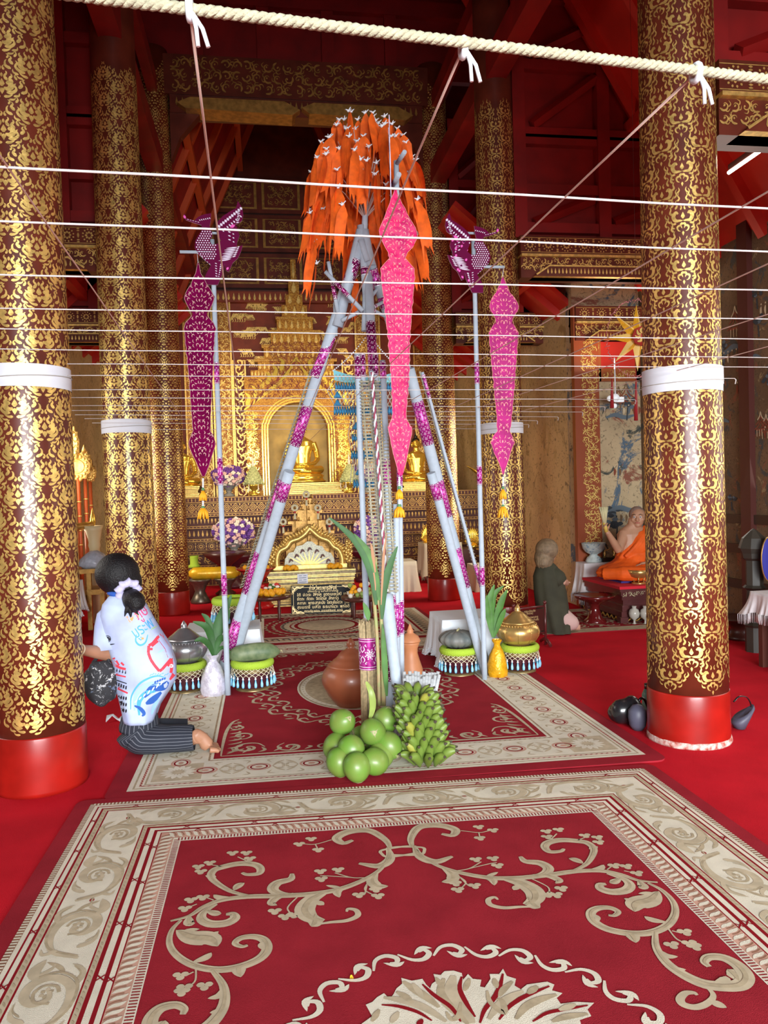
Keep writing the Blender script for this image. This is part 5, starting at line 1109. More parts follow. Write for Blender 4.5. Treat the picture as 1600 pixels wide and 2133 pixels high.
# gift bags with palm seedlings
def bag(px, py, Y0, w, h, mt, label, seed):
    c = F(px, py); t = thing('cloth_bag', c, label, 'bag'); 
    wob = lambda a, z: 1+.05*sin(a*5+z*30+seed)+.03*sin(a*11+z*60)
    m = MB(); m.lathe([(w*.42, 0), (w*.5, .012), (w*.53, h*.15), (w*.5, h*.35), (w*.42, h*.55), (w*.3, h*.72), (w*.17, h*.83), (w*.13, h*.86), (w*.17, h*.9), (w*.24, h*.96), (w*.26, h)], 36, wob=wob); m.f = m.f[:-1]; m.m = m.m[:-1]; m.s = m.s[:-1]
    m.build('sack', mt, t); m = MB(); m.torus((0, 0, h*.86), w*.14, .006, 20, 6); m.build('tie_ribbon', mt, t); return c, t
SBAG = mat('silver_organza', (.6, .57, .68), .35, .35, .4, 30, col2=(.8, .78, .9), bump=.5, bscale=60); YBAG = mat('gold_satin', (.85, .42, .01), .3, .25, .3, 18, bump=.6, bscale=50)
c1, _ = bag(446, 1448, 0, .185, .31, SBAG, 'shiny silver organza bag tied at the neck, with palm leaves', 1); c2, _ = bag(1037, 1410, 0, .15, .3, YBAG, 'yellow gold satin bag tied at the neck, beside the right pole', 2)
def seedling(c, z, L, label, mt, D):
    t = thing('palm_seedling', c+Vector((0, 0, z)), label, 'seedling', offset=True)
    for P, w in L: m = MB(); leaf(m, [A(x, y, c.y+dy) for x, y, dy in P], w, fold=.35); m.build('leaf', mt, t)
    return t
seedling(c1, .29, [([(446, 1368, 0), (448, 1330, .02), (462, 1285, .04), (482, 1240, .05)], .085), ([(445, 1368, 0), (440, 1330, .0), (428, 1305, -.03), (402, 1295, -.04)], .055), ([(445, 1368, 0), (436, 1345, -.03), (420, 1332, -.06), (405, 1335, -.07)], .045), ([(446, 1368, 0), (456, 1335, .0), (470, 1330, -.02), (476, 1345, -.03)], .05), ([(446, 1365, 0), (442, 1320, .03), (432, 1290, .05), (420, 1278, .06)], .045), ([(447, 1368, 0), (455, 1320, .04), (470, 1290, .06), (478, 1270, .06)], .06), ([(447, 1368, 0), (460, 1350, 0), (472, 1352, -.03), (480, 1358, -.05)], .03)], 'dark palm leaves sprouting from the silver bag', LEAFD, 0)
seedling(c2, .27, [([(1028, 1328, 0), (1024, 1290, .0), (1020, 1255, .0), (1030, 1218, 0)], .07), ([(1028, 1328, 0), (1026, 1285, .02), (1030, 1240, .02), (1050, 1220, .02)], .05), ([(1029, 1328, 0), (1036, 1290, 0), (1045, 1255, -.02), (1057, 1228, -.03)], .06), ([(1029, 1328, 0), (1040, 1300, -.02), (1048, 1280, -.04), (1053, 1268, -.05)], .045), ([(1028, 1328, 0), (1022, 1300, 0), (1016, 1270, -.01), (1014, 1240, -.02)], .05)], 'green palm leaves sprouting from the yellow bag', LEAF, 0)
# low tables under white lace cloths
LIN = mat('white_tablecloth', (.78, .84, .9), .75, bump=.3, bscale=14); LACE = mat('white_lace', (.8, .85, .9), .8)
def cloth(name, x0, x1, y0, y1, z, drop, label, mt, fringe=None, over=.0, seed=0, drops=None):
    """a cloth on a table top: flat top, four hanging sides with folds"""
    rnd = random.Random(seed); P = []; n = 22
    cs = [(x0, y0), (x1, y0), (x1, y1), (x0, y1)]
    for k in range(4):
        a, b = Vector(cs[k]), Vector(cs[(k+1) % 4])
        for i in range(n): P.append((a.lerp(b, i/n), Vector(((b-a).y, -(b-a).x)).normalized(), k, i/n))
    m = MB(); N = len(P); rows = 7; b0 = 0
    for j in range(rows+1):
        f = j/rows
        for i, (p, nn, k, t) in enumerate(P):
            corner = max(0, 1-min(t, 1-t)*5); d = (drops[k] if drops else drop)*f*(1+.18*corner if f > 0 else 1)
            o = over+f*(.018+.02*sin(i*1.7+seed)*f+.014*sin(i*.6+seed*2)+.05*corner*f)
            if i % n == 0: nn = (nn+P[i-1][1]).normalized()
            m.v.append(Vector((p.x+nn.x*o, p.y+nn.y*o, z-d+(.0 if j else .003))))
    m.f.append(tuple(range(N))); m.m.append(0); m.s.append(False)
    for j in range(rows):
        for i in range(N): i2 = (i+1) % N; m.f.append((j*N+i, (j+1)*N+i, (j+1)*N+i2, j*N+i2)); m.m.append(0); m.s.append(True)
    t = thing('tablecloth', (x0, y0, 0), label, 'tablecloth', offset=True); m.build('cloth', mt, t)
    fr_ = MB(); last = [m.v[rows*N+i] for i in range(N)]
    for i in range(N):
        a, b = last[i], last[(i+1) % N]
        for q in range(3):
            p = a.lerp(b, q/3)
            if fringe: fr_.tube([p, p+Vector((0, 0, -fringe*.5)), p+Vector((rnd.uniform(-.005, .005), rnd.uniform(-.005, .005), -fringe))], [.0035, .003, .0015], 4)
            else:
                fr_.ball(p+Vector((0, 0, -.008)), (.007, .004, .009), 6, 4)
                for w in (.03, .05): fr_.ball(p.lerp(m.v[(rows-1)*N+i], w*12)+Vector((0, -.002, 0)), (.004, .004, .004), 5, 4)
    fr_.build('fringe' if fringe else 'lace_edge', LACE if mt is LIN else mt, t)
def low_table(x0, x1, y0, y1, z, label, mt=None):
    t = thing('low_table', ((x0+x1)/2, (y0+y1)/2, 0), label, 'table'); w, d = (x1-x0), (y1-y0); mt = mt or mat('dark_table_wood', (.09, .03, .02), .4)
    m = MB(); m.box((0, 0, z-.015), (w, d, .03)); m.build('table_top', mt, t)
    for i in (-1, 1):
        for j in (-1, 1): m = MB(); m.box((i*(w/2-.04), j*(d/2-.04), (z-.03)/2), (.05, .05, z-.03)); m.build('leg', mt, t)
pL = F(541, 1311, .38); xl0 = pL.x-.62; low_table(xl0+.01, pL.x-.01, pL.y+.01, pL.y+.5, .374, 'low table under the left lace cloth'); cloth('tablecloth', xl0, pL.x, pL.y, pL.y+.52, .38, .3, 'white lace cloth on the low table behind the long melon', LIN, seed=1)
pR = F(922, 1293, .4); low_table(pR.x+.01, pR.x+.61, pR.y+.01, pR.y+.5, .394, 'low table under the right lace cloth'); cloth('tablecloth', pR.x, pR.x+.63, pR.y, pR.y+.52, .4, .33, 'white lace cloth on the low table behind the pumpkin', LIN, seed=3)
c = F(487, 1299, .38); o = dup(pr); o.location = (c.x, pL.y+.24, .381); o.scale = (1.08,)*3; o['label'] = 'tasselled pedestal with lime rim on the left lace cloth'
# ================================================================ SANCTUARY AND ALTAR
def remesh(o, vox, sm=2):
    r = o.modifiers.new('skin', 'REMESH'); r.mode = 'VOXEL'; r.voxel_size = vox; r.use_smooth_shade = True
    if sm: s = o.modifiers.new('soft', 'SMOOTH'); s.iterations = sm; s.factor = .5
def loft(m, rings, n=24, mi=0, p=2.3, caps=True):
    """rings: (centre, half-width vector, half-depth vector)"""
    b0 = len(m.v)
    for c, ax, ay in rings:
        for k in range(n):
            a = 2*pi*k/n; ca, sa = cos(a), sin(a); m.v.append(c+ax*(abs(ca)**(2/p)*(1 if ca > 0 else -1))+ay*(abs(sa)**(2/p)*(1 if sa > 0 else -1)))
    for i in range(len(rings)-1):
        for k in range(n): k2 = (k+1) % n; m.f.append((b0+i*n+k, b0+i*n+k2, b0+(i+1)*n+k2, b0+(i+1)*n+k)); m.m.append(mi); m.s.append(True)
    if caps: m.f += [tuple(b0+k for k in reversed(range(n))), tuple(b0+(len(rings)-1)*n+k for k in range(n))]; m.m += [mi]*2; m.s += [False]*2
bk = .0
# back wall panel: red with gilt beasts, framed by gilt and red strips
def PXY(px, py, Y=YB-.03): p = A(px, py, Y); return p.x, p.z
FB = lambda Y: (lambda u, v: Vector((u, Y-_kz*.0002, v)))
GR1 = mat('gilded_red_relief', (.5, .22, .03), .42, .45, col2=(.2, .05, .015), scale=38, detail=5, bump=.4, bscale=60)
PRED = mat('vermilion_panel', (.3, .045, .012), .55, 0, .3, 6)
m = MB(); x0, zb = PXY(378, 1035); x1, zt_ = PXY(800, 545); x2 = PXY(895, 600)[0]
m.span((x0, YB-.12, 1.3), (x2, YB-.02, 5.45))
g = FB(YB-.125)
rnd = random.Random(21)
for k in range(64):    # beasts and clouds
    u = rnd.uniform(PXY(480, 700)[0], PXY(742, 700)[0]); v = rnd.uniform(3.3, 5.3); s = rnd.uniform(.09, .15); d = rnd.choice((-1, 1))
    stroke(m, [(u-s*d, v-s*.4), (u-s*.4*d, v+s*.3), (u+s*.3*d, v), (u+s*.8*d, v+s*.5)], s*.5, g, 1, 'vine', 4)
    for q in range(6): w = u-s*.7*d+q*s*.3*d; stroke(m, [(w, v+.02), (w+s*.15*d, v+s*.5), (w+s*.45*d, v+s*.45)], s*.2, g, 1, 'comma', 3); stroke(m, [(w, v), (w+s*.1, v-s*.45), (w-s*.15, v-s*.55)], s*.13, g, 1, 'comma', 3)
for (a, b, mi, dn) in ((388, 440, 2, 1), (446, 484, 2, 1), (487, 512, 0, 1), (712, 738, 0, 1), (741, 790, 2, 1), (860, 893, 2, 1)):
    u0, u1 = PXY(a, 800)[0], PXY(b, 800)[0]
    m.span((u0, YB-.2, 1.35), (u1, YB-.12, 5.2 if mi else 4.1), mi)
    gg_ = FB(YB-.205)
    if mi == 0:
        z = 1.5
        while z < 4.0:
            c = (u0+u1)/2; s = 1 if int(z*10) % 2 else -1
            stroke(m, [(c, z), (c+s*.06, z+.05), (c+s*.05, z+.12), (c-s*.02, z+.12), (c, z+.07)], .035, gg_, 1, 'vine', 4); stroke(m, [(c-s*.01, z+.02), (c-s*.07, z+.04), (c-s*.08, z+.1)], .03, gg_, 1, 'comma', 3); stroke(m, [(c+s*.05, z+.1), (c+s*.1, z+.14)], .025, gg_, 1, 'leaf', 3); z += .13
    else:
        scrolls(m, gg_, u0+.03, u1-.03, 1.4, 5.1, 1, dens=2.0, seed=a)
    for u in (u0, u1): m.span((u-.015, YB-.23, 1.35), (u+.015, YB-.2, 5.2 if mi else 4.1), 1)
m.span((x0, YB-.25, 5.2), (x2, YB-.02, 5.4)); petals(m, FB(YB-.255), x0, x2, 5.22, 5.38, 1)
m.build('altar_backdrop', [PRED, GOLD, GR1], label='tall vermilion wall panel behind the altar covered in gilt beasts and vines', cat='wall panel')
# carved gable panels above
m = MB()
for r, (za, zb2) in enumerate(((5.5, 6.15), (6.2, 6.9), (6.95, 7.6))):
    m.span((x0-.1, YB-.15+.03*r, za), (x2+.1, YB-.02, zb2)); n = 6
    for i in range(n):
        u = x0+(x2-x0)*i/n; w = (x2-x0)/n
        for (q, o) in ((.06, .03), (.12, .0)): m.span((u+w*q, YB-.19+.03*r+o, za+.05+q*.4), (u+w*(1-q), YB-.15+.03*r, zb2-.05-q*.4), 1 if o else 0)
        scrolls(m, FB(YB-.2+.03*r), u+w*.2, u+w*.8, za+.14, zb2-.14, 2, dens=1.6, seed=i+r*7)
m.build('carved_gable', [LACQ, GOLD_DK, GOLD_DK], label='dark carved and gilded gable boards high above the altar backdrop', cat='wall panel')
# gilded tower niche
GN = mat('bright_gilded_relief', (.62, .33, .045), .35, .5, col2=(.33, .12, .015), scale=45, detail=4, bump=.6, bscale=70)
t = thing('gilded_niche', A(620, 1035, 14.9), 'gilded tower shaped niche with tiered roof and spire around the main Buddha', 'niche', offset=True)
def NX(px, py, Y=14.9): return A(px, py, Y)
m = MB(); cx = NX(621, 900).x; n = 20
zt0, zsp = NX(621, 1030).z, NX(621, 900).z
W2_, arch = .98, .56
# front wall with arched opening built as a ring of quads
pts_o, pts_i = [], []
for k in range(n+1):
    a = pi*k/n; pts_i.append((cx+arch*cos(a), zsp+.55*sin(a)))
    pts_o.append((cx+W2_*max(-1, min(1, cos(a)*1.5)), zsp+(1.05 if sin(a) > .55 else 1.05*sin(a)/.55)))
pi_ = [(cx+arch, zt0)]+pts_i+[(cx-arch, zt0)]; po_ = [(cx+W2_, zt0)]+pts_o+[(cx-W2_, zt0)]; b0 = len(m.v)
for Y in (14.75, 15.1):
    for p in pi_: m.v.append(Vector((p[0], Y, p[1])))
    for p in po_: m.v.append(Vector((p[0], Y, p[1])))
N = len(pi_)
for i in range(N-1):
    m.f += [(b0+i, b0+N+i, b0+N+i+1, b0+i+1), (b0+i, b0+i+1, b0+2*N+i+1, b0+2*N+i), (b0+N+i, b0+3*N+i, b0+3*N+i+1, b0+N+i+1)]; m.m += [0]*3; m.s += [False]*3
gn = FB(14.745)
for q in (.02, .07, .12): stroke(m, [(cx-arch-q, zt0)]+[(cx-(arch+q)*cos(pi*k/12), zsp+(.55+q)*sin(pi*k/12)) for k in range(13)]+[(cx+arch+q, zt0)], .022, gn, 1, 'line', 2)
for s in (-1, 1): scrolls(m, gn, cx+s*.86-.12, cx+s*.86+.1, zt0+.05, zsp+.4, 1, dens=2.0, seed=5)
for s in (-1, 1):      # rising naga gables
    for q in range(6): stroke(m, [(cx+s*(.95-q*.13), zsp+.5+q*.13), (cx+s*(.9-q*.13), zsp+.66+q*.13), (cx+s*(.98-q*.13), zsp+.74+q*.13)], .09, gn, 1, 'comma', 4)
    stroke(m, [(cx+s*1.0, zsp+.42), (cx+s*.6, zsp+.72), (cx+s*.25, zsp+1.0), (cx, zsp+1.4)], .07, gn, 1, 'vine', 5)
for s in (-1, 1):
    scrolls(m, gn, cx+s*.72-.13, cx+s*.72+.02, zt0+.05, zsp+.3, 2, dens=2.4, seed=6)
    for q in range(9): stroke(m, [(cx+s*(.9-q*.1), zsp+.44+q*.1), (cx+s*(.82-q*.1), zsp+.6+q*.09)], .035, gn, 2, 'leaf', 3)
scrolls(m, gn, cx-.9, cx+.9, zsp+.62, zsp+1.0, 2, dens=1.9, seed=8)
m.build('arched_front', [GN, GOLD_BR, PRED], t)
m = MB(); z = zsp+1.05
for (w, h) in ((.86, .12), (.72, .16), (.78, .06), (.6, .2), (.64, .06), (.46, .22), (.5, .06), (.34, .2), (.36, .05), (.24, .22), (.16, .2), (.1, .26), (.05, .4)):
    m.span((cx-w, 14.82, z), (cx+w, 15.12, z+h)); petals(m, FB(14.815), cx-w, cx+w, z+.01, z+h-.01, 1); z += h
scrolls(m, FB(14.805), cx-.5, cx+.5, zsp+1.1, zsp+1.7, 2, dens=2.2, seed=4); m.build('tiered_roof', [GN, GOLD, PRED], t)
m = MB(); m.span((cx-.6, 15.06, zt0), (cx+.6, 15.1, zsp+.6)); m.build('niche_back', mat('aged_gold_plaster', (.62, .4, .1), .5, .3, .35, 3), t)
# altar base: moulded tiers
ax0_, ax1_ = SL+.02, SR-.02
t = thing('altar', ((ax0_+ax1_)/2, 13.3, 0), 'broad stepped altar base of brown lacquer with gilt mouldings', 'altar', offset=True)
TI = [(13.3, 0, .12, 0), (13.36, .12, .3, 'p'), (13.3, .3, .36, 0), (13.46, .36, .52, 's'), (13.4, .52, .58, 0), (13.5, .58, .74, 'r'), (13.42, .74, .8, 0), (13.52, .8, .96, 'p'), (13.44, .96, 1.02, 0), (13.54, 1.02, 1.16, 'u'), (13.42, 1.16, 1.22, 0), (13.46, 1.22, 1.4, 'd'), (13.38, 1.4, 1.5, 'l')]
for i, (Y, z0, z1, k) in enumerate(TI):
    m = MB(); m.span((ax0_, Y, z0), (ax1_, 15.05, z1)); g = FB(Y-.004)
    if k == 'p': petals(m, g, ax0_, ax1_, z0+.02, z1-.02, 1)
    if k == 'u': petals(m, g, ax0_, ax1_, z0+.02, z1-.02, 1, -1)
    if k == 's': scrolls(m, g, ax0_, ax1_, z0+.01, z1-.01, 1, dens=1.3, seed=i)
    if k == 'r': rosettes(m, g, ax0_, ax1_, z0+.01, z1-.01, 1)
    if k == 'd': diamonds(m, g, ax0_, ax1_, z0+.01, z1-.01, 1)
    if k in (0, 'l'):
        for v in ((z0+.012), (z1-.012)): stroke(m, [(ax0_, v), (ax1_, v)], .009, g, 1, 'line', 1)
        for j in range(int((ax1_-ax0_)/.06)): u = ax0_+.03+j*.06; stroke(m, [(u, z0+.02), (u, z1-.02)], .014, g, 1, 'blob', 3)
    m.build('moulding', [mat('altar_brown', (.1, .014, .005), .55, 0, .3, 8), GOLD_DK], t)
def seat(px0, px1, py0, py1, Y, label):
    a, b = A(px0, py1, Y), A(px1, py0, Y); c = (a.x+b.x)/2; w = (b.x-a.x)/2; z0, z1 = 1.5, b.z; t = thing('statue_pedestal', (c, Y, z0), label, 'pedestal', offset=True); h = z1-z0; m = MB()
    for f0, f1, k in ((0, .15, 1.0), (.15, .3, .94), (.3, .4, .98), (.4, .62, .86), (.62, .72, .92), (.72, .86, .97), (.86, 1, 1.0)):
        m.span((c-w*k, Y+.3-.3*k, z0+h*f0), (c+w*k, Y+.3+.3*k, z0+h*f1)); g = FB(Y+.3-.3*k-.004)
        for v in (z0+h*f0+.01, z0+h*f1-.01): stroke(m, [(c-w*k, v), (c+w*k, v)], .012, g, 1, 'line', 1)
    petals(m, FB(Y+.3-.3*.86-.005), c-w*.86, c+w*.86, z0+h*.42, z0+h*.6, 1); m.build('moulding', [_mc['altar_brown'], GOLD], t); return c, z1
def buddha(c, s, label, mt, hairm):
    """seated figure, s = seated height in metres, facing the camera (-Y)"""
    t = thing('buddha_statue', c, label, 'statue', 'golden seated Buddha statues on the altar'); m = MB(); V = lambda x, y, z: Vector((x*s, y*s, z*s))
    m.tube([V(-.3, .05, .1), V(-.2, -.06, .085), V(0, -.2, .07), V(.14, -.2, .06)], [.085*s, .085*s, .06*s, .045*s], 14, flat=.8)      # legs
    m.tube([V(.3, .05, .1), V(.2, -.06, .085), V(.0, -.2, .1), V(-.16, -.2, .1), V(-.24, -.2, .085)], [.085*s, .085*s, .06*s, .045*s, .03*s], 14, flat=.8)
    m.ball(V(0, 0, .1), (.24*s, .16*s, .09*s), 20, 12)
    loft(m, [(V(0, .0, .08), V(.17, 0, 0), V(0, .12, 0)), (V(0, 0, .2), V(.14, 0, 0), V(0, .09, 0)), (V(0, .0, .34), V(.15, 0, 0), V(0, .095, 0)), (V(0, .0, .48), V(.19, 0, 0), V(0, .1, 0)), (V(0, .005, .56), V(.19, 0, 0), V(0, .085, 0)), (V(0, .005, .61), V(.1, 0, 0), V(0, .06, 0)), (V(0, 0, .64), V(.055, 0, 0), V(0, .055, 0)), (V(0, -.005, .69), V(.05, 0, 0), V(0, .05, 0))], 24)
    for sx in (-1, 1):
        m.tube([V(sx*.19, .01, .54), V(sx*.24, .03, .4), V(sx*.26, .0, .27)], [.055*s, .05*s, .042*s], 12)
        m.tube([V(sx*.26, .0, .27), V(sx*.2, -.1, .2), V(sx*.09, -.19, .175)], [.042*s, .036*s, .028*s], 12); m.ball(V(sx*.04, -.2, .17), (.07*s, .035*s, .02*s), 12, 8)
        for q in range(4): m.tube([V(sx*.06, -.2-.012*q+.02, .185), V(-sx*.02, -.215-.012*q+.02, .18)], [.011*s, .008*s], 6)
        m.tube([V(sx*.072, .0, .8), V(sx*.083, .0, .76), V(sx*.08, .0, .7)], [.014*s, .018*s, .012*s], 8)
    m.ball(V(0, -.005, .775), (.078*s, .085*s, .1*s), 24, 18); m.ball(V(0, -.03, .735), (.052*s, .06*s, .055*s), 16, 12)
    m.tube([V(0, -.085, .8), V(0, -.103, .765), V(0, -.09, .757)], [.01*s, .016*s, .014*s], 8)                                              # nose
    for sx in (-1, 1): m.ball(V(sx*.033, -.078, .787), (.022*s, .01*s, .009*s), 10, 6); m.tube([V(sx*.012, -.088, .805), V(sx*.035, -.085, .815), V(sx*.06, -.065, .803)], .006*s, 6)
    m.tube([V(-.026, -.08, .728), V(0, -.09, .724), V(.026, -.08, .728)], [.006*s, .011*s, .006*s], 6)
    o = m.build('body', mt, t); remesh(o, .0085*s, 2)
    m = MB(); m.ball(V(0, .012, .81), (.084*s, .085*s, .085*s), 24, 14, wob=lambda d: 1+.03*sin(d.x*40)*sin(d.z*40) if d.z > -.1 else .85); m.ball(V(0, .015, .9), (.04*s, .04*s, .04*s), 14, 10); m.tube([V(0, .015, .92), V(0, .015, .97), V(0, .015, 1.03)], [.022*s, .012*s, .002*s], 8); m.build('hair', hairm, t)
    m = MB(); stroke(m, [(.1, .57), (.05, .47), (.0, .38), (-.05, .3)], .03, lambda u, v: V(-u, -.101+.05*abs(u)-.002, v), 0, 'line', 4)
    m.lathe([(.33*s, 0), (.34*s, .012*s), (.3*s, .03*s)], 40, mi=0, M=Matrix.Scale(.72, 4, (0, 1, 0))); m.build('lotus_seat', mt, t)
    return t
GH = mat('dark_gilt_hair', (.2, .13, .04), .45, .5)
c, z = seat(572, 716, 1003, 1032, 14.1, 'long moulded pedestal under the main Buddha statue'); p = A(645, 1002, 14.35)
buddha(Vector((p.x-.13, 14.42, z+.13)), 1.14, 'main golden Buddha statue seated inside the arched niche', GOLD_BR, GH)
m = MB(); m.lathe([(.42, 0), (.44, .03), (.4, .05), (.38, .09), (.41, .13)], 40, M=Matrix.Scale(.7, 4, (0, 1, 0))); 
m.build('statue_base', GOLD_BR, thing('gold_plinth', (p.x-.13, 14.42, z), 'oval gold plinth directly beneath the main Buddha statue', 'plinth'))
c, z = seat(838, 905, 1003, 1030, 13.75, 'moulded pedestal under the right Buddha statue'); buddha(Vector((A(869, 1000, 13.95).x, 13.98, z)), .92, 'golden Buddha statue at the right with visible face, between banner and far column', GOLD_BR, mat('black_hair_lacquer', (.02, .015, .01), .4))
c, z = seat(352, 416, 1012, 1036, 13.75, 'moulded pedestal under the left Buddha statue'); buddha(Vector((A(378, 1000, 13.95).x, 13.98, z)), .92, 'golden Buddha statue at the left, mostly hidden by the far left column', GOLD_BR, GH)

# flowers
FP = mat('purple_petals', (.2, .07, .4), .6, 0, .3, 20); FK = mat('pale_pink_petals', (.85, .55, .5), .6, 0, .15, 20); FW = mat('cream_petals', (.88, .8, .66), .6); GLS = mat('vase_glass', (.55, .55, .5), .1, 0, trans=.6)
def bouquet(px, py, Y, rx, rz, label, zfoot):
    c = A(px, py, Y); t = thing('bouquet', Vector((c.x, Y, zfoot)), label, 'bouquet', 'round bouquets of purple and pink flowers', offset=True); rnd = random.Random(int(px)); m = MB(); s = PX(c.x, Y); rx /= s; rz /= s
    m.ball(c, (rx*.85, rx*.8, rz*.85), 16, 10, 0)
    for k in range(130):
        u = 1-2*(k+.5)/130; a = k*2.39996; r = sqrt(1-u*u); d = Vector((r*cos(a), r*sin(a), u)); p = c+Vector((d.x*rx, d.y*rx*.9, d.z*rz))*rnd.uniform(.9, 1.05); mi = rnd.choice((0, 0, 1, 1, 2))
        for q in range(4): b = q*pi/2+k; x = Vector((cos(b), sin(b)*.5, sin(b)*.9))*.022; m.ball(p+x, (.024, .018, .02), 6, 4, mi)
    m.build('flowers', [FP, FK, FW], t, kind='stuff'); m = MB(); h = c.z-rz*.8-zfoot; m.lathe([(rx*.35, 0), (rx*.38, h*.1), (rx*.15, h*.3), (rx*.2, h*.5), (rx*.5, h*.9), (rx*.55, h)], 24, (c.x, Y, zfoot)); m.build('vase', GLS, t)
bouquet(476, 992, 13.75, 33, 20, 'purple and pink bouquet on the altar top behind the left bird pole', 1.5)
bouquet(487, 1108, 12.9, 41, 27, 'larger purple and pink bouquet standing before the altar at the left', .55)
bouquet(762, 988, 13.75, 26, 20, 'purple and pink bouquet on the altar top behind the front ladders', 1.5)
bouquet(766, 1104, 12.9, 26, 28, 'purple and pink bouquet before the altar behind the front ladders', .55)
m = MB(); 
for px in (487, 766): c = A(px, 1200, 12.9); t = thing('flower_stand', (c.x, 12.9, 0), 'dark stand under the bouquet before the altar, %s' % ('left side' if px < 600 else 'behind the ladders'), 'stand'); m = MB(); m.lathe([(.2, 0), (.22, .05), (.1, .12), (.08, .3), (.12, .38), (.36, .5), (.38, .55)], 28); m.build('bowl_stand', PDK, t)
GF = mat('pale_green_buds', (.62, .66, .3), .6, 0, .25, 30)
def cone(px, py, Y, label):
    c = A(px, py, Y); t = thing('flower_cone', Vector((c.x, Y, 1.5)), label, 'flower cone', 'conical flower offerings on gold bowls'); rnd = random.Random(int(px)); m = MB(); m.lathe([(.1, .19), (.15, .2), (.14, .27), (.1, .36), (.05, .46), (.02, .52)], 20)
    for k in range(90):
        f = (k/90); z = .2+.32*f; r = .155*(1-f)**.8+.015; a = k*2.39996; m.ball((r*cos(a), r*sin(a), z), .024*(1-f*.5), 7, 5)
    m.build('buds', GF, t, kind='stuff'); m = MB(); m.lathe([(.028, .5), (.02, .54), (.03, .56), (.012, .6), (.02, .62), (.008, .66), (0, .73)], 12); m.build('finial', FW, t)
    m = MB(); m.lathe([(.07, 0), (.08, .02), (.03, .06), (.035, .1), (.11, .16), (.13, .2)], 24); m.build('bowl', GOLD_BR, t)
    m = MB()
    for k in range(6): a = k*pi/3; p = Vector((cos(a)*.16, sin(a)*.16, .2)); m.tube([p, p-Vector((0, 0, .06)), p-Vector((0, 0, .11))], [.006, .008, .016], 6)
    m.build('jasmine_tassel', FW, t)
cone(529, 1030, 13.6, 'green and white flower cone on a gold bowl, left of the main Buddha'); cone(729, 1030, 13.6, 'green and white flower cone on a gold bowl, right of the main Buddha')

# table with gilded arch, throne, rings of garland
BG = mat('black_gold_table', (.3, .22, .1), .4, .4, .5, 30); YT = 10.75
a, b = A(556, 1192, YT-.35), A(741, 1192, YT-.35); t = thing('offering_table', ((a.x+b.x)/2, YT, 0), 'low dark gold moulded offering table behind the black sign', 'table', offset=True); ztt = a.z
for f0, f1, k in ((0, .12, .98), (.12, .2, .92), (.2, .5, .88), (.5, .58, .93), (.58, .72, .96), (.72, .84, .98), (.84, 1, 1)):
    w = (b.x-a.x)/2*k; c = (a.x+b.x)/2; m = MB(); m.span((c-w, YT-.35*k, ztt*f0), (c+w, YT+.35*k, ztt*f1)); g = FB(YT-.35*k-.004)
    for v in (ztt*f0+.01, ztt*f1-.01): stroke(m, [(c-w, v), (c+w, v)], .01, g, 1, 'line', 1)
    if k == .88: scrolls(m, g, c-w, c+w, ztt*f0+.02, ztt*f1-.01, 1, dens=1.6)
    m.build('moulding', [BG, GOLD], t)
def on(px, py, Y=YT): return A(px, py, Y)
t = thing('gilded_arch', on(648, 1192), 'gilded scalloped arch with mirrored panel on the offering table', 'arch', offset=True); m = MB(); c0 = on(645, 1192); S_ = PX(c0.x, YT); Q = lambda x, y: on(x, y)
PL = [(578, 1190), (577, 1165), (583, 1148), (597, 1140), (606, 1128), (622, 1122), (636, 1112), (647, 1098)]; PR = [(712, 1190), (713, 1165), (706, 1146), (694, 1138), (684, 1126), (668, 1120), (655, 1110), (642, 1098)]
for P in (PL, PR): m.tube(spline([Q(x, y) for x, y in P], 5), .045, 10)
m.torus(Q(645, 1103), .05, .025, 20, 8, M=Matrix.Rotation(radians(90), 4, 'X'))
for P in (PL[1:], PR[1:]):
    for x, y in spline([Vector(p) for p in P], 3)[:-2]: c = Vector((645, 1180)); d = (Vector((x, y))-c).normalized(); m.tube([Q(x+d.x*5, y+d.y*5), Q(x+d.x*11, y+d.y*11), Q(x+d.x*16+2, y+d.y*17)], [.03, .022, .004], 6)
m.span((on(570, 1192).x, YT-.08, ztt), (on(722, 1192).x, YT+.1, ztt+.05)); m.build('arch_frame', GOLD, t)
m = MB(); P = [Q(592, 1188)]+[Q(x, y) for x, y in ((594, 1165), (602, 1152), (612, 1150), (618, 1138), (630, 1136), (640, 1128), (650, 1128), (660, 1136), (672, 1138), (678, 1148), (690, 1152), (697, 1165), (698, 1188))]; n = len(P); b0 = 0
m.v += [p+Vector((0, .03, 0)) for p in P]; m.f.append(tuple(range(n))); m.m.append(0); m.s.append(False)
gm = lambda u, v: on(u, v)+Vector((0, .02, 0))
for k in range(9): stroke(m, [(645, 1182), (600+k*11, 1160-12*sin(pi*k/8))], 5, gm, 1, 'spade', 3)
for x, y in ((606, 1170), (618, 1160), (684, 1170), (672, 1160), (630, 1150), (660, 1150), (645, 1146)): stroke(m, [(x-4, y+3), (x, y-4), (x+5, y)], 5, gm, 2, 'vine', 3)
m.build('mirror_panel', [mat('silver_mosaic', (.36, .34, .25), .35, .4, .4, 80), GOLD, LACQ], t)
t = thing('tiered_throne', on(646, 1150, 11.3), 'small tiered gilded throne rising behind the arch', 'throne', offset=True); m = MB(); c = on(646, 1192, 11.3); 
m.span((c.x-.34, 11.1, 0), (c.x+.34, 11.5, on(646, 1140, 11.3).z))
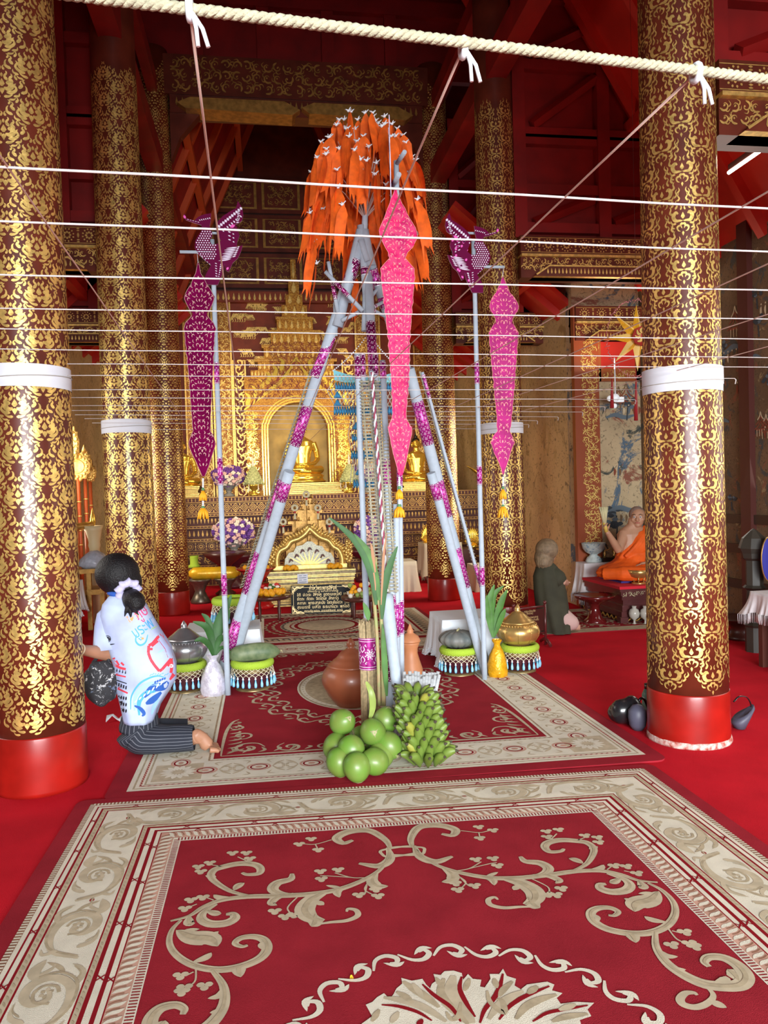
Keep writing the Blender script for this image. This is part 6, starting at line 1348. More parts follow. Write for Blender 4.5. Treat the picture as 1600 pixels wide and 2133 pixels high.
for (w, ya, yb) in ((.4, 1140, 1128), (.3, 1128, 1112), (.36, 1112, 1106), (.24, 1106, 1090), (.3, 1090, 1084), (.16, 1084, 1068), (.2, 1068, 1062), (.1, 1062, 1050), (.05, 1050, 1038)):
    z0, z1 = on(646, ya, 11.3).z, on(646, yb, 11.3).z; m.span((c.x-w, 11.3-w*.4, z0), (c.x+w, 11.3+w*.4, z1)); 
    for k in range(5): u = c.x-w+2*w*k/4; m.tube([Vector((u, 11.3-w*.4, z1)), Vector((u+.01, 11.3-w*.4, z1+.06))], [.02, .003], 5)
m.build('tiers', GOLD_DK, t)
JAS = mat('jasmine_buds', (.82, .76, .5), .6, 0, .15, 40)
for i, (px, py, lab) in enumerate(((638, 1030, 'topmost'), (614, 1058, 'upper left'), (662, 1058, 'upper right'), (590, 1087, 'lower left'), (686, 1087, 'lower right'))):
    c = on(px, py, 11.0); t = thing('jasmine_garland', c, '%s of the five ring garlands of jasmine above the gilded arch' % lab, 'garland', 'ring garlands of jasmine'); m = MB(); m.torus((0, 0, 0), .036, .017, 22, 8, M=Matrix.Rotation(radians(90), 4, 'X')); m.build('ring', JAS, t)
    m = MB(); m.ball((0, -.01, -.062), .016, 8, 6, 1); m.tube([Vector((0, 0, -.07)), Vector((0, 0, -.14)), Vector((0, 0, -.16))], [.012, .016, .02], 8)
    m.build('tassel', [JAS, mat('red_ribbon', (.5, .02, .02), .5)], t); m = MB(); m.tube([Vector((0, .03, 0)), Vector((0, .035, -.35)), Vector((0, .04, ztt-c.z))], .008, 6); m.build('stand_rod', GOLD_DK, t)
for i, px in enumerate((606, 698)):
    c = on(px, 1190, YT-.22); t = thing('marigold_garland', Vector((c.x, YT-.22, ztt)), 'orange marigold garland at the %s corner of the offering table' % ('left', 'right')[i], 'garland', offset=False); m = MB()
    for k in range(9): m.ball((-.075+.0185*k, .02*sin(k*2), .032+.012*sin(k*1.3)), (.032, .034, .034), 9, 7, wob=lambda d: 1+.08*sin(d.x*20)*sin(d.z*22))
    m.build('blossoms', _mc['marigold_petals'], t)
m = MB(); a = on(643, 1205, YT-.37); m.box((a.x-.08, YT-.365, a.z), (.14, .004, .13)); o = m.build('paper_note', PAPER, label='small pale paper note stuck on the front of the offering table', cat='note')
m = MB(); gp = lambda u, v: Vector((u, YT-.368, v))
for k in range(4): stroke(m, [(a.x-.13, a.z+.04-k*.028), (a.x-.09+.03*(k % 2), a.z+.04-k*.028)], .008, gp, 0, 'line', 1); stroke(m, [(a.x-.07, a.z+.04-k*.028), (a.x-.03, a.z+.04-k*.028)], .008, gp, 0, 'line', 1)
m.build('print', mat('blue_grey_ink', (.2, .25, .35), .7), o)
for i, (px, s) in enumerate(((566, -1), (728, 1))):
    c = on(px, 1192, YT-.05); t = thing('gilded_leaf_screen', Vector((c.x, YT-.05, ztt)), 'gilded openwork ornament at the %s of the arch' % ('left', 'right')[i], 'ornament'); m = MB()
    for k in range(26): a = k*2.4; r = .07*sqrt(k/26); z = .06+.3*k/26; m.ball((r*cos(a)*(1.2-k/30), .02*sin(a), z), (.022, .01, .026), 6, 5)
    m.tube([Vector((0, 0, 0)), Vector((0, 0, .4))], [.02, .008], 6); m.build('openwork', GOLD, t)
# the black sign with its Thai verses
def text_mesh(body, size, width=None):
    cu_ = bpy.data.curves.new('t', 'FONT'); cu_.body = body; cu_.size = size; cu_.align_x = 'CENTER'; cu_.resolution_u = 2; cu_.offset = .0
    o = bpy.data.objects.new('t', cu_); COL.objects.link(o); dg = bpy.context.evaluated_depsgraph_get(); dg.update(); me = bpy.data.meshes.new_from_object(o.evaluated_get(dg))
    vs = [Vector(v.co) for v in me.vertices]; fs = [tuple(p.vertices) for p in me.polygons]; bpy.data.objects.remove(o); bpy.data.meshes.remove(me); bpy.data.curves.remove(cu_)
    if width and vs:
        x0, x1 = min(v.x for v in vs), max(v.x for v in vs); k = width/(x1-x0); vs = [Vector(((v.x-(x0+x1)/2)*k, v.y, 0)) for v in vs]
    return vs, fs
a, b = A(606, 1281, 9.7), A(742, 1218, 9.7); w, h = b.x-a.x, 0; bl = F(607, 1281); br = F(741, 1277); sw = (br-bl).length; sh = (1281-1220)/PX(.7, 9.65); ang = atan2(br.y-bl.y, br.x-bl.x)
t = thing('black_sign', (bl+br)/2, 'black stone sign with gold Thai verses standing on the floor before the altar', 'sign', rz=ang); t.rotation_euler = (-.12, 0, ang)
m = MB(); m.box((0, .02, sh/2), (sw, .04, sh)); m.build('slab', mat('black_granite', (.008, .008, .008), .5, spec=.2), t)
SG = mat('sign_gold', (.85, .65, .3), .4, .2); m = MB(); g = lambda u, v: Vector((u, -.001-_kz*.00003, v))
for sx in (-1, 1):
    for sz in (-1, 1):
        X = lambda x, y: (sx*(sw/2-.015-x), sh/2+sz*(sh/2-.015-y)); stroke(m, [X(0, 0), X(.15, .0)], .006, g, 0, 'line', 1); stroke(m, [X(0, 0), X(0, .1)], .006, g, 0, 'line', 1)
        stroke(m, [X(.01, .01), X(.04, .03), X(.06, .01), X(.1, .02), X(.14, .005)], .02, g, 0, 'vine', 3); stroke(m, [X(.01, .01), X(.03, .04), X(.01, .06), X(.02, .09)], .02, g, 0, 'vine', 3)
P = [(-sw/2+.1, .03), (sw/2-.1, .03), (sw/2-.03, .09), (sw/2-.03, sh-.09), (sw/2-.1, sh-.03), (-sw/2+.1, sh-.03), (-sw/2+.03, sh-.09), (-sw/2+.03, .09), (-sw/2+.1, .03)]
for p, q in zip(P, P[1:]): stroke(m, [p, q], .004, g, 0, 'line', 1)
for (txt, z, size, wd) in (("คำไหว้พระพุทธสิหิงค์", .875, .052, .36), ("(ตั้งนะโม ๓ จบ แล้วว่าดังนี้)", .775, .02, .4), ("อิติ  ปะวะระ  สิหิงโค  อุตตะมะยะโสปิ  เตโช", .66, .038, .68), ("ยัตถะ  กัตถะ  จิตโตโส  สักกาโร  อุปะโท", .52, .038, .68), ("สะกาละ  พุทธะสาสะนัง  โชตะยันโตวะ  ทีโป", .38, .038, .68), ("สุระนะราชี  มะหิโต  ธะระมาโนวะ  พุทโธติ", .24, .038, .68), ("สยามรัฐ ๒๕๔๑  อาจารย์จันทร์  ถวาย", .11, .026, .5)):
    vs, fs = text_mesh(txt, size*1.4, wd*sw/.84); 
    if vs: m.add([Vector((v.x, -.0022, v.y+sh*z-size*.35)) for v in vs], fs, 0)
m.build('gold_lettering', SG, t)
# marigold table, red pedestal bowl, yellow roll, etc. left of the sign
DW = mat('dark_lacquer_wood', (.08, .02, .015), .3, coat=.3)
def stand_table(px, py, Y0, r, h, label, n=4):
    c = F(px, py); t = thing('round_stand', c, label, 'stand'); m = MB(); m.lathe([(r*.9, h-.05), (r, h-.03), (r*1.02, h), (r*.95, h-.012), (0, h-.014)], 32); m.build('tray', DW, t)
    for k in range(n): a = pi/4+k*2*pi/n; m = MB(); m.lathe([(.022, 0), (.014, .04), (.022, h*.4), (.012, h*.55), (.02, h*.8), (.016, h-.04)], 10, (cos(a)*r*.6, sin(a)*r*.6, 0)); m.build('leg', DW, t)
    return c
c = stand_table(562, 1292, 0, .27, .31, 'round dark stand with turned legs holding marigolds, left of the black sign')
for k, (dx, dy, lab) in enumerate(((-.12, -.02, 'left'), (.0, -.08, 'middle'), (.12, .0, 'right'))):
    m = MB(); rnd = random.Random(k)
    for q in range(12): m.ball((rnd.uniform(-.05, .05), rnd.uniform(-.05, .05), .03+rnd.uniform(0, .03)), .034, 8, 6, wob=lambda d: 1+.1*sin(d.x*20)*sin(d.z*22))
    t = thing('marigold_garland', c+Vector((dx, dy, .3)), '%s heap of orange marigolds on the round dark stand' % lab, 'garland'); m.build('blossoms', _mc['marigold_petals'], t)
m = MB(); rnd = random.Random(9)
for q in range(14): p = Vector((rnd.uniform(-.1, .14), .1+rnd.uniform(-.05, .05), .06+rnd.uniform(0, .07))); m.ball(p, (.03, .03, .02), 7, 5, q % 3)
m.build('flowers', [LEAF, FW, mat('red_petals', (.6, .03, .03), .5)], thing('flower_heap', c+Vector((0, 0, .3)), 'mixed red, white and green flowers behind the marigolds on the round stand', 'flowers'))
RB_ = mat('bright_red_lacquer', (.62, .015, .015), .22, coat=.4); c = F(536, 1266); t = thing('red_pedestal_bowl', c, 'tall bright red pedestal bowl left of the offering table', 'bowl'); m = MB(); h = A(548, 1182, c.y).z
m.lathe([(.22, 0), (.24, .03), (.2, .06), (.16, .16), (.1, .24), (.07, h*.55), (.08, h*.62), (.12, h*.7), (.2, h*.9), (.27, h), (.25, h-.02), (0, h-.06)], 36); m.build('bowl', RB_, t)
m = MB(); rnd = random.Random(3)
for q in range(10): m.ball((rnd.uniform(-.15, .15), rnd.uniform(-.15, .15), h-.0), .035, 7, 5)
m.build('blossoms', _mc['marigold_petals'], thing('marigold_heap', c, 'few marigolds lying inside the tall red pedestal bowl', 'flowers'))
YS2 = mat('yellow_satin', (.85, .48, .02), .3, .2, .3, 9, bump=.4, bscale=20); a, b = A(392, 1195, 11.2), A(500, 1192, 11.2); t = thing('satin_roll', a, 'long roll wrapped in yellow satin lying left of the props', 'roll', offset=True); m = MB(); d = b-a; m.tube([a+d*(i/10) for i in range(11)], [.03, .085, .09, .088, .09, .087, .09, .088, .09, .085, .03], 18); m.build('roll', YS2, t)
for (px, lab) in ((416, 'left'), (470, 'right')):
    c = A(px, 1207, 11.2); t = thing('silver_pedestal_tray', (c.x, 11.2, 0), 'dark metal pedestal tray carrying the %s end of the yellow satin roll' % lab, 'tray'); z = a.z-.085; m = MB(); m.lathe([(.13, 0), (.14, .03), (.1, .1), (.07, z*.5), (.1, z*.75), (.15, z*.92), (.17, z)], 28); m.build('tray', mat('dark_pewter', (.2, .17, .13), .35, .7, .3, 20), t)
c = A(405, 1182, 11.6); t = thing('lime_cup', (c.x, 11.6, c.z), 'small lime green cup behind the satin roll', 'cup'); m = MB(); m.lathe([(.09, -.0), (.085, .03), (.06, .05), (.06, .15), (.068, .17)], 20); m.build('cup', GRN, t); m = MB(); m.lathe([(.12, -c.z), (.12, -.02), (.1, 0)], 20); m.build('stand', DW, t)
c = A(468, 1168, 12.0); t = thing('offering_bowl', (c.x, 12.0, 0), 'wide brown offering bowl on a stem behind the left bird pole', 'bowl'); m = MB(); z = A(468, 1150, 12.0).z; m.lathe([(.14, 0), (.16, .03), (.06, .1), (.06, z*.6), (.12, z*.72), (.3, z*.92), (.34, z), (.3, z-.01), (0, z-.04)], 32); m.build('bowl', DW, t)
c = stand_table(754, 1288, 0, .24, .27, 'dark round tray stand right of the black sign'); t = thing('flower_heap', c+Vector((0, 0, .26)), 'orange and white flowers on the tray stand right of the black sign', 'flowers'); m = MB(); rnd = random.Random(5)
for q in range(24): m.ball((rnd.uniform(-.14, .1), rnd.uniform(-.1, .1), .02+rnd.uniform(0, .14)*(1-q/30)), .03, 7, 5, q % 3)
m.build('flowers', [_mc['marigold_petals'], FW, LEAFL], t)
# cloth-covered side tables with gilt ornaments at the right of the altar
BEI = mat('beige_tablecloth', (.62, .55, .42), .8, bump=.3, bscale=14)
for i, (px0, px1, pyt, Y, d, lab) in enumerate(((800, 868, 1172, 11.3, .45, 'beige fringed cloth on a table right of the front ladders'), (884, 962, 1133, 12.2, .45, 'beige fringed cloth on a table behind the far right column'), (992, 1056, 1180, 10.9, .45, 'beige cloth on a table left of the second right column'))):
    a, b = A(px0, pyt, Y), A(px1, pyt, Y); low_table(a.x+.02, b.x-.02, Y+.02, Y+.5, a.z-.006, 'table under the '+lab[:lab.index(' cloth')]+' cloth, '+('right of the front ladders', 'behind the far right column', 'left of the second right column')[i]); cloth('tablecloth', a.x, b.x, Y, Y+.52, a.z, d, lab, BEI, fringe=.06, seed=i)
for i, (px, py, Y, lab) in enumerate(((893, 1133, 12.4, 'gilded flame ornament on the beige cloth left of the far right column'), (985, 1140, 12.4, 'gilded flame ornament right of the far right column'))):
    c = A(px, py, Y); t = thing('flame_ornament', c, lab, 'ornament', 'gilded flame ornaments on side tables'); m = MB(); rnd = random.Random(i)
    m.lathe([(.09, 0), (.1, .02), (.05, .05)], 16)
    for k in range(11): a = -1.3+2.6*k/10; L = .28*cos(a*.8); m.tube([Vector((sin(a)*.04, 0, .03)), Vector((sin(a)*.12, .01, .05+L*.4)), Vector((sin(a)*.09, 0, .05+L*.75)), Vector((sin(a)*.13, 0, .06+L))], [.025, .03, .018, .003], 6)
    m.build('flames', GOLD_BR, t)
m = MB(); m.span((A(960, 1140, 12.3).x, 12.2, 0), (A(1015, 1140, 12.3).x, 12.6, A(985, 1142, 12.3).z)); m.build('side_table', DW, label='dark box table under the right flame ornament', cat='table')
for k in range(5):
    c = A(1012, 1115+k*14, 11.8); t = thing('brass_tray', c, 'stacked brass pedestal tray, %s of five' % ('topmost', 'second from top', 'middle', 'second from bottom', 'lowest')[k], 'tray', 'stack of brass trays left of the second right column'); m = MB(); m.lathe([(.09, -.085), (.1, -.075), (.05, -.05), (.14, -.012), (.16, 0), (.14, -.004), (0, -.012)], 28); m.build('tray', BRS, t)
c = A(1012, 1184, 11.8); m = MB(); m.span((c.x-.18, 11.62, 0), (c.x+.18, 11.98, c.z-.0)); m.build('tray_stand', DW, label='dark box stand under the stack of brass trays', cat='stand')
t = thing('gilded_fish_ornament', A(1000, 980, 13.4), 'gilded curled leaf ornament hung right of the far right column', 'ornament', offset=True); m = MB(); P = [(972, 970), (985, 978), (1000, 988), (1015, 985), (1023, 970), (1018, 960), (1010, 965)]; m.tube(spline([A(x, y, 13.4) for x, y in P], 4), [.01+.08*sin(pi*min(1, i/16)) for i in range(25)], 10, flat=.3); m.build('leaf', GOLD_BR, t)
# processional fans, railing and candle at the far left
RPL = mat('red_gilt_pole', (.5, .09, .02), .4)
for i, (px, pt, pb, rx, rz, kind, lab) in enumerate(((148, 925, 1250, .11, .24, 0, 'gold spear shaped processional ornament on a red pole, far left'), (162, 972, 1260, .17, .2, 1, 'round openwork gold processional fan on a red pole'), (176, 965, 1245, .1, .17, 0, 'slim gold processional ornament beside the round fan'), (187, 985, 1230, .09, .14, 2, 'gold hook shaped processional ornament next to the second left column'))):
    Y = 10.9+.15*i; c = A(px, pt, Y); t = thing('processional_fan', (c.x, Y, 0), lab, 'fan', 'gilded processional fans on red poles'); m = MB(); m.tube([Vector((0, 0, 0)), Vector((0, 0, c.z-rz*.5))], .025, 8); m.build('pole', RPL, t); gr = MB().lathe([(.028, 0), (.034, .01), (.028, .02)], 8).build('gold_ring', GOLD, t)
    for k in range(1, 8): q_ = gr.copy(); COL.objects.link(q_); q_.parent = t; q_.location = (0, 0, c.z*k/10+.1)
    gr.location = (0, 0, .1); m = MB(); m.ball((0, 0, c.z), (rx, .035, rz), 20, 14, wob=lambda d: 1+.1*sin(atan2(d.z, d.x)*12)); m.tube([Vector((0, 0, c.z+rz*.9)), Vector((0, 0, c.z+rz*1.5))], [.04, .004], 6)
    for k in range(16): a = k*pi/8; m.ball((cos(a)*rx*.7, -.03, c.z+sin(a)*rz*.7), (.025, .015, .025), 6, 5)
    m.torus((0, -.03, c.z), rx*.5, .014, 20, 6, M=Matrix.Rotation(radians(90), 4, 'X')); m.build('openwork', GOLD, t)
c = A(197, 1180, 9.9); t = thing('candle_pillar', (c.x, 9.9, 0), 'large cream candle pillar with gold flame behind the second left column', 'candle'); zc = A(195, 1095, 9.9).z; m = MB(); m.lathe([(.07, 0), (.07, zc-.28), (.08, zc-.24), (.075, zc-.2), (.1, zc-.06), (.12, zc), (.0, zc-.01)], 24); m.build('candle', mat('cream_wax', (.75, .62, .35), .45), t)
m = MB(); m.lathe([(.02, zc), (.035, zc+.05), (.025, zc+.12), (.0, zc+.22)], 12); m.build('flame', GOLD_BR, t)
a = A(150, 1108, 9.7); b = A(194, 1093, 9.9); t = thing('railing', F(150, 1262), 'gilt and red wooden railing with balusters behind the front left column', 'railing', offset=True); m = MB(); m.tube([a+Vector((-.5, -.1, -.0)), b], .045, 8); m.build('hand_rail', GOLD_DK, t)
for k in range(6): p = (a+Vector((-.5, -.1, 0))).lerp(b, k/5.5); m = MB(); m.tube([Vector((p.x, p.y, 0)), p], .035, 8); m.build('baluster', RPL, t)
a, b = A(150, 1187, 9.3), A(216, 1187, 9.3); t = thing('gold_side_table', ((a.x+b.x)/2, 9.5, 0), 'low gold side table between the two left columns', 'table', offset=True); m = MB(); m.span((a.x, 9.3, a.z-.05), (b.x, 9.75, a.z)); m.span((a.x, 9.3, a.z-.3), (b.x, 9.75, a.z-.24)); m.build('table_top', GOLD_DK, t)
for x in (a.x+.03, (a.x+b.x)/2, b.x-.03): m = MB(); m.span((x-.025, 9.32, 0), (x+.025, 9.37, a.z-.05)); m.build('leg', GOLD_DK, t)
c = A(196, 1180, 9.45); t = thing('plastic_bag', (c.x, 9.48, a.z), 'crumpled translucent plastic bag on the gold side table', 'bag'); m = MB(); m.lathe([(.13, 0), (.17, .04), (.16, .1), (.1, .16), (.04, .2)], 24, wob=lambda a, z: 1+.1*sin(a*5+z*40)+.06*sin(a*9)); m.build('film', mat('bag_film', (.6, .66, .78), .25, 0, .25, 20, alpha=.85), t)
c = F(202, 1262); t = thing('metal_alms_bowl', c, 'round patinated metal alms bowl beneath the gold side table', 'bowl'); m = MB(); m.lathe([(.12, 0), (.16, .04), (.2, .12), (.19, .2), (.14, .25), (.15, .27)], 28); m.build('bowl', BRZ, t)
a = A(163, 1212, 8.9); low_table(a.x-.48, a.x-.02, 8.72, 9.1, a.z-.006, 'table under the small white cloth beside the front left column'); cloth('tablecloth', a.x-.5, a.x, 8.7, 9.12, a.z, .3, 'small white cloth on a table, peeking out beside the front left column', LIN, seed=6)
# ================================================================ PEOPLE
SKIN = mat('warm_skin', (.42, .2, .115), .5, 0, .12, 12, sub=.05); SKIN2 = mat('fair_skin', (.62, .34, .24), .5, 0, .1, 12, sub=.05); SKINM = mat('monk_skin', (.52, .28, .17), .5, 0, .1, 12, sub=.05)
HAIR = mat('black_hair', (.006, .005, .006), .5, bump=.6, bscale=120, spec=.35); EYE = mat('eye_dark', (.02, .015, .01), .2); EYEW = mat('eye_white', (.75, .72, .7), .3); LIP = mat('lips', (.45, .13, .1), .5)
def head_shape(m, c, r, X, Z, mi=0):
    """head: centre c, half height r, X = right of the face, Z = up; faces Z x X ... front = F_"""
    Fv = Z.cross(X).normalized(); P = lambda x, y, z: c+X*(x*r)+Fv*(y*r)+Z*(z*r)
    Mx = Matrix((X, Fv, Z)).transposed().to_4x4()
    m.ball(P(0, -.08, .18), (.72*r, .86*r, .82*r), 22, 16, mi, M=Mx); m.ball(P(0, .2, -.3), (.56*r, .58*r, .62*r), 20, 14, mi, M=Mx); m.ball(P(0, .5, -.72), (.26*r, .22*r, .2*r), 12, 8, mi, M=Mx)
    m.tube([P(0, .74, .15), P(0, .92, -.16), P(0, .86, -.26), P(0, .7, -.28)], [.07*r, .13*r, .13*r, .06*r], 10, mi)
    for s in (-1, 1):
        m.ball(P(s*.12, .78, -.22), .08*r, 8, 6, mi); m.tube([P(s*.12, .78, .22), P(s*.3, .76, .27), P(s*.5, .62, .2)], [.06*r, .07*r, .04*r], 8, mi); m.ball(P(s*.42, .5, -.18), (.2*r, .2*r, .2*r), 10, 8, mi, M=Mx)
        m.torus(P(s*.75, -.02, -.05), .14*r, .06*r, 14, 8, mi, M=Mx @ Matrix.Rotation(radians(90), 4, 'Y') @ Matrix.Scale(1.3, 4, (1, 0, 0)))
    return P, Fv
def face_parts(P, r, par):
    m = MB()
    for s in (-1, 1): m.ball(P(s*.28, .68, .08), .12*r, 12, 8, 0); m.ball(P(s*.28, .77, .08), .06*r, 10, 6, 1)
    m.build('eyes', [EYEW, EYE], par); m = MB(); m.tube([P(-.24, .72, -.5), P(-.1, .8, -.47), P(0, .8, -.48), P(.1, .8, -.47), P(.24, .72, -.5)], [.02*r, .06*r, .06*r, .06*r, .02*r], 8); m.build('mouth', LIP, par)
    m = MB()
    for s in (-1, 1): m.tube([P(s*.14, .8, .28), P(s*.3, .79, .34), P(s*.48, .66, .27)], [.02*r, .03*r, .012*r], 6)
    m.build('eyebrows', HAIR, par)
def hand(m, w, d, pn, L, curl=.5, mi=0, thumb=1, spread=.16):
    """palm from the wrist w along d, pn = palm normal; five unequal fingers that curl towards pn"""
    d = d.normalized(); s = d.cross(pn).normalized(); pn = s.cross(d).normalized()
    m.tube([w-d*L*.1, w+d*L*.18, w+d*L*.42, w+d*L*.5], [L*.13, L*.17, L*.2, L*.17], 12, mi, flat=.5, up=pn)
    for k, (o, fl) in enumerate(((-.16, .4), (-.055, .47), (.05, .44), (.15, .34))):
        b = w+d*L*.46+s*L*o; dd = (d+s*spread*o*3).normalized(); P = [b]; a = 0
        for q in range(3): a += curl*(.55+.25*q); P.append(P[-1]+(dd*cos(a)+pn*sin(a))*L*fl*(.42, .33, .25)[q])
        m.tube(spline(P, 3), [L*.052*(1-.035*i) for i in range(10)], 8, mi)
    b = w+d*L*.14+s*L*.14*-thumb; P = [b, b-s*thumb*L*.12+d*L*.1+pn*L*.04, b-s*thumb*L*.16+d*L*.24+pn*L*.1, b-s*thumb*L*.12+d*L*.36+pn*L*.16*curl*2]
    m.tube(spline(P, 3), [L*.07, L*.068, L*.065, L*.062, L*.06, L*.058, L*.055, L*.052, L*.048, L*.035], 8, mi)
def ring_px(y, l, r, Y, dep, tw=0.0):
    a, b = A(l, y, Y), A(r, y, Y); c = (a+b)/2; return (c, (b-a)/2, Vector((0, dep, 0)))
# ---- the kneeling woman at the left column
YW = 4.72; w0 = F(300, 1560); t = thing('person', w0, 'kneeling woman in a printed white T-shirt and striped trousers touching the front left column', 'person', offset=True)
m = MB()      # body: legs, arms, neck and head as one skin
hip = A(298, 1488, YW); kn = A(288, 1540, YW-.02); kn.z = .075
m.tube([A(262, 1262, YW), A(252, 1240, YW), A(246, 1215, YW)], [.07, .05, .05], 14)
sh_ = A(232, 1285, YW+.0); el = A(226, 1362, YW-.02); wr = A(160, 1352, YW-.2); 
m.tube([sh_, sh_.lerp(el, .5), el], [.055, .05, .042], 12); m.tube([el+Vector((.045, 0, .0)), el, el.lerp(wr, .4), wr], [.042, .044, .038, .026], 12)
hand(m, wr, Vector((-.12, .1, .02)), Vector((-.4, -1, .1)), .17, .3, 0, 1)
shr = A(300, 1280, YW+.03); m.tube([shr, A(312, 1330, YW+.12), A(285, 1380, YW+.2)], [.05, .045, .04], 10)
hc = A(243, 1203, YW+.02); Xf = Vector((.35, .93, .05)).normalized(); Zf = Vector((-.12, 0, 1)).normalized(); Xf = (Xf-Zf*Xf.dot(Zf)).normalized()
P, Fv = head_shape(m, hc, .112, Xf, Zf)
for v in (1,):
    m.tube([A(385, 1543, YW-.1), A(400, 1538, YW-.12), A(412, 1534, YW-.14)], [.045, .04, .042], 12)
    hl = A(408, 1532, YW-.13); tb = F(436, 1568); tb.z = .04; m.tube([A(402, 1524, YW-.12), hl, hl.lerp(tb, .45)+Vector((.004, 0, .012)), hl.lerp(tb, .8), tb], [.03, .043, .036, .042, .036], 14, flat=.8, up=(0, 1, 0))
    for k in range(5): b = tb+Vector((.008, -.06+.027*k, -.004)); m.tube([b, b+Vector((.035, 0, -.004)), b+Vector((.062-.007*abs(k-1), 0, -.014))], [.02-.0016*k, .016-.0013*k, .012-.001*k], 8)
    m.tube([A(390, 1530, YW+.14), A(402, 1538, YW+.15)], .03, 8)
body = m.build('body', SKIN, t); remesh(body, .0055, 3); face_parts(P, .112, t)
# hair
m = MB(); m.ball(hc+Vector((.005, .0, .022)), (.128, .12, .125), 26, 18); m.ball(hc+Vector((.05, .0, -.03)), (.095, .1, .1), 18, 12); m.tube([hc+Vector((.08, 0, -.06)), A(265, 1226, YW), A(270, 1236, YW-.02)], [.07, .045, .035], 12)
pt = [A(268, 1234, YW-.02), A(276, 1248, YW-.09), A(283, 1258, YW-.13), A(280, 1272, YW-.16)]; m.tube(spline(pt, 3), [.038, .045, .055, .06, .062, .06, .055, .045, .03, .012], 12)
rnd = random.Random(4)
for k in range(14): a = pt[1]+Vector((rnd.uniform(-.03, .03), rnd.uniform(-.03, .02), rnd.uniform(-.02, .02))); m.tube([a, a+Vector((rnd.uniform(-.02, .03), -.02, -.05)), a+Vector((rnd.uniform(-.03, .05), -.02, -.09))], [.016, .012, .004], 6)
hair = m.build('hair', HAIR, t); remesh(hair, .005, 2)
m = MB()
c = A(267, 1230, YW-.06); ax = (pt[1]-pt[0]).normalized(); Mx = ax.to_track_quat('Z', 'Y').to_matrix().to_4x4(); n = 30
m.torus(c, .05, .024, 40, 10, M=Mx); 
for i, v in enumerate(m.v): a = (i//10)*2*pi/40; m.v[i] = c+(v-c)*(1+.1*sin(a*9)+.05*sin(a*17))
m.build('scrunchie', mat('lavender_scrunchie', (.55, .52, .78), .8, bump=.4, bscale=80), t)
# T-shirt
TS = mat('white_tshirt_sky_tint', (.5, .6, .8), .8, 0, .1, 6, col2=(.38, .43, .7), bump=.25, bscale=12)  # white cloth; the blue cast of skylight is mixed into its colours
m = MB(); RG = [(1236, 236, 275, YW, .055), (1243, 226, 290, YW, .085), (1258, 214, 304, YW, .12), (1280, 209, 316, YW, .14), (1310, 214, 334, YW, .15), (1345, 226, 356, YW, .155), (1380, 236, 368, YW, .16), (1410, 241, 369, YW, .165), (1440, 246, 352, YW, .165), (1468, 252, 334, YW, .16), (1496, 258, 324, YW, .155)]
rg = [ring_px(*r) for r in RG]; Q = []
for i in range(len(rg)-1):
    for k in range(4): f = k/4; Q.append(tuple(rg[i][j].lerp(rg[i+1][j], f) for j in range(3)))
Q.append(rg[-1]); n = 56; b0 = 0
for i, (c, ax, ay) in enumerate(Q):
    f = i/len(Q)
    for k in range(n):
        a = 2*pi*k/n; w = 1+.022*sin(a*5+f*6)*f+.018*sin(a*9-f*14)*f*(f > .3)+.012*noise.noise(Vector((cos(a)*3, sin(a)*3, f*9))); m.v.append(c+ax*(abs(cos(a))**.87*(1 if cos(a) > 0 else -1)*w)+ay*(abs(sin(a))**.87*(1 if sin(a) > 0 else -1)*w))
for i in range(len(Q)-1):
    for k in range(n): k2 = (k+1) % n; m.f.append((i*n+k, (i+1)*n+k, (i+1)*n+k2, i*n+k2)); m.m.append(0); m.s.append(True)
s0, s1 = A(232, 1268, YW-.02), A(226, 1352, YW-.04); N = 9; b1 = len(m.v); ns = 24
sl = [(A(238, 1262, YW), .05), (A(231, 1275, YW-.01), .075), (A(227, 1300, YW-.02), .078), (A(226, 1325, YW-.03), .08), (A(226, 1350, YW-.04), .084)]
loft(m, [(c, Vector((r*(.98), 0, .06*r)), Vector((0, r*.85, 0))) for c, r in sl], ns, caps=False)
for k in range(n//1):
    pass
sv = [Vector(v) for v in m.v]; sf = list(m.f)
shirt = m.build('tshirt', TS, t); sol = shirt.modifiers.new('cloth', 'SOLIDIFY'); sol.thickness = .004; sol.offset = -1
from mathutils.bvhtree import BVHTree
bvh = BVHTree.FromPolygons(sv, sf)
def on_shirt(px, py):
    d = _ray(px, py).normalized(); h = bvh.ray_cast(Vector((0, 0, CAM_H)), d)
    if h[0] is None: h = bvh.find_nearest(A(px, py, YW-.14)); return h[0]+Vector((0, -.003, 0))
    return h[0]-d*(.0022+_kz*.00004)
def shirt_text(txt, pts, hgt, mt, name):
    """lettering along a baseline of image points"""
    vs, fs = text_mesh(txt, 1.0); x0, x1 = min(v.x for v in vs), max(v.x for v in vs); a, b = Vector(pts[0]), Vector(pts[1]); d = (b-a)/(x1-x0); nn = Vector((d.y, -d.x)).normalized()
    if nn.y > 0: nn = -nn
    m = MB(); m.add([on_shirt(*(a+d*(v.x-x0)+nn*(v.y*hgt))) for v in vs], fs); m.build(name, mt, shirt)
PI_ = mat('print_red', (.72, .05, .08), .7); PIP = mat('print_pink', (.78, .08, .25), .7); PIO = mat('print_orange', (.85, .35, .1), .7); PIB = mat('print_blue', (.08, .4, .75), .7); PID = mat('print_navy', (.02, .1, .42), .7); PIK = mat('print_black', (.02, .02, .03), .7); PIW = mat('print_white', (.85, .88, .95), .7); PIL = mat('print_light_blue', (.35, .6, .9), .7); PIG = mat('print_green', (.4, .65, .3), .7)
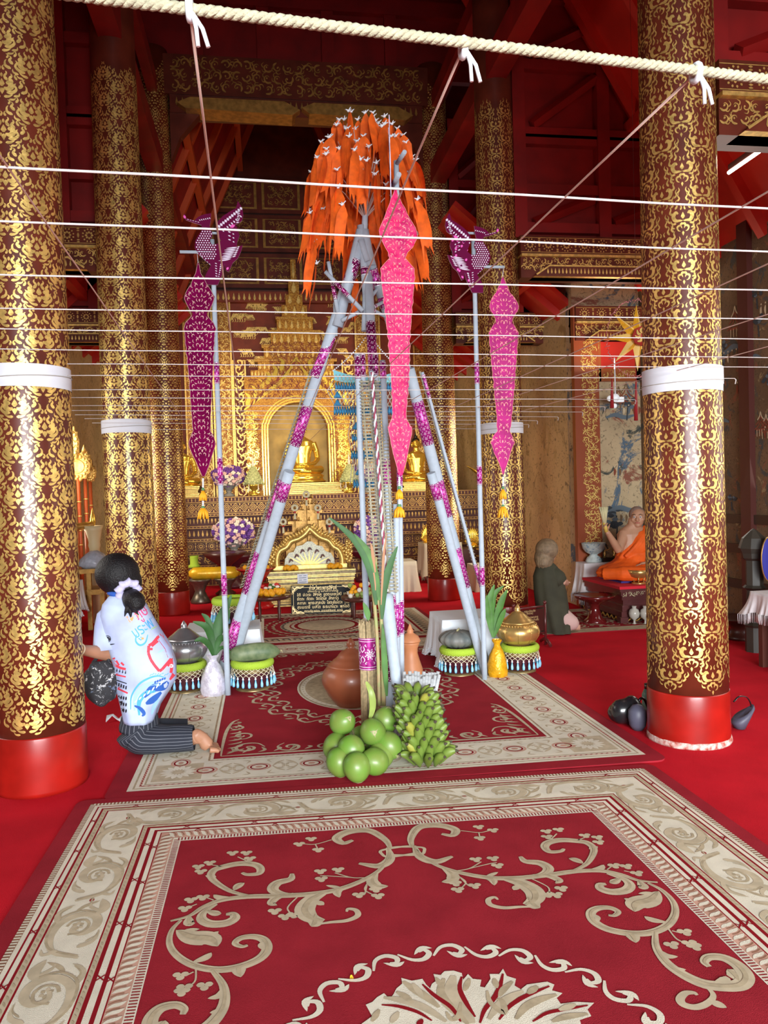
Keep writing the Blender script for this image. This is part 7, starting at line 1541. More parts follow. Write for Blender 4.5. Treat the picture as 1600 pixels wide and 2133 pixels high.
shirt_text("ไหว้", ((268, 1298), (291, 1285)), 17, PIO, 'print_lettering'); shirt_text("ภูษา", ((288, 1292), (318, 1272)), 36, PIP, 'print_lettering'); shirt_text("บูระพา", ((284, 1330), (330, 1298)), 34, PIB, 'print_lettering')
m = MB(); S = lambda P, w, mi, pf='vine', n=5: stroke(m, P, w, on_shirt, mi, pf, n)
S([(284, 1322), (283, 1336), (292, 1344), (303, 1338), (308, 1322)], 4, 3); S([(294, 1330), (300, 1330)], 5, 2, 'blob'); S([(271, 1290), (277, 1290)], 6, 2, 'blob'); S([(314, 1312), (320, 1308), (328, 1304)], 2.5, 8)
FR = [(310, 1345), (318, 1340), (330, 1326), (341, 1318), (346, 1330), (356, 1345), (364, 1356), (362, 1366), (350, 1380), (338, 1394), (332, 1398), (322, 1386), (314, 1374), (309, 1360), (310, 1345)]
for p, q in zip(FR, FR[1:]): S([p, q], 6, 0, 'line', 2)
for a, b in (((316, 1346), (340, 1326)), ((312, 1352), (318, 1352))): S([a, b], 5, 0, 'line', 2)
S([(350, 1388), (358, 1376), (366, 1380), (364, 1400), (354, 1416)], 11, 0, 'vine'); S([(354, 1384), (360, 1390)], 8, 6, 'blob'); S([(328, 1360), (344, 1352)], 3, 7, 'leaf')
PR = [PI_, PIP, PIO, PIB, PID, PIK, PIW, PIL, PIG]; m.build('house_print', PR, shirt); m = MB()
# wave and swirls at the hem
S([(272, 1478), (274, 1450), (290, 1425), (312, 1412), (330, 1408), (345, 1412)], 4, 3); S([(280, 1480), (282, 1452), (298, 1432), (318, 1424), (334, 1428)], 9, 7); S([(290, 1490), (290, 1462), (304, 1444), (324, 1440)], 10, 3); S([(300, 1452), (318, 1434), (340, 1430), (350, 1420)], 17, 4); S([(304, 1466), (318, 1458), (336, 1442)], 13, 4); S([(280, 1470), (292, 1476), (300, 1486), (296, 1492)], 8, 4); S([(316, 1488), (322, 1470), (332, 1456)], 8, 7)
for k in range(7): S([(280+k*9, 1464-k*6), (286+k*9, 1458-k*7)], 3, 6, 'leaf')
for k in range(5): S([(322+k*5, 1424-k*2), (325+k*5, 1418-k*2)], 4, 4, 'leaf')
for k in range(8): S([(312+k*5, 1408-k%3*2), (316+k*5, 1404-k%2*2)], 1.2, 3, 'line')
m.build('wave_print', PR, shirt); m = MB()
# red, white and black tower print on the front edge
for k in range(3): S([(232+k*10, 1372+k*4), (238+k*10, 1386)], 4, 0, 'line')
S([(228, 1378), (248, 1390), (262, 1394)], 5, 0, 'line'); S([(236, 1404), (262, 1410)], 3, 0, 'line'); S([(240, 1432), (266, 1444)], 3.5, 0, 'line'); S([(240, 1416), (264, 1424)], 2, 5, 'line')
for k in range(5): S([(237+k*6, 1398+k*1.5), (238+k*6, 1390+k*1.5)], 3.5, 5, 'spade'); S([(242+k*5, 1428+k*2), (243+k*5, 1421+k*2)], 3, 5, 'line')
for k in range(4):
    for j in range(3): S([(247+k*5, 1456+j*13+k), (248+k*5, 1448+j*13+k)], 3.4, 5, 'blob')
m.build('tower_print', PR, shirt); m = MB()
# sleeve emblem
S([(224+6.5*cos(a*pi/6), 1331+6.5*sin(a*pi/6)) for a in range(13)], 1.4, 5, 'line', 2); S([(220, 1332), (224, 1328), (228, 1332), (224, 1335)], 4, 5, 'vine'); S([(222, 1344), (240, 1341)], 2.4, 5, 'leaf')
m.build('sleeve_emblem', PR, shirt)
m = MB(); m.torus((A(233, 1238, YW)+A(272, 1238, YW))/2, .066, .017, 26, 8, M=Matrix.Rotation(.25, 4, 'Y') @ Matrix.Scale(.85, 4, (0, 1, 0))); m.build('collar', mat('blue_collar', (.02, .09, .42), .7), t)
# striped trousers
TR = bpy.data.materials.new('striped_trousers'); TR.use_nodes = True; nt = TR.node_tree; b = nt.nodes['Principled BSDF']; b.inputs['Roughness'].default_value = .85; uvn = nt.nodes.new('ShaderNodeUVMap'); sx = nt.nodes.new('ShaderNodeSeparateXYZ'); mu = nt.nodes.new('ShaderNodeMath'); mu.operation = 'MULTIPLY'; mu.inputs[1].default_value = 26; fr1 = nt.nodes.new('ShaderNodeMath'); fr1.operation = 'FRACT'; gt = nt.nodes.new('ShaderNodeMath'); gt.operation = 'GREATER_THAN'; gt.inputs[1].default_value = .84
mx = nt.nodes.new('ShaderNodeMix'); mx.data_type = 'RGBA'; mx.inputs[6].default_value = (.018, .022, .035, 1); mx.inputs[7].default_value = (.16, .17, .2, 1)
nt.links.new(uvn.outputs[0], sx.inputs[0]); nt.links.new(sx.outputs[0], mu.inputs[0]); nt.links.new(mu.outputs[0], fr1.inputs[0]); nt.links.new(fr1.outputs[0], gt.inputs[0]); nt.links.new(gt.outputs[0], mx.inputs[0]); nt.links.new(mx.outputs[2], b.inputs['Base Color'])
m = MB(); n = 36
LEG = [(A(292, 1470, YW), .085, .1), (A(291, 1500, YW), .108, .125), (A(289, 1525, YW), .112, .13), (Vector((A(286, 1545, YW).x, YW-.02, .13)), .112, .13), (Vector((A(300, 1550, YW).x, YW-.03, .095)), .095, .13), (Vector((A(325, 1552, YW).x, YW-.04, .085)), .082, .12), (Vector((A(360, 1550, YW).x, YW-.06, .085)), .078, .11), (Vector((A(395, 1548, YW).x, YW-.09, .09)), .075, .1), (Vector((A(408, 1545, YW).x, YW-.1, .092)), .068, .09)]
C = spline([(*p, a, b) for p, a, b in LEG], 4); rings = []
for i, q in enumerate(C):
    p = Vector(q[:3]); tt = (Vector(C[min(i+1, len(C)-1)][:3])-Vector(C[max(i-1, 0)][:3])).normalized(); x = Vector((0, 1, 0)).cross(tt).normalized(); rings.append((p, x, tt, q[3], q[4]))
for i, (p, x, tt, ra, rb_) in enumerate(rings):
    for k in range(n):
        a = 2*pi*k/n; w = 1+.02*sin(a*4+i*.5)+.015*sin(i*1.3); v = p+x*cos(a)*ra*w+Vector((0, 1, 0))*sin(a)*rb_*w; v.z = max(v.z, .012); m.v.append(v)
for i in range(len(rings)-1):
    for k in range(n): k2 = (k+1) % n; m.f.append((i*n+k, (i+1)*n+k, (i+1)*n+k2, i*n+k2)); m.m.append(0); m.s.append(True)
nb = len(m.f); o = m.build('trousers', TR, t); uv = o.data.uv_layers.new(name='uv')
for p in o.data.polygons:
    ks = [(v % n) for v in p.vertices]; 
    for li, k in zip(p.loop_indices, ks): uv.data[li].uv = ((n if (k == 0 and max(ks) > n/2) else k)/n, 0)
m = MB(); P = [(Vector((A(296, 1545, YW).x, YW+.14, .09)), .09), (Vector((A(340, 1545, YW).x, YW+.17, .08)), .078), (Vector((A(385, 1540, YW).x, YW+.18, .075)), .065)]; m.tube([p for p, r in P], [r*.78 for p, r in P], 20); m.build('trousers', mat('dark_trousers', (.02, .024, .035), .85), t, label='far trouser leg')
# wrist string, shoulder strap and bag
m = MB(); p = wr.lerp(el, .12); m.torus(p, .031, .004, 20, 6, M=(el-wr).to_track_quat('Z', 'Y').to_matrix().to_4x4()); m.build('wrist_string', mat('cream_thread', (.8, .65, .45), .7), t)
BAGM = mural_mat('black_white_print_cloth', (.03, .03, .035), (.5, .5, .52), (.15, .2, .3), (.7, .7, .7), 9); c = A(210, 1420, YW-.06)
tb_ = thing('handbag', c, 'black handbag with grey and white floral print hanging at the kneeling woman\'s side', 'bag', offset=True); m = MB(); m.ball(c, (.098, .07, .125), 24, 16, wob=lambda d: 1+.05*sin(d.x*7+d.z*5)+.12*max(0, -d.z)); m.build('sack', BAGM, tb_)
m = MB(); m.tube([c+Vector((-.04, 0, .11)), A(218, 1350, YW-.02), c+Vector((.05, 0, .11))], .012, 8); m.build('strap', mat('black_strap', (.02, .02, .025), .6), tb_)
m = MB(); rnd = random.Random(6); c = F(245, 1502); P = [(-.1, -.01), (-.05, .03), (0, .0), (.05, -.02), (.1, -.05)]; b0 = 0
for i, (x, y) in enumerate(P):
    for s in (-1, 0, 1): m.v.append(c+Vector((x*.7, y+s*.04*(1-abs(x)*6 if abs(x) < .1 else .4), .02+.02*sin(i*2+s))))
for i in range(len(P)-1):
    for q in (0, 1): m.f.append((3*i+q, 3*i+q+1, 3*i+q+4, 3*i+q+3)); m.m.append(0); m.s.append(True)
o = m.build('folded_cloth', LIN, label='small crumpled white cloth on the carpet behind the kneeling woman', cat='cloth'); so = o.modifiers.new('s', 'SOLIDIFY'); so.thickness = .006

# ---- the monk on his platform
pc0 = F(1297, 1300); zt = A(1297, 1222, pc0.y).z; px0 = pc0.x-.02; py0 = pc0.y; px1, py1 = WR-.05, py0+.98
MAR = mat('maroon_wood', (.11, .03, .03), .3, 0, .25, 6, coat=.3)
t = thing('platform', (px0, py0, 0), 'maroon wooden platform topped with red cloth, where the monk sits', 'platform', offset=True)
LV = [(0, .07, .0), (.07, .13, .04), (.13, .2, .07), (.2, .26, .1), (.26, .31, .06), (.31, .36, .03), (.36, zt-.03, .0)]
LV = [(a*zt/.42, b*zt/.42 if i < 6 else zt-.03, c) for i, (a, b, c) in enumerate(LV)]
for i, (z0, z1, ins) in enumerate(LV):
    if i == 0:
        for (x, y) in ((px0+.04, py0+.04), (px1-.1, py0+.04), (px0+.04, py1-.08)): m = MB(); m.span((x-.04, y-.04, 0), (x+.05, y+.05, z1)); m.build('foot', MAR, t)
        continue
    m = MB(); m.span((px0+ins*.6, py0+ins*.6, z0), (px1, py1, z1)); m.build('moulding', MAR, t)
    if i == 1:
        m = MB()
        for k in range(9): a = px0+.02+k*.11; m.tube(spline([Vector((a, py0+.01, z0-.005)), Vector((a+.055, py0+.01, z0-.04)), Vector((a+.11, py0+.01, z0-.005))], 3), .008, 6)
        for k in range(9): a = py0+.02+k*.11; m.tube(spline([Vector((px0+.01, a, z0-.005)), Vector((px0+.01, a+.055, z0-.04)), Vector((px0+.01, a+.11, z0-.005))], 3), .008, 6)
        m.build('gilt_scallop', GOLD_DK, t)
    if i == 5:
        m = MB(); g = FB(py0+ins*.6-.003); scrolls(m, g, px0+.03, px1, z0+.005, z1-.005, 0, dens=3.2); m.build('carved_strip', mat('pale_carving', (.4, .33, .2), .5, .3), t)
m = MB(); m.span((px0-.01, py0-.01, zt-.03), (px1, py1, zt)); m.build('red_cloth', mat('red_felt', (.6, .012, .03), .9), t)
m = MB(); a = px0+.13; m.span((a+.02, py0+.28, zt), (px1-.03, py1-.12, zt+.02)); m.span((a+.1, py0+.34, zt+.018), (px1-.03, py1-.2, zt+.04)); m.build('sitting_mat', mat('navy_purple_mat', (.05, .03, .22), .8), label='thin navy blue sitting mat under the monk', cat='mat')
YM = py0+.5; zs = zt+.03; mc_ = A(1318, 1190, YM); t = thing('person', (mc_.x, YM, zs), 'monk in an orange robe sitting cross-legged and raising a water whisk', 'person', offset=True)
m = MB(); bx = A(1322, 1190, YM).x; V = lambda x, y, z: Vector((bx+x, YM+y, zs+z))
loft(m, [(V(0, 0, .05), Vector((.2, 0, 0)), Vector((0, .15, 0))), (V(0, .02, .2), Vector((.17, 0, 0)), Vector((0, .12, 0))), (V(0, .02, .36), Vector((.18, 0, 0)), Vector((0, .115, 0))), (V(0, .02, .5), Vector((.19, 0, 0)), Vector((0, .11, 0))), (V(0, .02, .56), Vector((.14, 0, 0)), Vector((0, .08, 0))), (V(0.0, .01, .62), Vector((.06, 0, 0)), Vector((0, .06, 0))), (V(0.0, 0, .68), Vector((.055, 0, 0)), Vector((0, .055, 0)))], 20)
shM, elM, wrM = A(1300, 1112, YM), A(1289, 1147, YM-.1), A(1265, 1108, YM-.2)
m.tube([V(-.1, .02, .5), shM, shM.lerp(elM, .5), elM], [.07, .062, .055, .045], 12); m.tube([elM, elM.lerp(wrM, .4), wrM], [.045, .042, .028], 12)
hd = A(1258, 1092, YM-.24)-wrM; hand(m, wrM, hd, Vector((.3, -1, 0)), .17, .75, 0, -1)
m.tube([V(.18, 0, .5), V(.22, -.08, .3), V(.06, -.22, .2)], [.06, .05, .035], 12); hand(m, V(.04, -.23, .19), Vector((-1, -.15, -.1)), Vector((0, -.2, -1)), .17, .2, 0, 1)
hcM = A(1329, 1078, YM-.02); Xm = Vector((-.83, .5, 0)).normalized(); Zm = Vector((0, 0, 1)); PM, FM = head_shape(m, hcM, .118, Xm, Zm)
if FM.y > 0: pass
m.tube([V(.0, 0, .6), hcM-Zm*.06], .055, 12)
o = m.build('body', SKINM, t); remesh(o, .0065, 3); face_parts(PM, .118, t)
m = MB(); m.ball(hcM+Vector((0, .022, .03)), (.0885, .1, .1), 20, 14); m.build('shaved_hair', mat('shaved_scalp', (.3, .2, .16), .7, 0, .2, 90), t)
ROB = mat('orange_robe', (.88, .12, .004), .7, 0, .2, 9, bump=.3, bscale=16); m = MB()
def fold(a, f): return 1+.05*sin(a*7+f*5)+.03*sin(a*13-f*9)
R_m = [(.02, .34, .26, -.1, -.04), (.08, .37, .28, -.1, -.04), (.14, .34, .25, -.07, -.03), (.19, .24, .18, -.02, 0), (.3, .205, .15, 0, .02), (.42, .2, .145, .0, .02), (.5, .2, .13, .01, .02), (.545, .17, .1, .03, .02)]
n = 48; b0 = 0
for z, rx, ry, ox, oy in R_m:
    for k in range(n): a = 2*pi*k/n; w = fold(a, z*10); v = V(ox+rx*cos(a)*w, oy+ry*sin(a)*w, z); 
    for k in range(n):
        a = 2*pi*k/n; w = fold(a, z*10); x = ox+rx*cos(a)*w; zz = z-max(0, .04-x)*1.0*min(1, max(0, (z-.2)/.3)); m.v.append(V(x, oy+ry*sin(a)*w, zz))
for i in range(len(R_m)-1):
    for k in range(n): k2 = (k+1) % n; m.f.append((i*n+k, i*n+k2, (i+1)*n+k2, (i+1)*n+k)); m.m.append(0); m.s.append(True)
m.f.append(tuple(range(n-1, -1, -1))); m.m.append(0); m.s.append(False)
m.f.append(tuple((len(R_m)-1)*n+k for k in range(n))); m.m.append(0); m.s.append(False)
for k in range(5): m.tube(spline([V(-.16+.03*k, -.1, .25), V(-.04+.04*k, -.13, .38), V(.07+.03*k, -.09, .5), V(.13+.02*k, 0, .58)], 4), .022, 8)
m.tube(spline([V(-.42, -.1, .07), V(-.2, -.28, .08), V(.05, -.33, .07), V(.25, -.28, .07)], 4), [.07]*3+[.085]*5+[.08]*5, 12); m.tube(spline([V(.2, -.05, .5), V(.28, -.02, .35), V(.26, -.1, .2)], 3), .08, 12)
o = m.build('robe', ROB, t); remesh(o, .009, 1)
wk = wrM+hd*.4+Vector((0, -.02, 0)); t = thing('water_whisk', wk, 'pale straw water whisk held up in the monk\'s hand', 'whisk', offset=True); tip = A(1257, 1056, YM-.26); m = MB(); m.tube([A(1263, 1108, YM-.24), A(1259, 1088, YM-.25)], .02, 10); m.build('grip', mat('yellow_grip', (.7, .5, .1), .5), t)
m = MB(); a = A(1260, 1092, YM-.25); d = (tip-a)
for k in range(60): an = k*2.4; r = sqrt(k/60); x = Vector((cos(an), sin(an), 0))*r; m.tube([a+x*.014, a+d*.6+x*.035, a+d+x*.055], [.005, .005, .004], 5)
m.build('straws', mat('straw_yellow', (.72, .68, .4), .7), t, kind='stuff')
# things round the monk
c = A(1333, 1215, py0+.14); t = thing('footed_bowl', Vector((c.x, py0+.16, zt)), 'small brass footed bowl at the front edge of the monk\'s platform', 'bowl'); h = .16; m = MB(); m.lathe([(.08, 0), (.085, .015), (.06, .02)], 24); m.lathe([(.07, .07), (.1, .085), (.12, .12), (.125, .16), (.118, .16), (.1, .13), (0, .12)], 28); m.build('bowl', BRS, t)
for k in range(6): a = k*pi/3; m = MB(); m.tube([(cos(a)*.055, sin(a)*.055, .015), (cos(a)*.07, sin(a)*.07, .08)], .007, 6); m.build('leg', BRS, t)
a, b = A(1206, 1172, 9.0), A(1270, 1172, 9.0); zt2 = a.z; low_table(a.x+.01, b.x+.13, 8.85, 9.08, zt2-.006, 'table left of the monk under the long fringed cloth'); cloth('tablecloth', a.x, b.x+.14, 8.83, 9.1, zt2, .35, 'white fringed cloth on the table left of the monk, carrying the porcelain bowl', mat('off_white_cloth', (.74, .72, .74), .8, bump=.3, bscale=14), fringe=.09, seed=12)
c = A(1237, 1170, 8.97); t = thing('porcelain_bowl', Vector((c.x, 8.97, zt2)), 'pale blue and white porcelain bowl on a tall foot left of the monk', 'bowl'); m = MB(); m.lathe([(.09, 0), (.1, .02), (.08, .06), (.045, .09), (.05, .1), (.1, .13), (.13, .17), (.145, .24), (.14, .24), (.12, .17), (0, .15)], 32); m.build('bowl', mural_mat('celadon_blue_pattern', (.55, .62, .6), (.1, .2, .3), (.5, .58, .56), (.2, .3, .3), 14), t)
c = A(1268, 1170, 8.95); t = thing('candle_tray', Vector((c.x, 8.95, zt2)), 'small black tray with brass candle holders beside the porcelain bowl', 'tray'); m = MB(); m.box((0, 0, .03), (.2, .12, .05)); m.build('tray', EYE, t)
m = MB(); m.lathe([(.02, .055), (.012, .08), (.02, .1), (.01, .15)], 10, (-.05, 0, 0)); m.tube([(-.05, 0, .13), (.02, 0, .16), (.07, 0, .15)], .006, 6); m.lathe([(.02, .055), (.03, .08), (.015, .1), (.03, .13), (.012, .15)], 10, (.08, 0, 0)); m.build('holder', BRS, t)
c = F(1248, 1300); c.y += .1; t = thing('red_stool_tray', c, 'glossy dark red pedestal tray standing on the rug before the platform', 'tray'); hh = A(1248, 1238, c.y).z; m = MB(); m.lathe([(.12, 0), (.13, .02), (.08, .06), (.055, hh*.45), (.05, hh*.6), (.08, hh*.72), (.2, hh*.88), (.235, hh), (.22, hh-.01), (0, hh-.05)], 32); m.build('tray', mat('dark_red_gloss', (.12, .008, .008), .15, coat=.6), t)
for i, px in enumerate((1320, 1343)):
    c = F(px, 1300); t = thing('glass_goblet', (c.x, c.y-.02, 0), 'frosted glass goblet on the floor in front of the platform, %s one' % ('left', 'right')[i], 'goblet', 'pair of glass goblets under the platform'); m = MB(); m.lathe([(.035, 0), (.012, .02), (.012, .05), (.05, .08), (.058, .12), (.045, .16), (.02, .175), (.025, .2)], 20); m.build('glass', mat('frosted_glass', (.5, .48, .42), .25, alpha=.9), t)
# ---- kneeling visitor in olive
YV = 7.62; c = F(1160, 1315); t = thing('person', (c.x, YV, 0), 'kneeling visitor with fair hair and long olive dress, behind the small sign board', 'person', offset=True)
m = MB(); hv = A(1141, 1150, YV); Xv = Vector((-.45, .89, 0)).normalized()*-1; PV, FV = head_shape(m, hv, .115, Xv, Vector((0, 0, 1))); m.tube([hv, A(1142, 1185, YV)], .055, 12); m.tube([A(1155, 1200, YV-.05), A(1172, 1212, YV-.08), A(1180, 1215, YV+.1)], [.05, .04, .03], 10); hand(m, A(1180, 1215, YV+.1), Vector((.2, 1, .3)), Vector((0, .3, -1)), .16, .3)
ft_ = MB(); ft_.tube([A(1190, 1305, YV-.1), A(1208, 1307, YV-.12)], [.035, .03], 10); ft_.build('foot', SKIN2, t)
o = m.build('body', SKIN2, t); remesh(o, .007, 2); face_parts(PV, .115, t)
m = MB(); m.ball(hv+Vector((-.015, -.015, .03)), (.118, .12, .115), 22, 14); m.ball(hv+Vector((-.045, -.01, -.06)), (.1, .11, .12), 16, 12)
for k in range(18): a = k*.35; p = hv+Vector((-.05+.08*cos(a)*.8, -.03-.07*sin(a), -.06)); m.tube([p, p+Vector((-.01, -.01, -.06)), p+Vector((rnd.uniform(-.02, .02), 0, -.1))], [.03, .022, .006], 6)
o = m.build('hair', mat('ash_blonde_hair', (.27, .19, .11), .6, 0, .4, 22, bump=.6, bscale=90), t); remesh(o, .007, 1)
DR = mat('olive_dress', (.05, .05, .028), .85, 0, .3, 7, bump=.4, bscale=12); m = MB(); DRR = [(1172, 1128, 1152, .07), (1180, 1118, 1160, .12), (1200, 1112, 1170, .16), (1230, 1114, 1178, .17), (1262, 1118, 1182, .19), (1290, 1124, 1184, .22), (1319, 1130, 1183, .24)]; n = 44
rg = [ring_px(y, l, r, YV, d) for y, l, r, d in DRR]; C = []
for i in range(len(rg)-1):
    for k in range(3): C.append(tuple(rg[i][j].lerp(rg[i+1][j], k/3) for j in range(3)))
C.append(rg[-1])
for i, (cc, ax, ay) in enumerate(C):
    f = i/len(C)
    for k in range(n): a = 2*pi*k/n; w = 1+(.06*sin(a*6+1)+.05*sin(a*11))*f; v = cc+ax*cos(a)*w+ay*sin(a)*w; v.z = max(v.z, .01); m.v.append(v)
for i in range(len(C)-1):
    for k in range(n): k2 = (k+1) % n; m.f.append((i*n+k, (i+1)*n+k, (i+1)*n+k2, i*n+k2)); m.m.append(0); m.s.append(True)
m.f.append(tuple(range(n))); m.m.append(0); m.s.append(False)
loft(m, [(A(1148, 1185, YV-.06), Vector((.06, 0, .02)), Vector((0, .06, 0))), (A(1160, 1200, YV-.08), Vector((.07, 0, .04)), Vector((0, .075, 0))), (A(1167, 1213, YV-.1), Vector((.06, 0, .05)), Vector((0, .08, 0)))], 16); m.build('dress', DR, t)
m = MB(); P = [A(1160, 1290, YV-.05), A(1180, 1292, YV-.12), A(1195, 1300, YV-.14), A(1203, 1304, YV-.15)]
for p in P: p.z = max(p.z, .07)
m.tube(P, [.1, .105, .075, .04], 18); m.build('trousers', mat('pale_pink_trousers', (.62, .42, .38), .8, bump=.3, bscale=20), t)
# small framed sign board
WF = mat('mahogany_frame', (.12, .02, .02), .3, coat=.3); a, b = F(1072, 1352), F(1137, 1343); zb_ = A(1133, 1258, b.y).z; t = thing('sign_board', (a+b)/2, 'small dark Thai notice in a mahogany frame stand behind the gold jar', 'sign', offset=True)
for p in (a, b): m = MB(); m.tube([p, Vector((p.x, p.y, zb_))], .013, 8); m.ball(Vector((p.x, p.y, zb_+.015)), .018, 8, 6); m.tube([p+Vector((0, -.13, .015)), p+Vector((0, -.04, .05)), p+Vector((0, .04, .05)), p+Vector((0, .13, .015))], .016, 8); m.build('post', WF, t)
m = MB(); m.tube([Vector((a.x, a.y, zb_-.02)), Vector((b.x, b.y, zb_-.02))], .012, 8); m.build('cross_rail', WF, t); m = MB(); m.tube([Vector((a.x, a.y, .12)), Vector((b.x, b.y, .12))], .012, 8); m.build('cross_rail', WF, t)
dx = (b-a).normalized(); m = MB(); q = [a+dx*.02, b-dx*.02]; m.add([Vector((q[0].x, q[0].y-.005, .14)), Vector((q[1].x, q[1].y-.005, .14)), Vector((q[1].x, q[1].y-.005, zb_-.04)), Vector((q[0].x, q[0].y-.005, zb_-.04))]+[Vector((q[0].x, q[0].y+.01, .14)), Vector((q[1].x, q[1].y+.01, .14)), Vector((q[1].x, q[1].y+.01, zb_-.04)), Vector((q[0].x, q[0].y+.01, zb_-.04))], [(0, 1, 2, 3), (4, 7, 6, 5), (0, 4, 5, 1), (1, 5, 6, 2), (2, 6, 7, 3), (3, 7, 4, 0)]); m.build('panel', mat('brown_sign_panel', (.06, .015, .012), .35), t)
m = MB(); W_ = (b-a).length; mid = (a+b)/2
for txt, f, wd in (("กฎระเบียบวัด", .9, .45), ("(ศักราช ๒๕)", .8, .25), ("ห้ามจับ บูชาพระธาตุ", .62, .65), ("โปรดถอดหมวก ห้ามขึ้น", .5, .7), ("แท่นพระ", .36, .4), ("ขอบคุณ", .22, .3)):
    vs, fs = text_mesh(txt, .05, wd*W_*.8); hh = zb_-.18; m.add([mid+dx*v.x+Vector((0, -.009, 0))+Vector((0, 0, .14+hh*f+v.y*.55-mid.z)) for v in vs], fs)
m.build('lettering', SG, t)

# ================================================================ AROUND THE RIGHT COLUMN AND AISLE
BK = mat('black_leather', (.012, .012, .014), .25, coat=.3); GB = mat('slate_fabric', (.08, .08, .12), .5)
c = F(1320, 1515); t = thing('handbag', c, 'black leather handbag with upright handle on the carpet beside the front right column', 'bag', offset=True); m = MB(); m.ball(c+Vector((-.0, .06, .085)), (.11, .07, .09), 20, 12, wob=lambda d: 1+.1*sin(d.x*6)); m.build('bag_body', BK, t); m = MB(); m.tube(spline([A(1328, 1478, c.y+.05), A(1332, 1458, c.y+.05), A(1342, 1456, c.y+.05), A(1352, 1478, c.y+.05)], 4), .009, 8); m.build('handle', BK, t)
c = F(1300, 1512); t = thing('motorcycle_helmet', c, 'shiny black helmet lying at the left end of the bags by the column', 'helmet'); m = MB(); m.ball((-.01, .06, .062), (.062, .075, .064), 22, 14, wob=lambda d: 1-.1*max(0, -d.z)); m.build('shell', BK, t); m = MB(); m.ball((.0, .03, .066), (.055, .06, .042), 18, 12); m.build('visor', mat('smoke_visor', (.06, .06, .07), .08), t)
c = F(1332, 1522); t = thing('pouch', c, 'slate grey pouch leaning in front of the black handbag', 'pouch'); m = MB(); m.lathe([(.03, 0), (.05, .03), (.058, .08), (.055, .12), (.03, .15), (0, .16)], 20, (0, .02, 0)); m.build('pouch', GB, t)
c = F(1352, 1492); t = thing('bottle', c, 'green flask with black cap half hidden behind the front right column', 'bottle'); zc = A(1352, 1424, c.y).z; m = MB(); m.lathe([(.04, 0), (.042, .02), (.042, zc-.07), (.025, zc-.03)], 20); m.build('flask', mat('sea_green_flask', (.12, .3, .24), .4), t); m = MB(); m.lathe([(.026, zc-.035), (.026, zc), (0, zc+.003)], 16); m.build('cap', BK, t)
c = F(1545, 1524); t = thing('shoulder_bag', c, 'grey shoulder bag with looped strap right of the front right column', 'bag', offset=True); m = MB(); Y_ = c.y+.06; loft(m, [(A(1540, 1516, Y_), Vector((.03, 0, 0)), Vector((0, .04, 0))), (A(1542, 1500, Y_), Vector((.055, 0, .01)), Vector((0, .05, 0))), (A(1550, 1485, Y_), Vector((.065, 0, .03)), Vector((0, .045, 0))), (A(1560, 1478, Y_), Vector((.03, 0, .03)), Vector((0, .02, 0)))], 18); m.build('bag_body', GB, t); m = MB(); m.tube(spline([A(1528, 1462, Y_), A(1540, 1451, Y_), A(1556, 1453, Y_), A(1565, 1470, Y_), A(1562, 1488, Y_)], 5), .008, 8, flat=.4); m.build('strap', BK, t)
# star lantern
YL = 6.3; cs = A(1327, 704, YL); t = thing('star_lantern', cs, 'gold eight-pointed paper star lantern hanging behind the front right column', 'lantern', offset=True); m = MB(); n = 8; R1, R2, D = .29, .1, .07
pts = []
for k in range(2*n): a = pi/2+k*pi/n; r = R1 if k % 2 == 0 else R2; pts.append(cs+Vector((cos(a)*r, 0, sin(a)*r)))
fc, bc = cs+Vector((0, -D, 0)), cs+Vector((0, D, 0)); m.v = pts+[fc, bc]
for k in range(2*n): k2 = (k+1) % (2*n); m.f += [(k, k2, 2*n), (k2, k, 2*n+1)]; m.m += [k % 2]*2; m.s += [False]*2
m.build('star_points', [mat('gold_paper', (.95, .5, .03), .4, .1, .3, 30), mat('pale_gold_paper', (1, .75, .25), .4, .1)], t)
m = MB(); m.lathe([(.085, -.0), (.085, .02), (0, .025)], 8, M=Matrix.Rotation(radians(90), 4, 'X')); m.v = [v+cs+Vector((0, -D-.0, 0)) for v in m.v]; g = lambda u, v: cs+Vector((u, -D-.03-_kz*.0001, v))
for k in range(8): a = k*pi/4; stroke(m, [(cos(a)*.02, sin(a)*.02), (cos(a+.4)*.045, sin(a+.4)*.045), (cos(a)*.07, sin(a)*.07)], .022, g, 1, 'vine', 3)
m.build('centre_panel', [mat('red_paper', (.4, .03, .02), .6), GOLD], t)
m = MB(); rnd = random.Random(2)
for k in range(90): a = k*2*pi/90; p = cs+Vector((cos(a)*.27, .02, sin(a)*.33)); e = Vector((rnd.uniform(-1, 1), rnd.uniform(-1, 1), rnd.uniform(-1, 1)))*.022; m.tube([p-e, p+e], .003, 4)
m.build('tinsel_ring', mat('pink_tinsel', (.6, .22, .22), .4, .2), t)
for (px, y0, y1) in ((1275, 790, 850), (1325, 790, 876)):
    m = MB(); a, b = A(px, y0, YL), A(px, y1, YL); m.tube([A(px, 770, YL), a], .003, 5); m.tube([a, a.lerp(b, .2), b], [.006, .009, .018], 8); m.build('tassel', mat('deep_red_silk', (.3, .01, .015), .6), t)
m = MB(); m.tube([cs+Vector((0, 0, .29)), Vector((cs.x, YL, 6.25))], .0015, 4); m.build('hanging_thread', mat('dark_thread', (.1, .02, .02), .8), t)
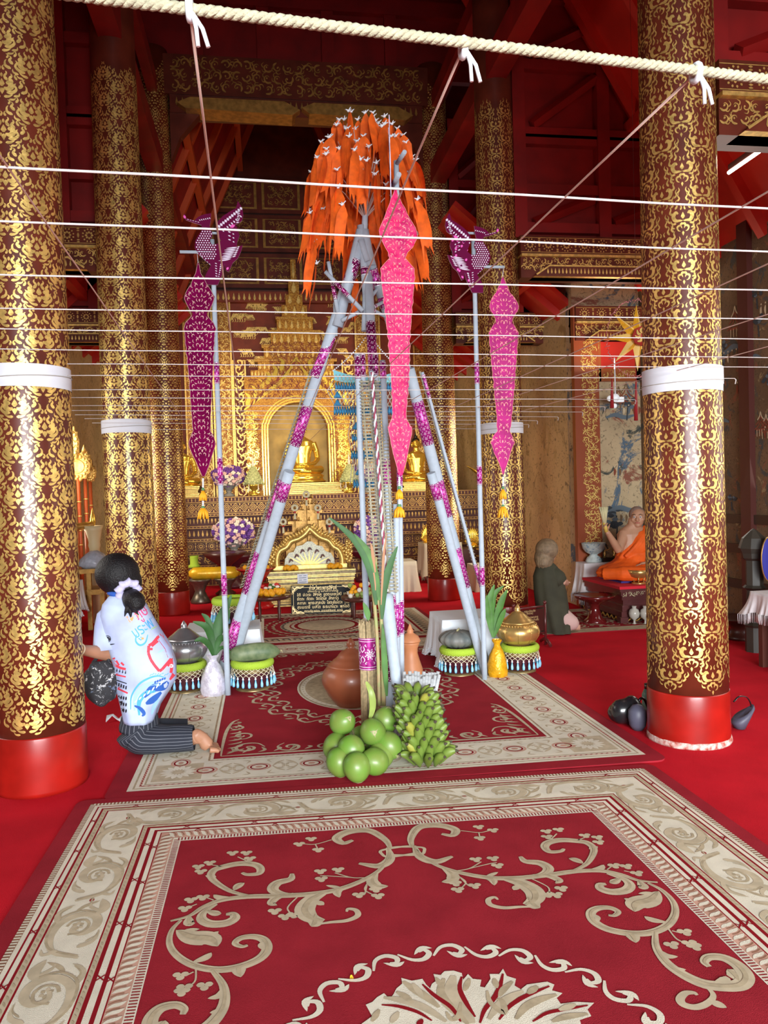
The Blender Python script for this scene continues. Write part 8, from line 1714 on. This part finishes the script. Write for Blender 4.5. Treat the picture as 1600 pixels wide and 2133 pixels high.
c = A(1282, 832, 8.8); t = thing('wall_lamp', c, 'small white lamp fixture glimpsed below the star lantern', 'lamp'); m = MB(); m.ball((0, 0, .02), (.05, .05, .05), 14, 10); m.box((.06, .02, .0), (.1, .05, .06)); m.ball((-.08, -.02, .01), .035, 10, 8); m.ball((-.02, -.02, -.08), .03, 10, 8); m.build('fixture', mat('white_plastic', (.85, .9, .92), .4, emit=((.9, .95, 1), .3)), t)
m = MB(); m.tube([Vector((0, 0, .05)), Vector((.0, 0, .5))], .008, 6); m.build('rod', THRD, t)
# fluorescent tube
a = A(1518, 360, 5.7); d_ = _ray(1606, 304); b = Vector((a.x, a.x*d_.y/d_.x, a.z)); t = thing('fluorescent_lamp', a, 'glowing fluorescent tube under the right aisle roof', 'lamp', offset=True); m = MB(); m.tube([a, b], .014, 10); m.build('tube', mat('lit_tube', (1, .95, .85), .3, emit=((1, .93, .8), 14)), t)
m = MB(); m.box(((a.x+b.x)/2+.02, (a.y+b.y)/2, a.z+.04), (.05, abs(a.y-b.y), .045)); m.build('housing', mat('dark_housing', (.12, .03, .02), .6), t)
area('fluorescent_light', ((a.x+b.x)/2, (a.y+b.y)/2, a.z-.03), (0, 0, 0), (.05, 1.2), 8, (1, .9, .75)); area('fluorescent_glow', ((a.x+b.x)/2-.0, (a.y+b.y)/2, a.z+.09), (radians(180), 0, 0), (.05, 1.2), 6, (1, .85, .7))
# orange-gold framed window panel on the step wall
m = MB(); g = FB(YS-.035); xa, xb = A(1226, 700, YS).x, WR-.02; z0, z1 = A(1300, 795, YS).z, A(1300, 668, YS).z
m.span((xa, YS-.03, z0), (xb, YS, z1)); xf, zf = .1, .1
for (p, q) in (((xa, z0), (xb, z0+.16)), ((xa, z1-.06), (xb, z1)), ((xa, z0), (xa+.13, z1)), ((xb-.06, z0), (xb, z1))): m.span((p[0], YS-.06, p[1]), (q[0], YS-.03, q[1]), 1)
scrolls(m, FB(YS-.063), xa+.01, xa+.12, z0, z1, 2, dens=2.2); scrolls(m, FB(YS-.063), xa+.13, xb-.06, z0+.02, z0+.14, 2, dens=2); m.build('window_panel', [REDB, mat('orange_brown_frame', (.35, .09, .02), .4), GOLD], label='red panel in a gilt frame on the right step wall behind the star lantern', cat='panel')
# pilasters of the step walls
for i, (x0, x1, lab) in enumerate(((SR-.02, SR+.3, 'gilt stencilled pilaster at the corner of the right step wall'), (SL-.3, SL+.02, 'gilt stencilled pilaster at the corner of the left step wall'))):
    m = MB(); m.span((x0, YS-.09, 0), (x1, YS-.0, 3.72)); g = FB(YS-.094); scrolls(m, g, x0+.1, x1-.03, .1, 3.3, 1, dens=2.3, seed=i); m.build('pilaster', [mat('orange_lacquer', (.3, .06, .015), .4), GOLD], label=lab, cat='pilaster')
m = MB(); c = A(1505, 1000, 6.9); m.span((WR-.06, c.y, 0), (WR, c.y+.16, 4.2)); m.build('pilaster', mat('dark_red_wood', (.08, .015, .01), .5), label='narrow dark red wall post right of the front right column', cat='pilaster')
# far right post, disc, table and tray
c = A(1573, 1290, 6.2); t = thing('bed_post', (c.x, 6.2, 0), 'dark turned post with onion top at the right edge behind the table', 'post'); zp = A(1573, 1100, 6.2).z; m = MB(); m.lathe([(.085, 0), (.085, zp*.2), (.1, zp*.22), (.07, zp*.24), (.07, zp*.5), (.1, zp*.52), (.075, zp*.54), (.075, zp*.74), (.1, zp*.76), (.11, zp*.8), (.13, zp*.84), (.1, zp*.92), (.03, zp*.98), (0, zp)], 8, smooth=False); m.build('post', mat('blackened_wood', (.035, .03, .022), .5), t)
c = A(1603, 1165, 6.0); t = thing('blue_fan', (c.x, 6.0, 0), 'edge of a round royal blue ceremonial fan at the right border', 'fan'); m = MB(); m.ball((0, 0, c.z), (.075, .02, .19), 24, 16); m.build('fan_disc', mat('royal_blue_velvet', (.02, .02, .3), .7), t); m = MB(); m.torus((0, 0, 0), 1, .03, 30, 6, M=Matrix.Translation((0, 0, 0)) @ Matrix.Rotation(radians(90), 4, 'X')); m.v = [Vector((v.x*.076, v.y*.3, v.z*.19+c.z)) for v in m.v]; m.build('rim', BRS, t); m = MB(); m.tube([(0, 0, 0), (0, 0, c.z-.18)], .012, 6); m.build('pole', DW, t)
a = F(1582, 1410); zt3 = A(1578, 1246, a.y).z; low_table(a.x+.2, a.x+.7, a.y+.02, a.y+.33, zt3-.006, 'dark table at the right edge under the fringed cloth'); cloth('tablecloth', a.x+.17, a.x+.72, a.y, a.y+.35, zt3, .16, 'white fringed cloth on the table at the right edge', mat('off_white_cloth', (.74, .72, .74), .8), fringe=.08, seed=15)
c = F(1565, 1335); c.y += .12; t = thing('pedestal_tray', c, 'dark wooden pedestal tray on the carpet near the right wall', 'tray'); m = MB(); m.lathe([(.15, 0), (.17, .02), (.13, .04), (.11, .1), (.13, .14), (.22, .19), (.24, .205), (.22, .2), (0, .17)], 28); m.build('tray', mat('mahogany_tray', (.06, .015, .01), .35), t)

# ---- figures of the old wall paintings
MPI = [mat('mural_blue_black', (.05, .06, .07), .9), mat('mural_red_ochre', (.26, .07, .035), .9), mat('mural_pale', (.62, .52, .34), .9), mat('mural_slate_blue', (.13, .17, .2), .9), mat('mural_brown', (.2, .12, .06), .9)]
def mural(wall, fn, u0, u1, v0, v1, seed, dark):
    m = MB(); rnd = random.Random(seed); n = int((u1-u0)*(v1-v0)*9)
    for k in range(n):
        u, v = rnd.uniform(u0+.15, u1-.15), rnd.uniform(v0, v1-.2); s = rnd.uniform(.08, .17); t = rnd.random(); pal = 2 if dark else 4
        if t < .3:      # roofed pavilion
            for q in range(3): stroke(m, [(u-s*(1.1-q*.3), v+s*q*.5), (u-s*.4*(1-q*.3), v+s*(.35+q*.5)), (u, v+s*(.8+q*.5)), (u+s*.4*(1-q*.3), v+s*(.35+q*.5)), (u+s*(1.1-q*.3), v+s*q*.5)], .014, fn, 1 if q < 2 else pal, 'line', 3)
            stroke(m, [(u-s*.75, v), (u+s*.75, v)], s*.22, fn, 1, 'line', 1)
            for q in (-.6, -.2, .2, .6): stroke(m, [(u+s*q, v), (u+s*q, v-s*.7)], .01, fn, pal, 'line', 1)
        elif t < .6:    # tree
            stroke(m, [(u, v-s), (u+s*.1, v)], .018, fn, 0, 'line', 1)
            for q in range(9): a = rnd.random()*6.28; r = s*rnd.uniform(.2, .8); stroke(m, [(u+cos(a)*r-s*.25, v+s*.4+sin(a)*r*.6), (u+cos(a)*r+s*.25, v+s*.42+sin(a)*r*.6)], s*.3, fn, 0 if q % 3 else 3, 'blob', 4)
        elif t < .85:   # figures in a row
            for q in range(rnd.randint(2, 5)): x = u+q*.07; stroke(m, [(x, v), (x+.008, v+.06), (x, v+.1)], .032, fn, rnd.choice((1, 2, 3, 4)), 'leaf', 3); stroke(m, [(x-.01, v+.118), (x+.012, v+.118)], .02, fn, 2, 'blob', 3)
        else:           # water or hill line
            stroke(m, [(u-s*1.4, v), (u-s*.5, v+s*.25), (u+s*.4, v), (u+s*1.3, v+s*.2)], s*.4, fn, 3, 'vine', 4)
    o = m.build('mural_figures', MPI, wall, kind='structure')
ws = {o.name: o for o in COL.objects if o.name.startswith('wall_')}
mural(ws['wall_step_right'], lambda u, v: Vector((u, YS-.004-_kz*.0001, v)), SR+.3, WR, .5, 2.75, 3, False)
mural(ws['wall_right'], lambda u, v: Vector((WR-.004-_kz*.0001, u, v)), 4.4, 9.1, 1.2, 3.6, 5, True)
